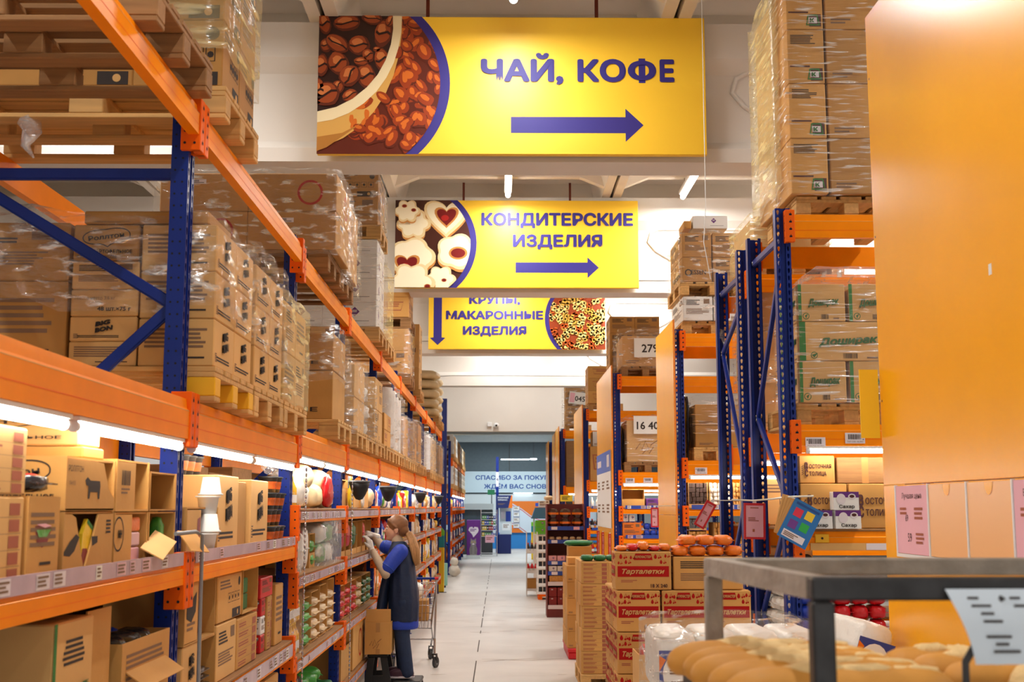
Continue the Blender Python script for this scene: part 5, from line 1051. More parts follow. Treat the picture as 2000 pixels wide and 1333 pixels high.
# biscuit rack (C)
plr('lower pallet on the biscuit rack top', 2.03, 2.75, 13.445, 14.4, 3.704); carton('white film wrapped carton between two pallets on biscuit rack', 2.03, 2.36, 13.4, 14.3, 3.85, 4.12, 'lines', 'white', FR); carton('second white carton between two pallets on biscuit rack', 2.37, 2.7, 13.4, 14.3, 3.85, 4.12, 'plain', 'white', FR)
film('clear film round the white cartons on the biscuit rack', 2.01, 2.72, 13.385, 14.32, 3.84, 4.12, 'filmk', 77, False, amp=.008); plr('upper pallet on the biscuit rack top', 2.0, 2.75, 13.38, 14.4, 4.135)
for k in range(2):
    for i in range(2): carton('film wrapped carton marked ESSEN, %s row, %s' % (('lower', 'upper')[k], ('left', 'right')[i]), 2.03 + .34 * i, 2.36 + .34 * i, 13.4, 14.35, 4.283 + .28 * k, 4.56 + .28 * k, 'essen' if not i and not k else 'lines', 'kraft2', FR, 'cartons on upper pallet of the biscuit rack')
film('clear film round the cartons marked ESSEN', 2.01, 2.73, 13.38, 14.38, 4.26, 4.86, 'filmk', 78, True, amp=.012); carton('white carton with purple diamond on top of the wrapped cartons', 2.17, 2.57, 13.5, 13.9, 4.91, 5.06, 'diamond', 'white', FR); carton('small kraft carton beside the white diamond carton', 2.07, 2.16, 13.5, 13.9, 4.91, 5.0, 'plain', 'kraft', FR)
plr('pallet under the brown cartons of the biscuit rack', 2.12, 2.7, 13.4, 14.3, 2.307)
for k in range(2): carton('plain brown carton above the biscuits, %s' % ('lower', 'upper')[k], 2.14, 2.68, 13.42, 14.2, 2.453 + .235 * k, 2.687 + .235 * k, 'plain', 'kraft2', FR, 'brown cartons above the biscuits')
film('clear film over the brown cartons above the biscuits', 2.125, 2.7, 13.405, 14.22, 2.6, 3.0, 'film', 79, True); lump('black_bag', 'dark film bundle hanging beside brown cartons, biscuit rack', 'bundle', (2.08, 13.7, 2.31), (.03, .2, .36), 'packk', 4, .2, .8)
def tub(label, x0, x1, y0, y1, z0, z1, fillm, kind, group):
    t = thing('sweet_tray', label, 'biscuit tray', ((x0 + x1) / 2, (y0 + y1) / 2, z0), 0, group); w, d_, h = x1 - x0, y1 - y0, z1 - z0; r = random.Random(int(x0 * 1000) + int(z0 * 100))
    b = MB(); b.box(-w / 2, w / 2, -d_ / 2, d_ / 2, 0, .006, 'kraftl'); b.box(-w / 2, w / 2, -d_ / 2, -d_ / 2 + .004, .006, h * .14, 'kraftl'); b.box(-w / 2, -w / 2 + .005, -d_ / 2, d_ / 2, .006, h, 'kraftl'); b.box(w / 2 - .005, w / 2, -d_ / 2, d_ / 2, .006, h, 'kraftl'); b.box(-w / 2, w / 2, d_ / 2 - .005, d_ / 2, .006, h, 'kraftl'); b.build('tray', t)
    b = MB()
    for i in range(5):
        for j in range(5):
            x = -w / 2 + w * (i + .5) / 5; zz = .012 + (h - .02) * (j + .5) / 5; c = (x + r.uniform(-.006, .006), -d_ / 2 + .04 + r.uniform(0, .02), zz)
            if kind == 'disc': b.ell(c, (w / 10.5, .03, h / 8.5), fillm, 10, 6, .08, 3, i * 5 + j, pw=.8)
            else: b.box(c[0] - w / 11, c[0] + w / 11, c[1] - .03, c[1] + .06, zz - h / 11, zz + h / 11, fillm, .004)
    o = b.build('biscuits', t); o['kind'] = 'stuff'; return t
mat('bisc', (206, 150, 78), .7, var=.2, scale=40); mat('choc', (70, 48, 40), .6, var=.2, scale=20); mat('candyw', (236, 226, 214), .5)
for x0, x1, m, kd, n in ((2.05, 2.26, 'choc', 'box', 'dark chocolate sweets'), (2.28, 2.52, 'candyw', 'disc', 'white round sweets'), (2.54, 2.7, 'bisc', 'disc', 'round gold biscuits')): tub('open tray of %s, upper biscuit shelf' % n, x0, x1, 13.4, 13.75, 1.80, 2.07, m, kd, 'biscuit trays')
for x0, x1, z0, z1, m, kd, n in ((2.05, 2.24, 1.38, 1.55, 'bisc', 'box', 'thin stacked wafers'), (2.05, 2.24, 1.56, 1.68, 'grey', 'box', 'grey wrapped bars'), (2.32, 2.52, 1.38, 1.64, 'bisc', 'disc', 'big round biscuits'), (2.54, 2.7, 1.38, 1.64, 'bisc', 'disc', 'more round biscuits')): tub('open tray of %s, lower biscuit shelf' % n, x0, x1, 13.4, 13.75, z0, z1, m, kd, 'biscuit trays')
# notice board rack (D)
plr('pallet under the load numbered 279', 1.78, 2.5, 17.84, 18.8, 3.702, m='wood_d')
carton('film wrapped carton numbered 279', 1.8, 2.48, 17.87, 18.75, 3.85, 4.3, 'plain', 'kraft', FR); film('slumped clear film over the load numbered 279', 1.77, 2.5, 17.85, 18.77, 3.83, 4.38, 'filmk', 80, True, amp=.03, rag=.05)
def note(label, x, y, z, w, h, txt, rx=0, ry=0, extra=None):
    mb = MB(); mb.box(0, w, -.002, 0, 0, h, 'paper'); d = D(mb, (0, -.002, 0), (1, 0, 0), (0, 0, 1)); d.text(txt, w * .55, h * .25, h * .45, 'ink', None, .02)
    if extra: extra(d, w, h)
    o = tag(mb.build('paper_note', None, (x, y, z)), label, 'paper note'); o.rotation_euler = (0, ry, 0); return o
note('white paper sheet numbered 279 stuck to a wrapped load', 1.97, 17.81, 3.98, .42, .28, '279')
stack('brown carton two pallets up behind the 279 load', 1.72, 2.5, 18.95, 19.6, 3.72, [.26, .26, .26, .26], 'lines', 'kraft2', 2, 1, '-X', seed=6)
plr('pallet under the handwritten wrapped load', 1.81, 2.5, 17.84, 18.7, 2.307, m='wood_d'); carton('carton with handwriting under film, beside the notice board rack post', 1.85, 2.5, 17.87, 18.65, 2.453, 3.06, ('plain', 'handwrite'), 'kraftl', FR)
film('shiny film round the handwritten load', 1.835, 2.51, 17.855, 18.67, 2.44, 3.1, 'film', 81, True, amp=.014); note('white paper sheet numbered 16 on the handwritten load', 1.95, 17.82, 2.86, .37, .26, '16 40'); lump('black_bag', 'black film bundle left of the handwritten load', 'bundle', (1.815, 18.25, 2.31), (.028, .2, .34), 'packk', 5, .2, .8)
openbox('kraft display carton with V cut front, notice board rack', 1.77, 2.1, 17.87, 18.2, 1.80, 2.06, '-Y', 'plain', 'kraft', prface=(), lip=.12); carton('blue and violet biscuit pack beside the V cut carton', 2.12, 2.36, 17.87, 18.1, 1.80, 1.93, 'lines', 'purple', FR, cat='biscuit pack')
for i in range(2): carton('small white tea box on the notice board rack, %s' % ('left', 'right')[i], 1.77 + .1 * i, 1.86 + .1 * i, 17.87, 18.0, 1.60, 1.70, 'diamond', 'white', FR, 'small white tea boxes', cat='tea box')
carton('pastry box with orange and violet print, notice board rack', 1.77, 2.05, 17.86, 18.2, 1.38, 1.585, 'lines', 'packo', FR, cat='pastry box')
for i in range(3):
    for j in range(2): bag('light blue packet block beside pastry box, %s row, %s' % (('lower', 'upper')[j], ORD[i]), 2.13 + .09 * i, 17.95, 1.382 + .1 * j, .085, .16, .095, 'packbl', i + j, 'light blue packets', stripe='packw')
# rack E, F, G loads
for k in range(3): carton('carton with red framed print stacked high, %s from the beam' % ORD[k], 1.76, 2.4, 24.3, 25.1, 3.85 + .25 * k, 4.098 + .25 * k, 'anna', 'kraft', FR, 'red framed cartons', k)
plr('pallet under the red framed cartons', 1.77, 2.46, 24.35, 25.25, 3.702); carton('tall kraft carton on the beam beyond the notice board panel', 1.79, 2.2, 24.3, 25.1, 2.31, 3.0, ('plain', 'anna'), 'kraft', FR); carton('white carton standing on the tall kraft carton', 1.85, 2.2, 24.4, 25.0, 3.002, 3.3, 'plain', 'white', FR)
for lv, z in enumerate((1.80, 1.38, .92)):
    for i in range(5): bt = ob('jar', bottle_mesh(('clear', 'dark', 'sauce')[lv]), None, (1.825 + .11 * i, 24.36, z)); tag(bt, '%s jar on the %s shelf beyond the notice board panel, %s along' % (('clear', 'dark', 'red')[lv], ORD[lv], ORD[i]), 'jar', 'jars beyond the notice board panel')
plr('pallet under the brown stack with number 045', 1.65, 2.30, 30.65, 31.4, 3.702); stack('brown carton of the high stack with number 045', 1.65, 2.23, 30.58, 31.2, 3.85, [.28, .28, .28, .26], 'lines', 'kraft2', 1, 1, '-X', seed=7); note('white sheet with pink block and number 045 on high stack', 1.72, 30.52, 4.38, .5, .3, '045', 0, .12, lambda d, w, h: d.rect(.02, .03, w * .28, h - .03, 'pink'))
film('clear film round the high stack with number 045', 1.60, 2.22, 30.56, 31.22, 3.83, 4.8, 'filmk', 82, False); carton('dark wrapped tall load on the small distant rack', 1.66, 2.2, 30.65, 31.4, 2.31, 3.45, 'plain', 'wood_d', FR)
mb = MB(); mb.box(0, .3, -.01, 0, 0, .16, 'yellow'); d = D(mb, (0, -.01, 0), (1, 0, 0), (0, 0, 1)); d.bars(.04, .12, .2, .03, 3, 'ink'); tag(mb.build('shelf_sign', None, (1.5, 30.45, 1.95)), 'small yellow sign at the end of the small distant rack', 'shelf sign')
for i in range(3): carton('dark coffee tin box on small distant rack, %s along' % ORD[i], 1.66 + .2 * i, 1.82 + .2 * i, 30.65, 30.9, 1.80, 2.06, 'label', 'black', FR, 'dark boxes on the small distant rack', cat='coffee box')
# things on and by the big panels
t = thing('price_holder', 'white framed row of price pockets on the big orange panel', 'price holder', (1.812, 5.66, 1.6)); L_ = 2.2; mb = MB()
for a, b, c, e in ((0, .012, -.005, .30), (L_ - .012, L_, -.005, .30)): mb.box(0, .012, -b, -a, c, e, 'whitem')
mb.box(0, .012, -L_, 0, -.02, -.005, 'whitem')
for k in range(1, 5): mb.box(0, .012, -.433 * k - .006, -.433 * k + .006, -.005, .30, 'whitem')
mb.build('frame', t); 
for k in range(5):
    b = MB(); m = ('pink', 'pale_panel', 'pale_panel', 'pink', 'pink')[k]; b.box(.004, .008, -.433 * (k + 1) + .008, -.433 * k - .008, -.003, .296, m); d = D(b, (.004, -.433 * k, 0), (0, -1, 0), (0, 0, 1))
    if m == 'pink':
        d.text(('Лучшая цена', '', '', 'Выгодная цена', 'Лучшая цена')[k], .22, .24, .025, 'inkp', .26); d.bars(.06, .2, .12, .02, 2, 'inkr', 1, k); d.bars(.25, .2, .12, .02, 3, 'inkr', 1, k + 3); d.text(('69', '', '', '25', '19')[k], .15, .14, .03, 'inkp'); d.text(('59', '', '', '16', '17')[k], .18, .05, .04, 'inkp'); d.bars(.26, .09, .11, .018, 3, 'inkr', 1, k + 7)
    else: d.clip = [(0, 0), (.43, 0), (.43, .294), (0, .294)]; d.disc(.22, .296, .04, 'panel', 1, .05); d.clip = None
    b.build('price_sheet', t)
mb = MB(); mb.box(-.0, .09, -.004, .004, 0, .33, 'yellow'); tag(mb.build('yellow_tag', None, (1.735, 5.88, 2.13)), 'plain yellow tag projecting from the big orange panel edge', 'tag')
mb = MB(); mb.box(-.001, 0, -.028, 0, 0, .042, 'paper'); tag(mb.build('sticker', None, (1.8295, 4.5, 2.66)), 'small white sticker on the big orange panel', 'sticker')
t = thing('notice_board', 'blue topped white notice board fixed on an orange end panel', 'notice board', (1.625, 20.45, 1.5)); mb = MB(); mb.box(-.006, 0, -2.5, 0, 0, 1.14, 'white'); mb.build('board', t); mb = MB(); mb.box(-.009, -.0061, -2.5, 0, .83, 1.14, cm((72, 108, 200))); d = D(mb, (-.009, 0, .83), (0, -1, 0), (0, 0, 1)); d.rect(.2, .1, .9, .2, 'card'); d.rect(1.9, .07, 2.3, .25, 'card'); mb.build('header', t)
mb = MB(); d = D(mb, (-.0062, 0, 0), (0, -1, 0), (0, 0, 1))
for i in range(3):
    for j in range(2): d.bars(.2 + .8 * i, .7 - .35 * j, .5, .05, 3, 'inkl', 1, i + j)
mb.build('notices', t)
def redframe(label, x, y, z, w, h, ry, m='red', arm=0):
    t = thing('price_sign', label, 'price frame', (x, y, z), 0, 'red framed price cards'); t.rotation_euler = (0, ry, 0); b = MB()
    for a in ((-w / 2, -w / 2 + .014, -h, 0), (w / 2 - .014, w / 2, -h, 0), (-w / 2 + .014, w / 2 - .014, -h, -h + .014), (-w / 2 + .014, w / 2 - .014, -.016, 0)): b.box(a[0], a[1], -.006, .006, a[2], a[3], m)
    b.box(-.012, .012, -.004, .004, 0, .022, 'whitem'); b.build('frame', t)
    if arm: b = MB(); b.tube([(0, .0, .018), (arm * math.cos(ry), .0, .018 + arm * math.sin(ry))], .004, 'clearp', 6); b.build('hook_arm', t)
    b = MB(); b.box(-w / 2 + .0145, w / 2 - .0145, -.002, .002, -h + .0145, -.0165, 'pink'); d = D(b, (-w / 2, -.002, -h), (1, 0, 0), (0, 0, 1)); d.bars(w * .3, h * .88, w * .4, h * .05, 1, 'inkr'); d.bars(w * .2, h * .6, w * .5, h * .04, 3, 'inkr', 1, 2); d.rect(w * .4, h * .2, w * .5, h * .28, 'inkr'); b.build('price_card', t); return t
redframe('red framed pink price card hanging square between the posts', 1.713, 8.3, 1.83, .145, .24, .02); redframe('red framed pink price card tilted left of the posts', 1.615, 9.40, 1.838, .085, .21, .52, arm=.245); redframe('red framed price card at the biscuit rack panel edge', 1.675, 13.35, 1.8, .085, .21, .0, arm=.24)
for i in range(3): redframe('red price frame stacked on notice board panel, %s' % ORD[i], 1.612, (20.2, 19.3, 18.1)[i], 1.42, .05, .36, 0)
mb = MB(); mb.tube([(1.56, 8.3, 1.852), (1.70, 8.28, 1.846), (1.79, 8.06, 1.856), (1.85, 7.85, 1.868), (1.99, 7.82, 1.872)], .006, 'clearp', 8); tag(mb.build('plastic_rail'), 'clear plastic rod carrying the price card and catalogue', 'rod')
t = thing('catalogue', 'thick product catalogue hanging open, blue cover with four colour squares', 'catalogue', (1.853, 7.85, 1.60)); mb = MB()
t.rotation_euler = (0, .5, 0); b = MB(); b.box(-.10, .10, -.004, 0, -.02, .245, cm((30, 110, 180))); d = D(b, (-.10, -.004, -.02), (1, 0, 0), (0, 0, 1))
for i, (x, z, c) in enumerate(((.03, .16, (220, 40, 70)), (.105, .17, (240, 200, 40)), (.03, .08, (110, 50, 140)), (.105, .09, (40, 170, 70)))): d.rect(x, z, x + .055, z + .055, cm(c), 1)
d.rect(.02, .015, .17, .06, 'card', 1); d.bars(.03, .05, .1, .01, 3, 'inkl', 2); d.rect(.02, .235, .18, .25, cm((20, 70, 140))); b.build('cover', t)
for i in range(5): b = MB(); b.obox((-.075 - .012 * i, .006 + .007 * i, .115), (.05, .005, .25), 'kraftl', 0, -.06 * i); b.build('page_block', t)
b = MB(); b.tube([(-.095, 0, .238), (-.142, 0, .230)], .004, 'whitem', 6); b.build('string', t)
mb = MB(); mb.tube([(1.655, 9.6, 6.0), (1.652, 9.6, 4.2), (1.63, 9.6, 3.9), (1.68, 9.6, 3.6)], .0035, 'whitem', 6); tag(mb.build('ceiling_wire'), 'thin white cord hanging from the ceiling by the blue posts', 'cord')
mb = MB(); mb.ell((0, 0, 0), (.04, .03, .05), 'bagclear', 10, 8, .3, 4); mb.tube([(0, 0, 0), (.03, -.03, -.1), (.02, -.03, -.22), (.05, -.03, -.33)], [.02, .018, .012, .004], 'bagclear', 8); tag(mb.build('film_scrap', None, (1.90, 10.42, 3.28)), 'torn scrap of film tied to the rear blue post', 'film scrap')
# ================================================================ FLOOR DISPLAYS ALONG THE RIGHT SIDE
pallet('pallet under the red printed tartlet cartons', .66, 1.46, 7.2, 8.0, .001, 'y')
z = .147; BT = 'red printed tartlet cartons'
for k in range(5):
    for i in range(3):
        for j in range(3):
            if i and j: continue
            carton('red printed carton Тарталетки, %s layer, %s' % (ORD[k], ('front left', 'front middle', 'front right')[i] if j == 0 else ('', 'left side middle', 'left side rear')[j]), .675 + .262 * i, .932 + .262 * i, 7.21 + .262 * j, 7.465 + .262 * j, z, z + .234, 'tart', 'kraft', FR, BT, k % 2)
    z += .236
carton('big red printed carton Тарталетки 18 X 240 topmost on stack', .67, 1.0, 7.22, 7.46, z, z + .22, 'tart', 'kraft', FR); carton('brown faded tartlet carton to the right of topmost carton', 1.01, 1.42, 7.24, 7.465, z, z + .19, ('lines', 'lines'), 'kraft', FR)
for i in range(5): bag('orange red wafer packet lying on topmost tartlet carton, %s' % ORD[i], .72 + .063 * i, 7.34, z + .221, .06, .2, .03 + .012 * (i % 3), 'packr' if i % 2 else 'packo', i, 'orange red packets')
for i in range(7): bag('glossy orange wafer packet heaped on the faded tartlet carton, %s' % ORD[i], 1.06 + .105 * (i % 4) + .05 * (i // 4), 7.35, z + .191 + .062 * (i // 4), .1, .2, .06, 'packo', i + 3, 'glossy orange packets', stripe='packr' if i % 2 else None)
# small display in front: open carton of biscuits
carton('kraft carton supporting the open biscuit carton', .72, 1.05, 6.6, 6.95, .001, .80, 'plain', 'kraft', FR)
openbox('open kraft carton of biscuit bags before the tartlet stack', .735, 1.02, 6.62, 6.93, .803, 1.03, '+Z', 'plain', 'kraftl', prface=())
for i in range(3): bag('red and gold biscuit bag in open carton, %s' % ORD[i], .80 + .085 * i, 6.76, .95, .08, .24, .12, ('packr', 'packbl', 'packr')[i], i, stripe='packy', group='biscuit bags in the open carton')
# white and blue hygiene packs
BH = 'white and blue tissue packs'
def tpack(label, x, y, z, rx=0, ry=0, rz=0):
    k = 'tpack'
    if k not in CARD:
        mb = MB(); mb.ell((0, 0, .138), (.092, .28, .138), 'packw', 20, 14, .03, 4, 2, pw=.35)
        d = D(mb, (-.085, -.281, .01), (1, 0, 0), (0, 0, 1), .003); d.poly([(.0, .05), (.17, .05), (.17, .19), (.0, .19)], cm((44, 66, 150)), 1); d.disc(.085, .09, .07, 'white', 2, .085); d.poly([(.14, .1), (.17, .12), (.17, .18), (.15, .15)], 'packo', 2); d.poly([(0, .1), (.03, .15), (.0, .17)], 'packo', 2); d.bars(.045, .12, .08, .012, 3, 'inkl', 3); d.bars(.05, .06, .07, .01, 2, 'inkl', 3)
        CARD[k] = mb.mesh('tissue_pack')
    o = tag(ob('tissue_pack', CARD[k], None, (x, y, z)), label, 'tissue pack', BH); o.rotation_euler = (rx, ry, rz); return o
pallet('pallet under the white and blue tissue packs', .69, 1.49, 5.5, 6.4, .001, 'y')
for k in range(4):
    for i in range(4): tpack('white blue tissue pack, %s layer, %s from left' % (ORD[k], ORD[i]), .785 + .186 * i, 5.79, .148 + .277 * k)
for i in range(3): tpack('white blue tissue pack behind the front row, top layer, %s from left' % ORD[i], .785 + .186 * i, 6.16 + .2, .148 + .252 * 3) if False else None
tpack('white blue tissue pack lying tilted at the right end of the top row', 1.60, 5.86, 1.02, 0, .3, .1)
film('clear wrap round the white blue tissue packs', .685, 1.44, 5.495, 6.085, .15, 1.27, 'filmk', 90, True, amp=.006)
# plain stacks
pallet('pallet under the faint red print carton stack', .82, 1.42, 12.6, 13.6, .001, 'y')
stack('faint red print carton in the tall floor stack', .83, 1.40, 12.62, 13.58, .147, [.222] * 5, [('plain', 'rows')], 'kraft', 2, 4, '-X', seed=21, jit=.012)
for i in range(4): bag('green coffee packet lying on faint red print stack, %s from left' % ORD[i], .9 + .13 * i, 12.78, 1.26, .13, .22, .06, 'packdg', i, 'green packets on the floor stack', stripe='packb')
mb = MB(); mb.box(-.4, .4, -.6, .6, .08, .13, 'red', .01)
for x in (-.32, 0, .32): mb.box(x - .07, x + .07, -.58, .58, 0, .08, 'red', .01)
tag(mb.build('plastic_pallet', None, (1.22, 15.62, .001)), 'red plastic pallet under the narrow plain carton stack', 'pallet')
stack('plain carton in the narrow stack on red pallet', .815, 1.3, 15.03, 16.0, .133, [.195] * 5, 'plain', 'kraft', 2, 3, '-X', seed=22)
carton('small carton with sweets on top of the narrow stack', .83, 1.1, 15.1, 15.5, 1.11, 1.2, 'plain', 'kraft', FR); carton('low carton carrying a gold and green bag', .86, 1.16, 15.55, 15.9, 1.11, 1.32, 'plain', 'kraft2', FR); bag('gold and green tea bag pack lying on the low carton', 1.0, 15.7, 1.322, .36, .3, .07, 'packdg', 2, stripe='packb')
# maroon display stand
t = thing('display_stand', 'maroon display stand with blue shelf strips holding gift jars', 'display stand', (1.11, 20.72, 0)); mb = MB()
for s in (-1, 1): mb = MB(); mb.prism([(0, 0), (.5, 0), (.5, 1.86), (.14, 1.86), (0, 1.5)], 'x', s * .31 - .01, s * .31 + .01, 'maroon'); mb.build('side_panel', t)
mb = MB(); mb.box(-.3, .3, .485, .5, 0, 1.86, 'maroon'); mb.build('back_panel', t); mb = MB(); mb.box(-.3, .3, 0, .48, 0, .165, 'maroon'); mb.build('plinth', t)
for k, zz in enumerate((.17, .55, .72, .89, 1.24, 1.46)):
    mb = MB(); mb.box(-.299, .299, .004, .48, zz, zz + .015, 'dred'); mb.build('shelf', t); mb = MB(); mb.box(-.3, .3, -.006, .003, zz - .035, zz + .03, 'pblue' if k not in (0, 1) else 'card'); d = D(mb, (-.3, -.006, zz - .035), (1, 0, 0), (0, 0, 1)); d.rect(.06, .008, .16, .057, 'card'); d.rect(.43, .008, .53, .057, 'pink'); mb.build('shelf_strip', t)
mat('choc_g', (60, 36, 26), .15, coat=.6)
def jar_mesh():
    if 'gj' not in CARD:
        mb = MB(); mb.lathe([(0, 0), (.06, 0), (.093, .05), (.093, .10), (.06, .145), (0, .145)], 'choc_g', 6, smooth=False); mb.lathe([(.094, .055), (.094, .09)], 'packo', 6, smooth=False); mb.lathe([(.0, .15), (.06, .148)], 'packb', 8); CARD['gj'] = mb.mesh('gift_jar')
    return CARD['gj']
for j in range(2):
    for i in range(3): tag(ob('gift_jar', jar_mesh(), None, (.905 + .205 * i, 20.86, 1.4765 + .152 * j)), 'dark hexagonal gift jar on maroon stand, %s row, %s' % (('lower', 'upper')[j], ORD[i]), 'gift jar', 'gift jars')
for i in range(5): tag(ob('sweet_cup', bag_mesh('b', .09, .1, .06, 'packb', i, 'x', None), None, (.88 + .115 * i, 20.82, 1.257)), 'gold lidded sweet cup on the maroon stand, %s' % ORD[i], 'sweet cup', 'sweet cups')
for lv, (zz, m, n) in enumerate(((.907, 'pink', 'pink'), (.737, 'white', 'white'))):
    for i in range(4): carton('%s sweets box on the maroon stand, %s' % (n, ORD[i]), .82 + .145 * i, .96 + .145 * i, 20.74, 20.95, zz, zz + .1, 'diamond', m, FR, n + ' sweets boxes', cat='sweets box')
carton('gold wrapped block on the maroon stand', .83, 1.15, 20.74, 21.0, .567, .68, 'plain', 'bisc', FR, cat='sweets box')
for i in range(4):
    for j in range(2): carton('red tea box on the bottom of the maroon stand, %s row, %s' % (('lower', 'upper')[j], ORD[i]), .82 + .145 * i, .96 + .145 * i, 20.74, 20.95, .187 + .15 * j, .335 + .15 * j, 'label', 'dred', FR, 'red tea boxes', cat='tea box')
# white tray stack and bottle stand
mb = MB(); mb.box(-.2, .25, -.3, .3, .06, .1, 'redor'); 
for x in (-.17, .05, .2): mb.box(x - .04, x + .04, -.29, .29, 0, .06, 'redor')
tag(mb.build('low_pallet', None, (.98, 24.95, .001)), 'low orange red pallet under the white tray stack', 'pallet')
for k in range(7):
    t = thing('bread_tray', 'white tray with dark bottles in the tray stack, %s from the floor' % ORD[k], 'tray', (.95, 24.95, .103 + .165 * k), 0, 'stacked white trays'); mb = MB(); mb.box(-.2, .2, -.28, .28, 0, .012, 'white'); 
    for s in (-1, 1): mb.box(s * .2, s * .192, -.28, .28, .012, .05, 'white'); mb.box(-.192, .192, s * .28, s * .272, .012, .05, 'white')
    for sx_ in (-1, 1):
        for sy_ in (-1, 1): mb.box(sx_ * .2, sx_ * .18, sy_ * .28, sy_ * .26, .05, .164, 'white')
    mb.build('tray', t); mb = MB()
    for i in range(4): mb.tube([(-.13 + .087 * i, -.2, .013), (-.13 + .087 * i, -.2, .14)], .035, 'packk', 10)
    mb.build('bottles', t)['kind'] = 'stuff'
t = thing('wire_stand', 'grey wire stand with brown bottles beside the white trays', 'display stand', (.68, 25.9, 0)); 
for sx_ in (-1, 1):
    for sy_ in (-1, 1): mb = MB(); mb.tube([(sx_ * .11, sy_ * .2, 0), (sx_ * .11, sy_ * .2, 1.3)], .008, 'whitem', 6); mb.build('upright', t)
for zz in (.1, .46, .86): mb = MB(); mb.box(-.12, .12, -.21, .21, zz, zz + .012, 'whitem'); mb.box(-.12, .12, -.215, -.21, zz, zz + .05, 'whitem'); mb.build('shelf', t)
for lv, zz in enumerate((.474, .874)):
    for i in range(3): tag(ob('bottle', bottle_mesh('dark' if lv else 'sauce'), None, (.6 + .08 * i, 25.8, zz)), '%s bottle on the wire stand, %s along' % (('red', 'dark')[lv], ORD[i]), 'bottle', 'bottles on wire stand')
carton('kraft carton on the lowest shelf of the wire stand', .58, .78, 25.72, 26.0, .113, .35, 'plain', 'kraft2', FR)
# green boxes and blue topped shelf
t = thing('promo_shelf', 'blue sloped topped promo shelf behind the maroon stand', 'display stand', (.95, 27.1, 0)); mb = MB(); mb.box(-.2, .22, 0, .4, 0, 1.22, 'whitem', .01); mb.build('body', t); mb = MB(); mb.prism([(-.25, 1.56), (.25, 1.56), (.25, 1.80), (-.16, 1.80)], 'y', -.05, .35, cm((60, 120, 170))); mb.build('sloped_top', t); mb = MB(); mb.box(.17, .21, 0, .3, 1.222, 1.56, 'whitem'); mb.box(-.2, -.17, .2, .3, 1.222, 1.56, 'whitem'); mb.build('support', t)
for i in range(2): carton('bright green and white box on the promo shelf, %s' % ('lower', 'upper')[i], .79, 1.05, 27.06, 27.28, 1.225 + .15 * i, 1.372 + .15 * i, 'diamond', cm((96, 196, 40)), FR, 'bright green boxes', cat='box')
carton('white paper wrapped box on top of the promo shelf', .86, 1.1, 27.1, 27.35, 1.803, 1.95, 'lines', 'paper', FR); bag('cream bread bag on top of the promo shelf', 1.08, 27.2, 1.955, .2, .2, .1, 'packb', 4)
t = thing('yellow_stand', 'yellow and green promo stand at the far end of the aisle', 'display stand', (1.35, 43.5, 0)); mb = MB(); mb.box(-.22, .22, 0, .4, 0, .95, 'yellow', .01); mb.build('body', t); mb = MB(); mb.box(-.22, .22, 0, .4, .952, 1.15, 'teal'); mb.build('teal_band', t); mb = MB(); mb.box(-.22, .22, 0, .4, 1.152, 1.3, 'lime'); mb.build('green_band', t)
# ================================================================ FAR HALL
mb = MB(); mb.box(-3.2, 4.6, 54.86, 54.94, 2.46, 3.39, cm((196, 214, 222))); d = D(mb, (-3.2, 54.86, 2.46), (1, 0, 0), (0, 0, 1)); d.text('СПАСИБО ЗА ПОКУПКУ,', 4.02, .56, .20, cm((24, 74, 150)), 3.75, .03); d.text('ЖДЁМ ВАС СНОВА!', 4.05, .17, .20, cm((24, 74, 150)), 3.05, .03); tag(mb.build('wall_banner'), 'pale banner with blue words СПАСИБО ЗА ПОКУПКУ, ЖДЁМ ВАС СНОВА', 'banner')
t = thing('wall_poster', 'orange and white wall panel with a sweeping curve in far hall', 'wall panel', (.3, 54.9, .7)); mb = MB(); mb.box(0, 4, -.03, 0, 0, 1.38, cm((214, 226, 236))); d = D(mb, (0, -.03, 0), (1, 0, 0), (0, 0, 1)); d.poly([(.1, 1.38), (3.6, 1.38), (3.6, 1.1), (2.6, .8), (2.0, .62), (1.5, .62), (1.1, .75), (.7, 1.05)], 'packo'); d.line([(.1, 1.3), (.7, .99), (1.1, .68), (1.5, .55), (2.0, .55), (2.6, .73)], .03, 'red', 2); d.poly([(.1, .0), (.8, 0), (.45, .28), (.1, .4)], 'packo'); d.line([(.1, .47), (.45, .35), (.9, .02)], .025, 'red', 2); d.rect(1.3, 1.15, 1.75, 1.3, 'pblue', 2); mb.build('board', t)
for i, (x, zz) in enumerate(((.62, 1.65), (.62, 1.4), (.62, 1.15), (.62, .9), (.28, 1.4))):
    mb = MB(); mb.box(0, .28, -.01, 0, 0, .21, 'paper'); d = D(mb, (0, -.01, 0), (1, 0, 0), (0, 0, 1)); d.line([(.01, .01), (.27, .01), (.27, .2), (.01, .2)], .015, 'pblue' if i != 2 else 'purple', 1, True); d.bars(.04, .16, .2, .03, 3, 'inkl', 1, i); tag(mb.build('wall_notice', None, (x, 54.85, zz)), 'framed paper notice on the far wall, %s' % ('top right', 'second right', 'violet third right', 'lowest right', 'left one')[i], 'notice', 'framed notices')
t = thing('checkout_terminal', 'dark blue checkout post with sign РОЗНИЧНЫЙ ТЕРМИНАЛ', 'checkout', (0, 49, 0)); mb = MB(); mb.box(-.02, .47, 0, .5, 0, .75, 'dblue', .01); mb.build('cabinet', t); mb = MB(); mb.box(-.13, -.02, .1, .2, 0, 3.8, 'blue'); mb.box(-.132, -.018, .098, .202, 2.62, 3.2, 'card'); d = D(mb, (-.13, .098, 2.6), (1, 0, 0), (0, 0, 1)); d.text('4', .055, .25, .12, 'ink'); mb.build('column', t)
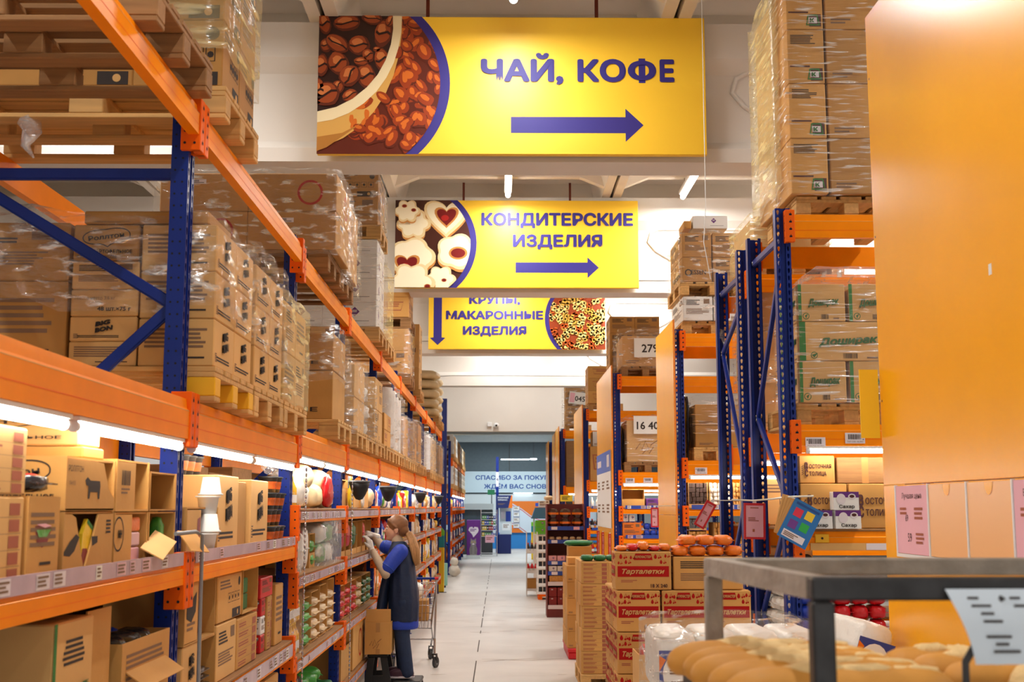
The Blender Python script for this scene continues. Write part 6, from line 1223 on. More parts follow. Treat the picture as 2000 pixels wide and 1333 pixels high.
mb = MB(); mb.box(-.1, .52, -.06, -.02, 1.78, 2.28, 'dblue'); d = D(mb, (-.1, -.06, 1.78), (1, 0, 0), (0, 0, 1)); d.text('РОЗНИЧНЫЙ', .04, .38, .055, 'white', .42, .02, al='l'); d.text('ТЕРМИНАЛ', .04, .29, .055, 'white', .38, .02, al='l'); d.poly([(.62, 0), (.62, .5), (.58, .5), (.46, 0)], 'packo'); d.bars(.05, .18, .3, .03, 2, 'inkl', 1); mb.build('sign_board', t)
mb = MB(); mb.box(.02, .5, .3, .34, .752, 1.78, 'farlight'); d = D(mb, (.02, .3, .752), (1, 0, 0), (0, 0, 1)); d.rect(.05, .6, .2, .9, 'card'); d.rect(.24, .5, .44, .9, 'pblue'); d.rect(.1, .15, .42, .42, 'white'); d.bars(.14, .38, .24, .05, 3, 'inkl', 2); mb.build('notice_panel', t)
t = thing('payment_screen', 'small dark screen with green sign bracket at the checkout post', 'screen', (-.3, 49, 0)); mb = MB(); mb.box(-.02, .02, 0, .04, 0, 2.3, 'dkgrey'); mb.build('stem', t); mb = MB(); mb.box(-.16, .12, -.01, .03, 2.302, 2.5, cm((16, 100, 60))); mb.build('green_sign', t)
t = thing('checkout_shelf', 'checkout candy shelf with pink price sheet beside blue cabinet', 'checkout shelf', (-.38, 46.5, 0)); 
for x in (-.3, .3): mb = MB(); mb.box(x - .015, x + .015, 0, .3, 0, 1.72, 'chrome'); mb.build('side_frame', t)
for zz in (.1, .72, .95, 1.15, 1.35, 1.6): mb = MB(); mb.box(-.284, .284, .01, .3, zz, zz + .015, 'whitem'); mb.build('shelf', t)
mb = MB(); mb.box(-.14, .2, -.02, 0, .5, .78, 'pink'); d = D(mb, (-.14, -.02, .5), (1, 0, 0), (0, 0, 1)); d.bars(.04, .2, .24, .06, 2, 'inkr'); mb.build('price_sheet', t)
for lv, zz in enumerate((.736, .966, 1.166, 1.366)):
    for i in range(6): cn = rs.choice(('red', 'yellow', 'white', 'black', 'green', 'blue')); tag(ob('box', small('box', cn, .08, .13), None, (-.60 + .085 * i, 46.6, zz), -PI / 2), '%s candy box on the checkout shelf, %s shelf, %s' % (cn, ORD[lv], ORD[i]), 'candy box', 'candy boxes at the checkout')
t = thing('drinks_cooler', 'grey glass topped cooler behind the purple bin', 'cooler', (-.9, 48.2, 0)); mb = MB(); mb.box(-.55, .65, 0, .6, 0, 1.72, 'dkgrey', .02); mb.build('body', t); mb = MB(); mb.box(-.5, .05, -.012, -.001, 1.15, 1.68, cm((60, 72, 78), .15)); mb.build('left_door', t); mb = MB(); mb.box(.07, .62, -.012, -.001, 1.15, 1.68, cm((60, 72, 78), .15)); mb.build('right_door', t); mb = MB(); mb.prism([(-.1, 1.73), (.6, 1.73), (.62, 1.95), (-.16, 1.95)], 'x', -.58, .68, 'farlight'); mb.build('canopy', t)
t = thing('cat_food_bin', 'purple cardboard bin with a grey tabby cat picture at aisle end', 'display bin', (-.92, 44.4, 0)); mb = MB(); mb.box(-.24, .24, 0, .5, .12, 1.36, 'purple', .01); d = D(mb, (-.24, 0, .12), (1, 0, 0), (0, 0, 1))
d.poly([(.06, .88), (.1, .98), (.2, 1.0), (.24, .94), (.28, 1.0), (.4, .98), (.43, .88), (.4, .8), (.24, .62), (.2, .72)], 'card'); d.text('ЦЕНА', .24, .86, .05, 'purple', .18, .02, l=2) if False else d.bars(.12, .92, .24, .05, 2, 'purple', 2)
g1, g2 = cm((140, 134, 132)), cm((70, 66, 66)); d.poly([(.12, .0), (.36, .0), (.38, .2), (.33, .36), (.15, .36), (.1, .2)], g1, 1); d.disc(.24, .44, .11, g1, 2, .1); d.poly([(.14, .48), (.15, .6), (.21, .53)], g1, 2); d.poly([(.34, .48), (.33, .6), (.27, .53)], g1, 2)
for s in (-1, 1): d.disc(.24 + s * .045, .46, .018, 'packy', 3); d.disc(.24 + s * .045, .46, .007, 'black', 4)
d.disc(.24, .415, .012, 'pink', 3); d.disc(.24, .39, .04, 'card', 2.5, .025)
for i in range(6): d.line([(.13, .05 + .05 * i), (.2, .07 + .05 * i), (.2, .06 + .05 * i)], .014, g2, 3); d.line([(.35, .05 + .05 * i), (.28, .07 + .05 * i), (.28, .06 + .05 * i)], .014, g2, 3)
mb.build('printed_box', t); mb = MB(); mb.box(-.25, .25, .0, .5, 0, .118, 'farlight'); mb.build('base', t)
carton('brown carton on the floor by the far blue wall, lower one', 1.35, 1.7, 53.5, 53.9, .001, .4, 'lines', 'kraft2', FR); carton('taller brown carton by the far blue wall', 1.72, 1.95, 53.5, 53.9, .001, .52, 'lines', 'kraft2', FR)
strip_lamp(50.5, 0.05, 1.25, 3.75, 'long white tube lamp hanging above the far banner', 'fluoc', 'x'); strip_lamp(54.9, .62, 1.5, 2.428, 'white tube lamp under the far banner', 'fluoc', 'x')
t = thing('dome_lamp', 'small round ceiling light beside the far tube lamp', 'ceiling lamp', (1.4, 50.4, 3.72)); mb = MB(); mb.lathe([(0, 0), (.13, .02), (.14, .05), (.13, .07), (0, .07)], 'fluoc', 16); mb.build('diffuser', t); mb = MB(); mb.tube([(0, 0, .07), (0, 0, 1.025)], .008, 'dkgrey', 6); mb.build('stem', t)
t = thing('security_camera', 'white security camera on the lintel above the aisle', 'camera', (-.1, 32.98, 3.95)); mb = MB(); mb.box(-.22, -.1, -.05, 0, -.0, .12, 'whitem', .01); mb.build('junction_box', t); mb = MB(); mb.ell((.02, -.07, .03), (.075, .09, .075), 'whitem', 14, 8); mb.build('camera_body', t); mb = MB(); mb.ell((.02, -.15, .025), (.03, .02, .03), 'black', 10, 6); mb.build('lens', t)
# ================================================================ WORKER, STEP STOOL, BOX, SHOPPING CART
mat('skin', (214, 160, 130), .5, var=.03, scale=20); mat('hair', (128, 82, 46), .45, var=.2, scale=14, stretch=(1, 1, 6)); mat('hairl', (176, 128, 78), .45, var=.2, scale=16, stretch=(6, 6, 1)); mat('jeans', (24, 42, 74), .75, var=.12, scale=30); mat('vest', (14, 34, 66), .6, var=.08, scale=12, bump=.5, bscale=9); mat('shirt', (22, 58, 172), .6, var=.06, scale=12, bump=.3, bscale=10); mat('knit', (186, 164, 138), .8, var=.05, scale=40); mat('shoe', (66, 30, 48), .6); mat('glove', (228, 222, 212), .75, var=.06, scale=60)
def cap(mb, a, b, r0, r1, m, n=14, fy=1.0):
    a = Vector(a); b = Vector(b); pts = []; rs_ = []
    for i in range(5): t = i / 4 * PI / 2; pts.append(a - (b - a).normalized() * r0 * math.cos(t)); rs_.append(max(r0 * math.sin(t), .0005))
    for i in range(1, 4): pts.append(a.lerp(b, i / 4)); rs_.append(r0 + (r1 - r0) * i / 4)
    for i in range(5): t = i / 4 * PI / 2; pts.append(b + (b - a).normalized() * r1 * math.sin(t)); rs_.append(max(r1 * math.cos(t), .0005))
    mb.tube(pts, rs_, m, n, True)
def chain(mb, pts, rs_, m):
    for i in range(len(pts) - 1): cap(mb, pts[i], pts[i + 1], rs_[i], rs_[i + 1], m)
def remesh(mb, name, m, vox, parent, loc, smooth=3, facefn=None, mats=None):
    me = mb.mesh(name); o = bpy.data.objects.new('tmp', me); COL.objects.link(o)
    md = o.modifiers.new('r', 'REMESH'); md.mode = 'VOXEL'; md.voxel_size = vox; md.use_smooth_shade = True
    if smooth: sm = o.modifiers.new('s', 'SMOOTH'); sm.factor = .5; sm.iterations = smooth
    dg = bpy.context.evaluated_depsgraph_get(); me2 = bpy.data.meshes.new_from_object(o.evaluated_get(dg)); me2.name = name
    bpy.data.objects.remove(o); me2.materials.clear()
    for q in (mats or [m]): me2.materials.append(M[q])
    for p in me2.polygons: p.use_smooth = True; p.material_index = facefn(p.center) if facefn else 0
    return ob(name, me2, parent, loc)
WX, WY = -.915, 11.95
W = thing('person', 'woman in navy vest and blue shirt standing on step stool, reaching into the left shelf', 'person', (WX, WY, .208)); W.scale = (.96, .96, .96)
# local coordinates: x forward is -x, left side of the body is -y (towards the camera), z up from the step
H0 = Vector((-.085, 0, 1.445)); hand_n, hand_f = Vector((-.305, -.17, 1.255)), Vector((-.325, .208, 1.375))
el_n, el_f = Vector((-.165, -.245, 1.03)), Vector((-.24, .22, 1.27)); sh_n, sh_f = Vector((-.03, -.165, 1.225)), Vector((-.05, .165, 1.235))
def arm_pts(sh, el, hd): return [sh, sh.lerp(el, .5), el, el.lerp(hd, .5), hd]
def hand(mb, c, d, up, m, k=1.0, curl=.6):
    """c wrist, d pointing direction, up = back of the hand"""
    d = d.normalized(); up = (up - d * up.dot(d)).normalized(); s = d.cross(up)
    cap(mb, c, c + d * .065, .026 * k, .031 * k, m); cap(mb, c + d * .035 + s * .02, c + d * .075 + s * .022, .018 * k, .016 * k, m); cap(mb, c + d * .035 - s * .02, c + d * .075 - s * .022, .018 * k, .016 * k, m)
    for i, (off, ln) in enumerate(((-.030, .062), (-.010, .074), (.010, .070), (.029, .054))):
        b = c + d * .085 + s * off; p1 = b + d * ln * .42 - up * .006; dd = (d * math.cos(curl) - up * math.sin(curl)); p2 = p1 + dd * ln * .34; d3 = (d * math.cos(curl * 1.9) - up * math.sin(curl * 1.9)); p3 = p2 + d3 * ln * .28
        chain(mb, [b, p1, p2, p3], [.0098 * k, .0090 * k, .0084 * k, .0074 * k], m)
    t0 = c + d * .02 - s * .026; t1 = t0 + (d * .6 - s * .75 - up * .2) * .034; t2 = t1 + (d * .9 - s * .25 - up * .35) * .032; chain(mb, [t0, t1, t2], [.014 * k, .0115 * k, .0092 * k], m)
mb = MB(); m = 'skin'
cap(mb, (.0, 0, .78), (-.0, 0, .92), .13, .12, m); cap(mb, (-.02, 0, .95), (-.035, 0, 1.17), .115, .125, m); cap(mb, (-.03, -.10, 1.19), (-.04, .10, 1.20), .085, .085, m)
cap(mb, (-.045, 0, 1.24), (-.075, 0, 1.36), .052, .048, m)
# head: skull, face, jaw, nose, brow, lips, chin, ears
mb.ell((H0.x + .012, 0, H0.z + .035), (.098, .076, .10), m, 24, 16); mb.ell((H0.x - .03, 0, H0.z - .02), (.066, .062, .092), m, 20, 14); mb.ell((H0.x - .045, 0, H0.z - .085), (.042, .042, .034), m, 16, 10)
cap(mb, (H0.x - .088, 0, H0.z + .012), (H0.x - .112, 0, H0.z - .022), .010, .0135, m); mb.ell((H0.x - .102, -.010, H0.z - .027), (.010, .009, .007), m, 8, 6); mb.ell((H0.x - .102, .010, H0.z - .027), (.010, .009, .007), m, 8, 6)
cap(mb, (H0.x - .078, -.036, H0.z + .025), (H0.x - .086, 0, H0.z + .022), .012, .011, m); cap(mb, (H0.x - .078, .036, H0.z + .025), (H0.x - .086, 0, H0.z + .022), .012, .011, m)
for s in (-1, 1):
    mb.ell((H0.x - .055, s * .040, H0.z - .022), (.026, .02, .026), m, 12, 8); mb.ell((H0.x + .016, s * .076, H0.z - .012), (.019, .010, .031), m, 12, 8); mb.ell((H0.x + .014, s * .078, H0.z - .036), (.010, .008, .011), m, 8, 6)
mb.ell((H0.x - .09, 0, H0.z - .053), (.011, .022, .006), m, 12, 6); mb.ell((H0.x - .087, 0, H0.z - .064), (.011, .02, .007), m, 12, 6); mb.ell((H0.x - .078, 0, H0.z - .095), (.017, .019, .016), m, 12, 8)
for sh, el, hd, s in ((sh_n, el_n, hand_n, -1), (sh_f, el_f, hand_f, 1)):
    chain(mb, arm_pts(sh, el, hd), [.052, .046, .037, .034, .024], m); hand(mb, hd, Vector((-.35, .1, 1)) if s < 0 else Vector((-.95, .0, .25)), Vector((.9, -.3, .3)) if s < 0 else Vector((.4, -.1, .9)), m)
for s, hx, kx, ax in ((-1, .01, .0, .05), (1, -.01, -.02, .0)):
    chain(mb, [(hx, s * .085, .76), (kx, s * .09, .42), (ax, s * .09, .08)], [.098, .058, .038], m); cap(mb, (ax + .02, s * .09, .035), (ax - .13, s * .09, .022), .032, .022, m)
body = remesh(mb, 'body', 'skin', .0065, W, (0, 0, 0), 4)
for s in (-1, 1):
    b = MB(); b.ell((H0.x - .080, s * .034, H0.z + .006), (.010, .013, .0085), 'white', 12, 8); b.ell((H0.x - .0885, s * .035, H0.z + .006), (.003, .0055, .0055), 'black', 10, 6); b.build('eye', W)
    b = MB(); b.tube([(H0.x - .084, s * .018, H0.z + .028), (H0.x - .089, s * .036, H0.z + .033), (H0.x - .076, s * .052, H0.z + .027)], [.0025, .003, .0018], 'hair', 6); b.build('eyebrow', W)
b = MB(); b.ell((H0.x - .096, 0, H0.z - .058), (.0075, .02, .008), cm((180, 92, 86)), 12, 6); b.build('lips', W)
# hair
mb = MB(); mb.ell((H0.x + .022, 0, H0.z + .046), (.108, .086, .100), 'hair', 24, 16, .05, 6); mb.ell((H0.x + .075, 0, H0.z - .005), (.058, .07, .075), 'hair', 16, 10); cap(mb, (H0.x + .10, 0, H0.z - .02), (H0.x + .135, 0, H0.z - .05), .035, .03, 'hair')
for s in (-1, 1): cap(mb, (H0.x - .06, s * .052, H0.z + .085), (H0.x + .01, s * .074, H0.z + .02), .02, .018, 'hair')
hr = remesh(mb, 'hair', 'hair', .006, W, (0, 0, 0), 3)
mb = MB(); 
for i in range(9):
    a = (i % 3 - 1) * .02; c = (i // 3 - 1) * .018; mb.tube([(H0.x + .13 + a, c, H0.z - .03), (H0.x + .17 + a, c * 1.4 - .02, H0.z - .1), (H0.x + .20 + a * 1.2, c * 1.7 - .05, H0.z - .20), (H0.x + .215 + a, c * 1.2 - .06, H0.z - .30 - .02 * (i % 3)), (H0.x + .21, c * .5 - .06, H0.z - .36)], [.016, .024, .024, .016, .004], 'hairl', 8)
mb.build('ponytail', W); b = MB(); b.tube([(H0.x + .125 + .022 * math.cos(q * PI / 6) * .3, .03 * math.cos(q * PI / 6), H0.z - .035 + .03 * math.sin(q * PI / 6)) for q in range(12)], .007, 'black', 6, closed=True); b.build('hair_tie', W)
# clothes
mb = MB()
for s, hx, kx, ax in ((-1, .01, .0, .05), (1, -.01, -.02, .0)): chain(mb, [(hx, s * .088, .74), (kx, s * .092, .42), (ax + .005, s * .092, .055)], [.112, .078, .066], 'jeans')
cap(mb, (.0, -.03, .78), (.0, .03, .78), .13, .13, 'jeans'); remesh(mb, 'jeans', 'jeans', .012, W, (0, 0, 0), 3)
for s, ax in ((-1, .05), (1, .0)):
    b = MB(); b.ell((ax - .05, s * .092, .048), (.125, .046, .048), 'shoe', 16, 10, pw=.8, flatb=.022); b.ell((ax - .05, s * .092, .018), (.132, .05, .022), 'card', 16, 8, pw=.7, flatb=.003); remesh(b, 'shoe', 'shoe', .007, W, (0, 0, 0), 2, lambda c: 1 if c.z < .026 else 0, ['shoe', 'card'])
mb = MB(); mb.lathe([(.0, .47), (.15, .47), (.158, .5), (.15, .62), (.14, .8), (0, .8)], 'shirt', 24); mb.v = [(a, b * 1.22, c) for a, b, c in mb.v]
remesh(mb, 'shirt_hem', 'shirt', .012, W, (0, 0, 0), 3)
for sh, el in ((sh_n, el_n), (sh_f, el_f)):
    mb = MB(); e = sh.lerp(el, .78); chain(mb, [sh + Vector((0.01, 0, .0)), sh.lerp(el, .4), e], [.08, .076, .070], 'shirt'); remesh(mb, 'short_sleeve', 'shirt', .009, W, (0, 0, 0), 3)
    mb = MB(); mb.tube([e.lerp(el, -.1), e.lerp(el, .08)], .0735, 'pblue', 16); mb.build('sleeve_trim', W)
for el, hd in ((el_n, hand_n), (el_f, hand_f)):
    mb = MB(); q = (el - hd).normalized(); chain(mb, [el + q * .02, el.lerp(hd, .5), el.lerp(hd, .9)], [.047, .043, .033], 'knit'); remesh(mb, 'knit_sleeve', 'knit', .008, W, (0, 0, 0), 3)
mb = MB(); cap(mb, (-.05, 0, 1.27), (-.068, 0, 1.345), .066, .058, 'knit'); remesh(mb, 'turtleneck', 'knit', .008, W, (0, 0, 0), 2)
def loft(mb, rings, m, n=32, wav=.0, seed=0):
    vs = []; fs = []; R3 = []
    for a, b in zip(rings, rings[1:]):
        for q in range(5): R3.append([a[i] + (b[i] - a[i]) * (q / 5 * q / 5 * (3 - 2 * q / 5)) for i in range(5)])
    R3.append(list(rings[-1]))
    for z, a, b_, xc, yc in R3:
        for j in range(n):
            t = 2 * PI * j / n; k = 1 + wav * noise.noise(Vector((math.cos(t) * 2.2, math.sin(t) * 2.2, z * 2.2 + seed))); vs.append((xc + a * math.cos(t) * k, yc + b_ * math.sin(t) * k, z))
    for i in range(len(R3) - 1):
        for j in range(n): fs.append((i * n + j, i * n + (j + 1) % n, (i + 1) * n + (j + 1) % n, (i + 1) * n + j))
    mb.add(vs, fs, m, True); mb.add(vs[:n], [tuple(range(n))[::-1]], m); mb.add(vs[-n:], [tuple(range(n))], m)
mb = MB(); loft(mb, [(.545, .150, .20, .005, 0), (.70, .156, .208, .005, 0), (.86, .150, .20, .0, 0), (1.0, .138, .185, -.008, 0), (1.12, .140, .178, -.02, 0), (1.21, .128, .168, -.028, 0), (1.265, .10, .135, -.035, 0), (1.30, .078, .085, -.042, 0), (1.325, .07, .072, -.05, 0)], 'vest', 32, .14, 2)
remesh(mb, 'vest', 'vest', .011, W, (0, 0, 0), 2)
mb = MB(); loft(mb, [(.60, .05, .11, -.215, -.03), (.75, .055, .11, -.20, -.03), (.9, .05, .105, -.175, -.02), (1.05, .045, .1, -.15, -.01), (1.18, .035, .08, -.125, 0), (1.25, .02, .06, -.10, 0)], 'vest', 24, .12, 7)
remesh(mb, 'vest_front_flap', 'vest', .011, W, (0, 0, 0), 2)
b = MB(); b.obox((-.135, -.125, 1.14), (.004, .055, .035), 'card', 0, -.1, .5); b.build('name_badge', W)
for hd, dr, upv in ((hand_n, Vector((-.35, .1, 1)), Vector((.9, -.3, .3))), (hand_f, Vector((-.95, .0, .25)), Vector((.4, -.1, .9)))):
    mb = MB(); hand(mb, hd, dr, upv, 'glove', 1.16); cap(mb, hd - dr.normalized() * .045, hd + dr.normalized() * .01, .032, .031, 'glove'); remesh(mb, 'glove', 'glove', .0042, W, (0, 0, 0), 2)
# step stool
t = thing('step_stool', 'black plastic two step stool under the worker', 'step stool', (-.985, 11.95, 0)); K = 'black'
mb = MB(); mb.box(-.24, -.05, -.22, .22, .415, .45, K, .012)
for i in range(4): mb.box(-.23 + .045 * i, -.215 + .045 * i, -.2, .2, .45, .454, 'dkgrey')
mb.build('top_step', t); mb = MB(); mb.box(-.003, .26, -.22, .22, .167, .20, K, .012); mb.build('lower_step', t)
for s in (-1, 1):
    for pts in ([(-.235, .414), (-.175, .414), (-.22, .0), (-.29, .0)], [(-.12, .414), (-.06, .414), (.02, .0), (-.05, .0)], [(.16, .166), (.25, .166), (.29, .0), (.2, .0)]):
        mb = MB(); mb.prism(pts, 'y', s * .215, s * .175, K); mb.build('leg', t)
    mb = MB(); mb.prism([(-.205, .25), (-.075, .25), (-.055, .18), (-.215, .18)], 'y', s * .21, s * .18, K); mb.build('side_rail', t)
openbox('open kraft box with brown tape standing on the step stool', -1.238, -1.0, 11.62, 12.0, .457, .745, '+Z', 'plain', 'kraft', flap=[((0, -.19, .345), (.236, .004, .13), (.12, 0, 0))], prface=())
mb = MB(); d = D(mb, (-1.238, 11.62, .457), (1, 0, 0), (0, 0, 1), .0015); d.rect(.1, .2, .138, .285, 'tape'); d.rect(.1, 0, .138, .05, 'tape'); prn('handwrite', d, .218, .27, '-Y'); w_ = mb.build('tape_and_writing'); w_.parent = [o for o in bpy.data.objects if o.get('label') == 'open kraft box with brown tape standing on the step stool'][0]; w_.matrix_parent_inverse = Matrix.Translation(w_.parent.location).inverted()
# shopping cart
t = thing('shopping_cart', 'chrome shopping cart with blue handle parked behind the worker', 'shopping cart', (-.965, 14.3, 0)); mb = MB(); R2 = .0035
def ringz(y0, y1, w0, w1, z0, z1): return [(-w0, y0, z0), (w0, y0, z0), (w1, y1, z1), (-w1, y1, z1)]
top = [(-.25, 0, .95), (.25, 0, .95), (.2, .82, .88), (-.2, .82, .88)]; bot = [(-.19, .08, .43), (.19, .08, .43), (.15, .72, .47), (-.15, .72, .47)]
for k in range(7):
    q = k / 6; lp = [tuple(Vector(bot[i]).lerp(Vector(top[i]), q)) for i in range(4)]; mb.tube(lp, .006 if k in (0, 6) else R2, 'chrome', 6, closed=True)
for i in range(4):
    a0, a1, b0, b1 = (Vector(v) for v in (top[i], top[(i + 1) % 4], bot[i], bot[(i + 1) % 4])); n = 11 if i % 2 == 0 else 17
    for k in range(n): q = k / (n - 1); mb.tube([a0.lerp(a1, q), b0.lerp(b1, q)], R2, 'chrome', 5)
for k in range(9): q = k / 8; mb.tube([Vector(bot[0]).lerp(Vector(bot[1]), q), Vector(bot[3]).lerp(Vector(bot[2]), q)], R2, 'chrome', 5)
o = mb.build('basket', t); mb = MB()
for s in (-1, 1):
    mb.tube([(s * .25, -.08, 1.0), (s * .25, 0, .94), (s * .24, .02, .6), (s * .235, .0, .36), (s * .23, .03, .30), (s * .17, .72, .26), (s * .15, .78, .17)], .011, 'chrome', 8); mb.tube([(s * .233, .02, .32), (s * .235, -.02, .14)], .013, 'chrome', 8); mb.tube([(s * .2, .3, .28), (s * .19, .12, .43)], .008, 'chrome', 8)
mb.tube([(-.2, .4, .275), (.2, .4, .275)], .008, 'chrome', 8); mb.build('frame', t); mb = MB(); mb.tube([(-.235, -.08, 1.0), (.235, -.08, 1.0)], .014, 'blue', 10); mb.build('handle', t)
for s in (-1, 1): mb = MB(); mb.tube([(s * .235, -.08, 1.0), (s * .275, -.08, 1.0)], .018, 'red', 10); mb.build('handle_end', t)
for x, y, ang in ((-.235, -.02, .3), (.235, -.02, -.4), (-.15, .78, .2), (.15, .78, .3)):
    w_ = ob('caster', None, t, (x, y, 0), ang); b = MB(); b.tube([(-.015, .03, .062), (.015, .03, .062)], .061, 'dkgrey', 18); b.build('wheel', w_); b = MB(); b.tube([(-.018, .03, .062), (.018, .03, .062)], .03, 'grey', 14); b.build('hub', w_); b = MB()
    for s in (-1, 1): b.prism([(-.02, .15), (.02, .15), (.045, .06), (.015, .05)], 'x', s * .026, s * .021, 'black')
    b.box(-.026, .026, -.022, .022, .15, .16, 'black'); b.build('fork', w_)
lump('sack', 'white plastic sack inside the shopping cart', 'bag', (-1.03, 14.62, .76), (.15, .2, .09), 'packw', 2, .2, .8); carton('red box inside the shopping cart', -1.12, -.95, 14.45, 14.6, .50, .72, 'plain', 'red', FR, cat='box'); carton('kraft box inside the shopping cart', -.94, -.82, 14.45, 14.8, .50, .74, 'plain', 'kraft2', FR); lump('sack', 'pale bag at the bottom of the shopping cart', 'bag', (-1.0, 14.78, .485), (.12, .12, .06), 'sackw', 5, .2, .8)
# ================================================================ FOREGROUND BAKERY TROLLEY AND BREAD
mat('steelw', (150, 142, 132), .5, .5, var=.25, scale=14, bump=.15, bscale=40); mat('steeld', (60, 60, 62), .45, .6, var=.3, scale=18)
t = thing('bakery_trolley', 'worn grey steel bakery trolley in the right foreground carrying bread', 'trolley', (.515, 2.0, 0))
xl, yb, xr, T_ = -.045, .74, .78, .036
def bar(name, x0, x1, y0, y1, z0, z1, m): b = MB(); b.box(x0, x1, y0, y1, z0, z1, m, .004); return b.build(name, t)
for x, y, m in ((0, 0, 'steeld'), (xl, yb, 'steelw'), (xr, 0, 'steeld'), (xr, yb, 'steelw')): bar('post', x - T_ / 2, x + T_ / 2, y - T_ / 2, y + T_ / 2, .10, 1.652, m)
bar('top_rail', -T_ / 2, xr + T_ / 2, -T_ / 2, T_ / 2, 1.653, 1.69, 'steeld'); bar('top_rail', xl - T_ / 2, xr + T_ / 2, yb - T_ / 2, yb + T_ / 2, 1.653, 1.69, 'steelw')
b = MB(); b.prism([(-T_ / 2, T_ / 2 + .001), (T_ / 2, T_ / 2 + .001), (xl + T_ / 2, yb - T_ / 2 - .001), (xl - T_ / 2, yb - T_ / 2 - .001)], 'z', 1.653, 1.69, 'steelw'); b.build('top_rail', t); bar('top_rail', xr - T_ / 2, xr + T_ / 2, T_ / 2 + .001, yb - T_ / 2 - .001, 1.653, 1.69, 'steelw')
for z in (1.40, 1.1, .8, .5, .2):
    b = MB(); b.box(.02, xr - .02, -.015, .015, z, z + .025, 'steeld'); b.box(.0, xr - .02, yb - .015, yb + .015, z, z + .025, 'steelw'); b.box(-.012, .012, .02, yb - .02, z, z + .025, 'steelw'); b.box(xr - .012, xr + .012, .02, yb - .02, z, z + .025, 'steelw')
    for i in range(6): b.tube([(.11 * i + .06, 0, z + .012), (.11 * i + .06, yb, z + .012)], .006, 'steelw', 6)
    b.build('shelf_grid', t)
b = MB(); b.prism([(.0, -.035), (.0, .012), (.004, .012), (.004, -.03), (.03, -.03), (.03, -.035)], 'x', .0, .05, 'steelw') if False else None
for x, y in ((0, 0), (xl, yb), (xr, 0), (xr, yb)): b = MB(); b.tube([(x - .015, y, .05), (x + .015, y, .05)], .05, 'black', 16); b.box(x - .02, x + .02, y - .02, y + .02, .085, .1, 'steeld'); b.build('wheel', t)
b = MB(); b.tube([(.28, -.03, 1.66), (.2155, -.033, 1.56), (.2155, -.03, 1.50)], .006, 'steeld', 6)
b.build('hook', t)
mb = MB(); mb.box(-.22, .30, -.36, .24, 0, .008, 'steeld'); 
for a in ((-.22, -.212, -.36, .24), (.292, .30, -.36, .24), (-.212, .292, -.36, -.352), (-.212, .292, .232, .24)): mb.box(a[0], a[1], a[2], a[3], .008, .022, 'steeld')
tag(mb.build('baking_tray', None, (.605, 2.40, 1.432)), 'dark baking tray overhanging the trolley left side under long loaves', 'baking tray')
mat('bread', (212, 148, 60), .6, var=.10, scale=5, bump=.15, bscale=14); mat('breadl', (240, 206, 146), .75, var=.12, scale=16, bump=.6, bscale=26)
def loaf_mesh(L_, seed):
    mb = MB(); r = random.Random(seed); n, k = 22, 16; vs = []; fs = []
    for i in range(n + 1):
        q = i / n; q = .5 - .5 * math.cos(PI * q); x = q * L_; u_ = min(q / .22, 1); w__ = min((1 - q) / .18, 1); pr = max(.02, math.sqrt(max(0, 1 - (1 - u_) ** 2.3)) * math.sqrt(max(0, 1 - (1 - w__) ** 2.3)))
        for j in range(k):
            a = 2 * PI * j / k; nz = 1 + .05 * noise.noise(Vector((x * 9, math.cos(a), math.sin(a) + seed * 5))); yy = math.cos(a) * .050 * pr * nz; zz = math.sin(a) * .043 * pr * nz; zz = max(zz, -.026); vs.append((x, yy, zz + .027))
    for i in range(n):
        for j in range(k): fs.append((i * k + j, (i + 1) * k + j, (i + 1) * k + (j + 1) % k, i * k + (j + 1) % k))
    mb.add(vs, fs, 'bread', True)
    for i in range(3): mb.ell((L_ * (.40 + .2 * i), .0, .062 - .004 * i), (.062, .026, .016), 'breadl', 14, 8, .35, 5, seed + i)
    return mb.mesh('loaf')
LF = [loaf_mesh(.40, i) for i in range(4)]
names = ['rearmost', 'second from back', 'third from back', 'fourth from back', 'nearest']
for i, y in enumerate((2.59, 2.485, 2.38, 2.275, 2.165)):
    o = ob('bread_loaf', LF[i % 4], None, (.345 + .008 * i + (0, .01, 0, .008, .01)[i], y, 1.458 + .001)); o.rotation_euler = (0, -.0, -.03 + .012 * i); tag(o, 'long golden loaf on the foreground tray, %s' % names[i], 'bread loaf', 'long loaves')
for i, y in enumerate((2.54, 2.44, 2.33, 2.22)):
    if i < 3: o = ob('bread_loaf', LF[(i + 1) % 4], None, (.765 + .025 * i, y - .02, 1.456)); o.rotation_euler = (0, 0, -.03); tag(o, 'long loaf end to end behind the front trolley post, %s' % ORD[i], 'bread loaf', 'long loaves behind the post'); o.scale = (.62, .95, .95)
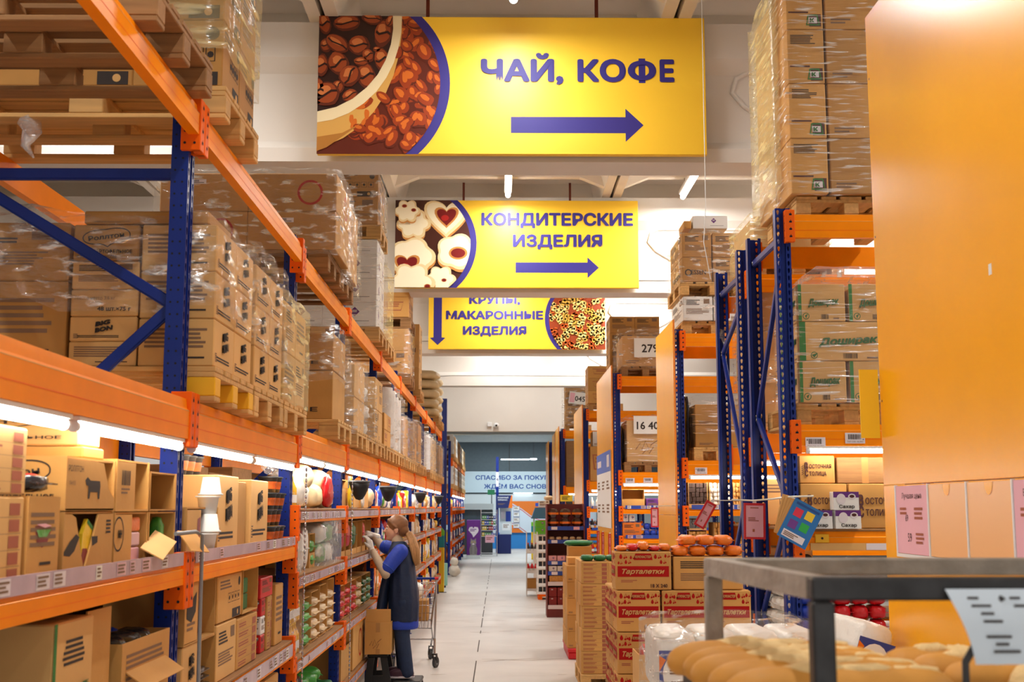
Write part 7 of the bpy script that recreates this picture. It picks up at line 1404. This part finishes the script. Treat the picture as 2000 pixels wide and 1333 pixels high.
mb = MB(); mb.box(0, .30, 0, .17, 0, .002, 'paper'); o = tag(mb.build('baking_paper', None, (.95, 2.56, 1.50)), 'white baking paper sheet lying beside the loaves', 'baking paper'); o.rotation_euler = (0, .0, -.2)
mb = MB(); mb.box(-.14, .14, -.1, .1, 0, .07, 'steeld', .006); tag(mb.build('baking_tin', None, (1.10, 2.60, 1.428)), 'dark tin under the white baking paper', 'baking tin')
mb = MB(); mb.ell((0, 0, .05), (.11, .07, .05), 'breadl', 16, 10, .06, 3, 4); tag(mb.build('bread_roll', None, (1.02, 2.25, 1.436)), 'pale round bread at the lower right corner of the trolley', 'bread')
# hanging paper list
mb = MB(); n = 10; vs = []; fs = []
for i in range(n + 1):
    q = i / n; z = 1.672 - .115 * q; yy = 1.974 - .0 - .028 * math.sin(q * 2.6); x0 = .706 + .038 * q
    vs += [(x0, yy, z), (.95, yy + .006, z), (x0, yy + .0008, z), (.95, yy + .0068, z)]
for i in range(n): a = 4 * i; fs += [(a, a + 4, a + 5, a + 1), (a + 2, a + 3, a + 7, a + 6)]
mat('bluepaper', (206, 220, 234), .5); mb.add(vs, fs, 'bluepaper', True)
rr = random.Random(4)
for i in range(1, n - 1):
    for k in range(3):
        xa = .73 + .038 * i / n + .068 * k + rr.uniform(0, .015); xb = xa + rr.uniform(.015, .045)
        if rr.random() < .7 and xb < .945: q = i / n; z = 1.672 - .115 * q; yy = 1.9725 - .028 * math.sin(q * 2.6); mb.add([(xa, yy, z - .004), (xb, yy, z - .004), (xb, yy, z), (xa, yy, z)], [(0, 1, 2, 3)], 'ink')
tag(mb.build('paper_list'), 'curled pale paper list taped to the front rail of the bakery trolley', 'paper')
_d = [(k, v) for k, v in LAB.items() if len(v) > 1]
print('DUPLICATE LABELS', len(_d), [(k, len(v)) for k, v in _d[:20]])
print('TOP', sum(1 for o in bpy.data.objects if o.parent is None), 'ALL', len(bpy.data.objects))
_w = [(len(k.replace(',', ' ').split()), k) for k in LAB if len(k.replace(',', ' ').split()) > 16]; print('LONG', len(_w), _w[:12])
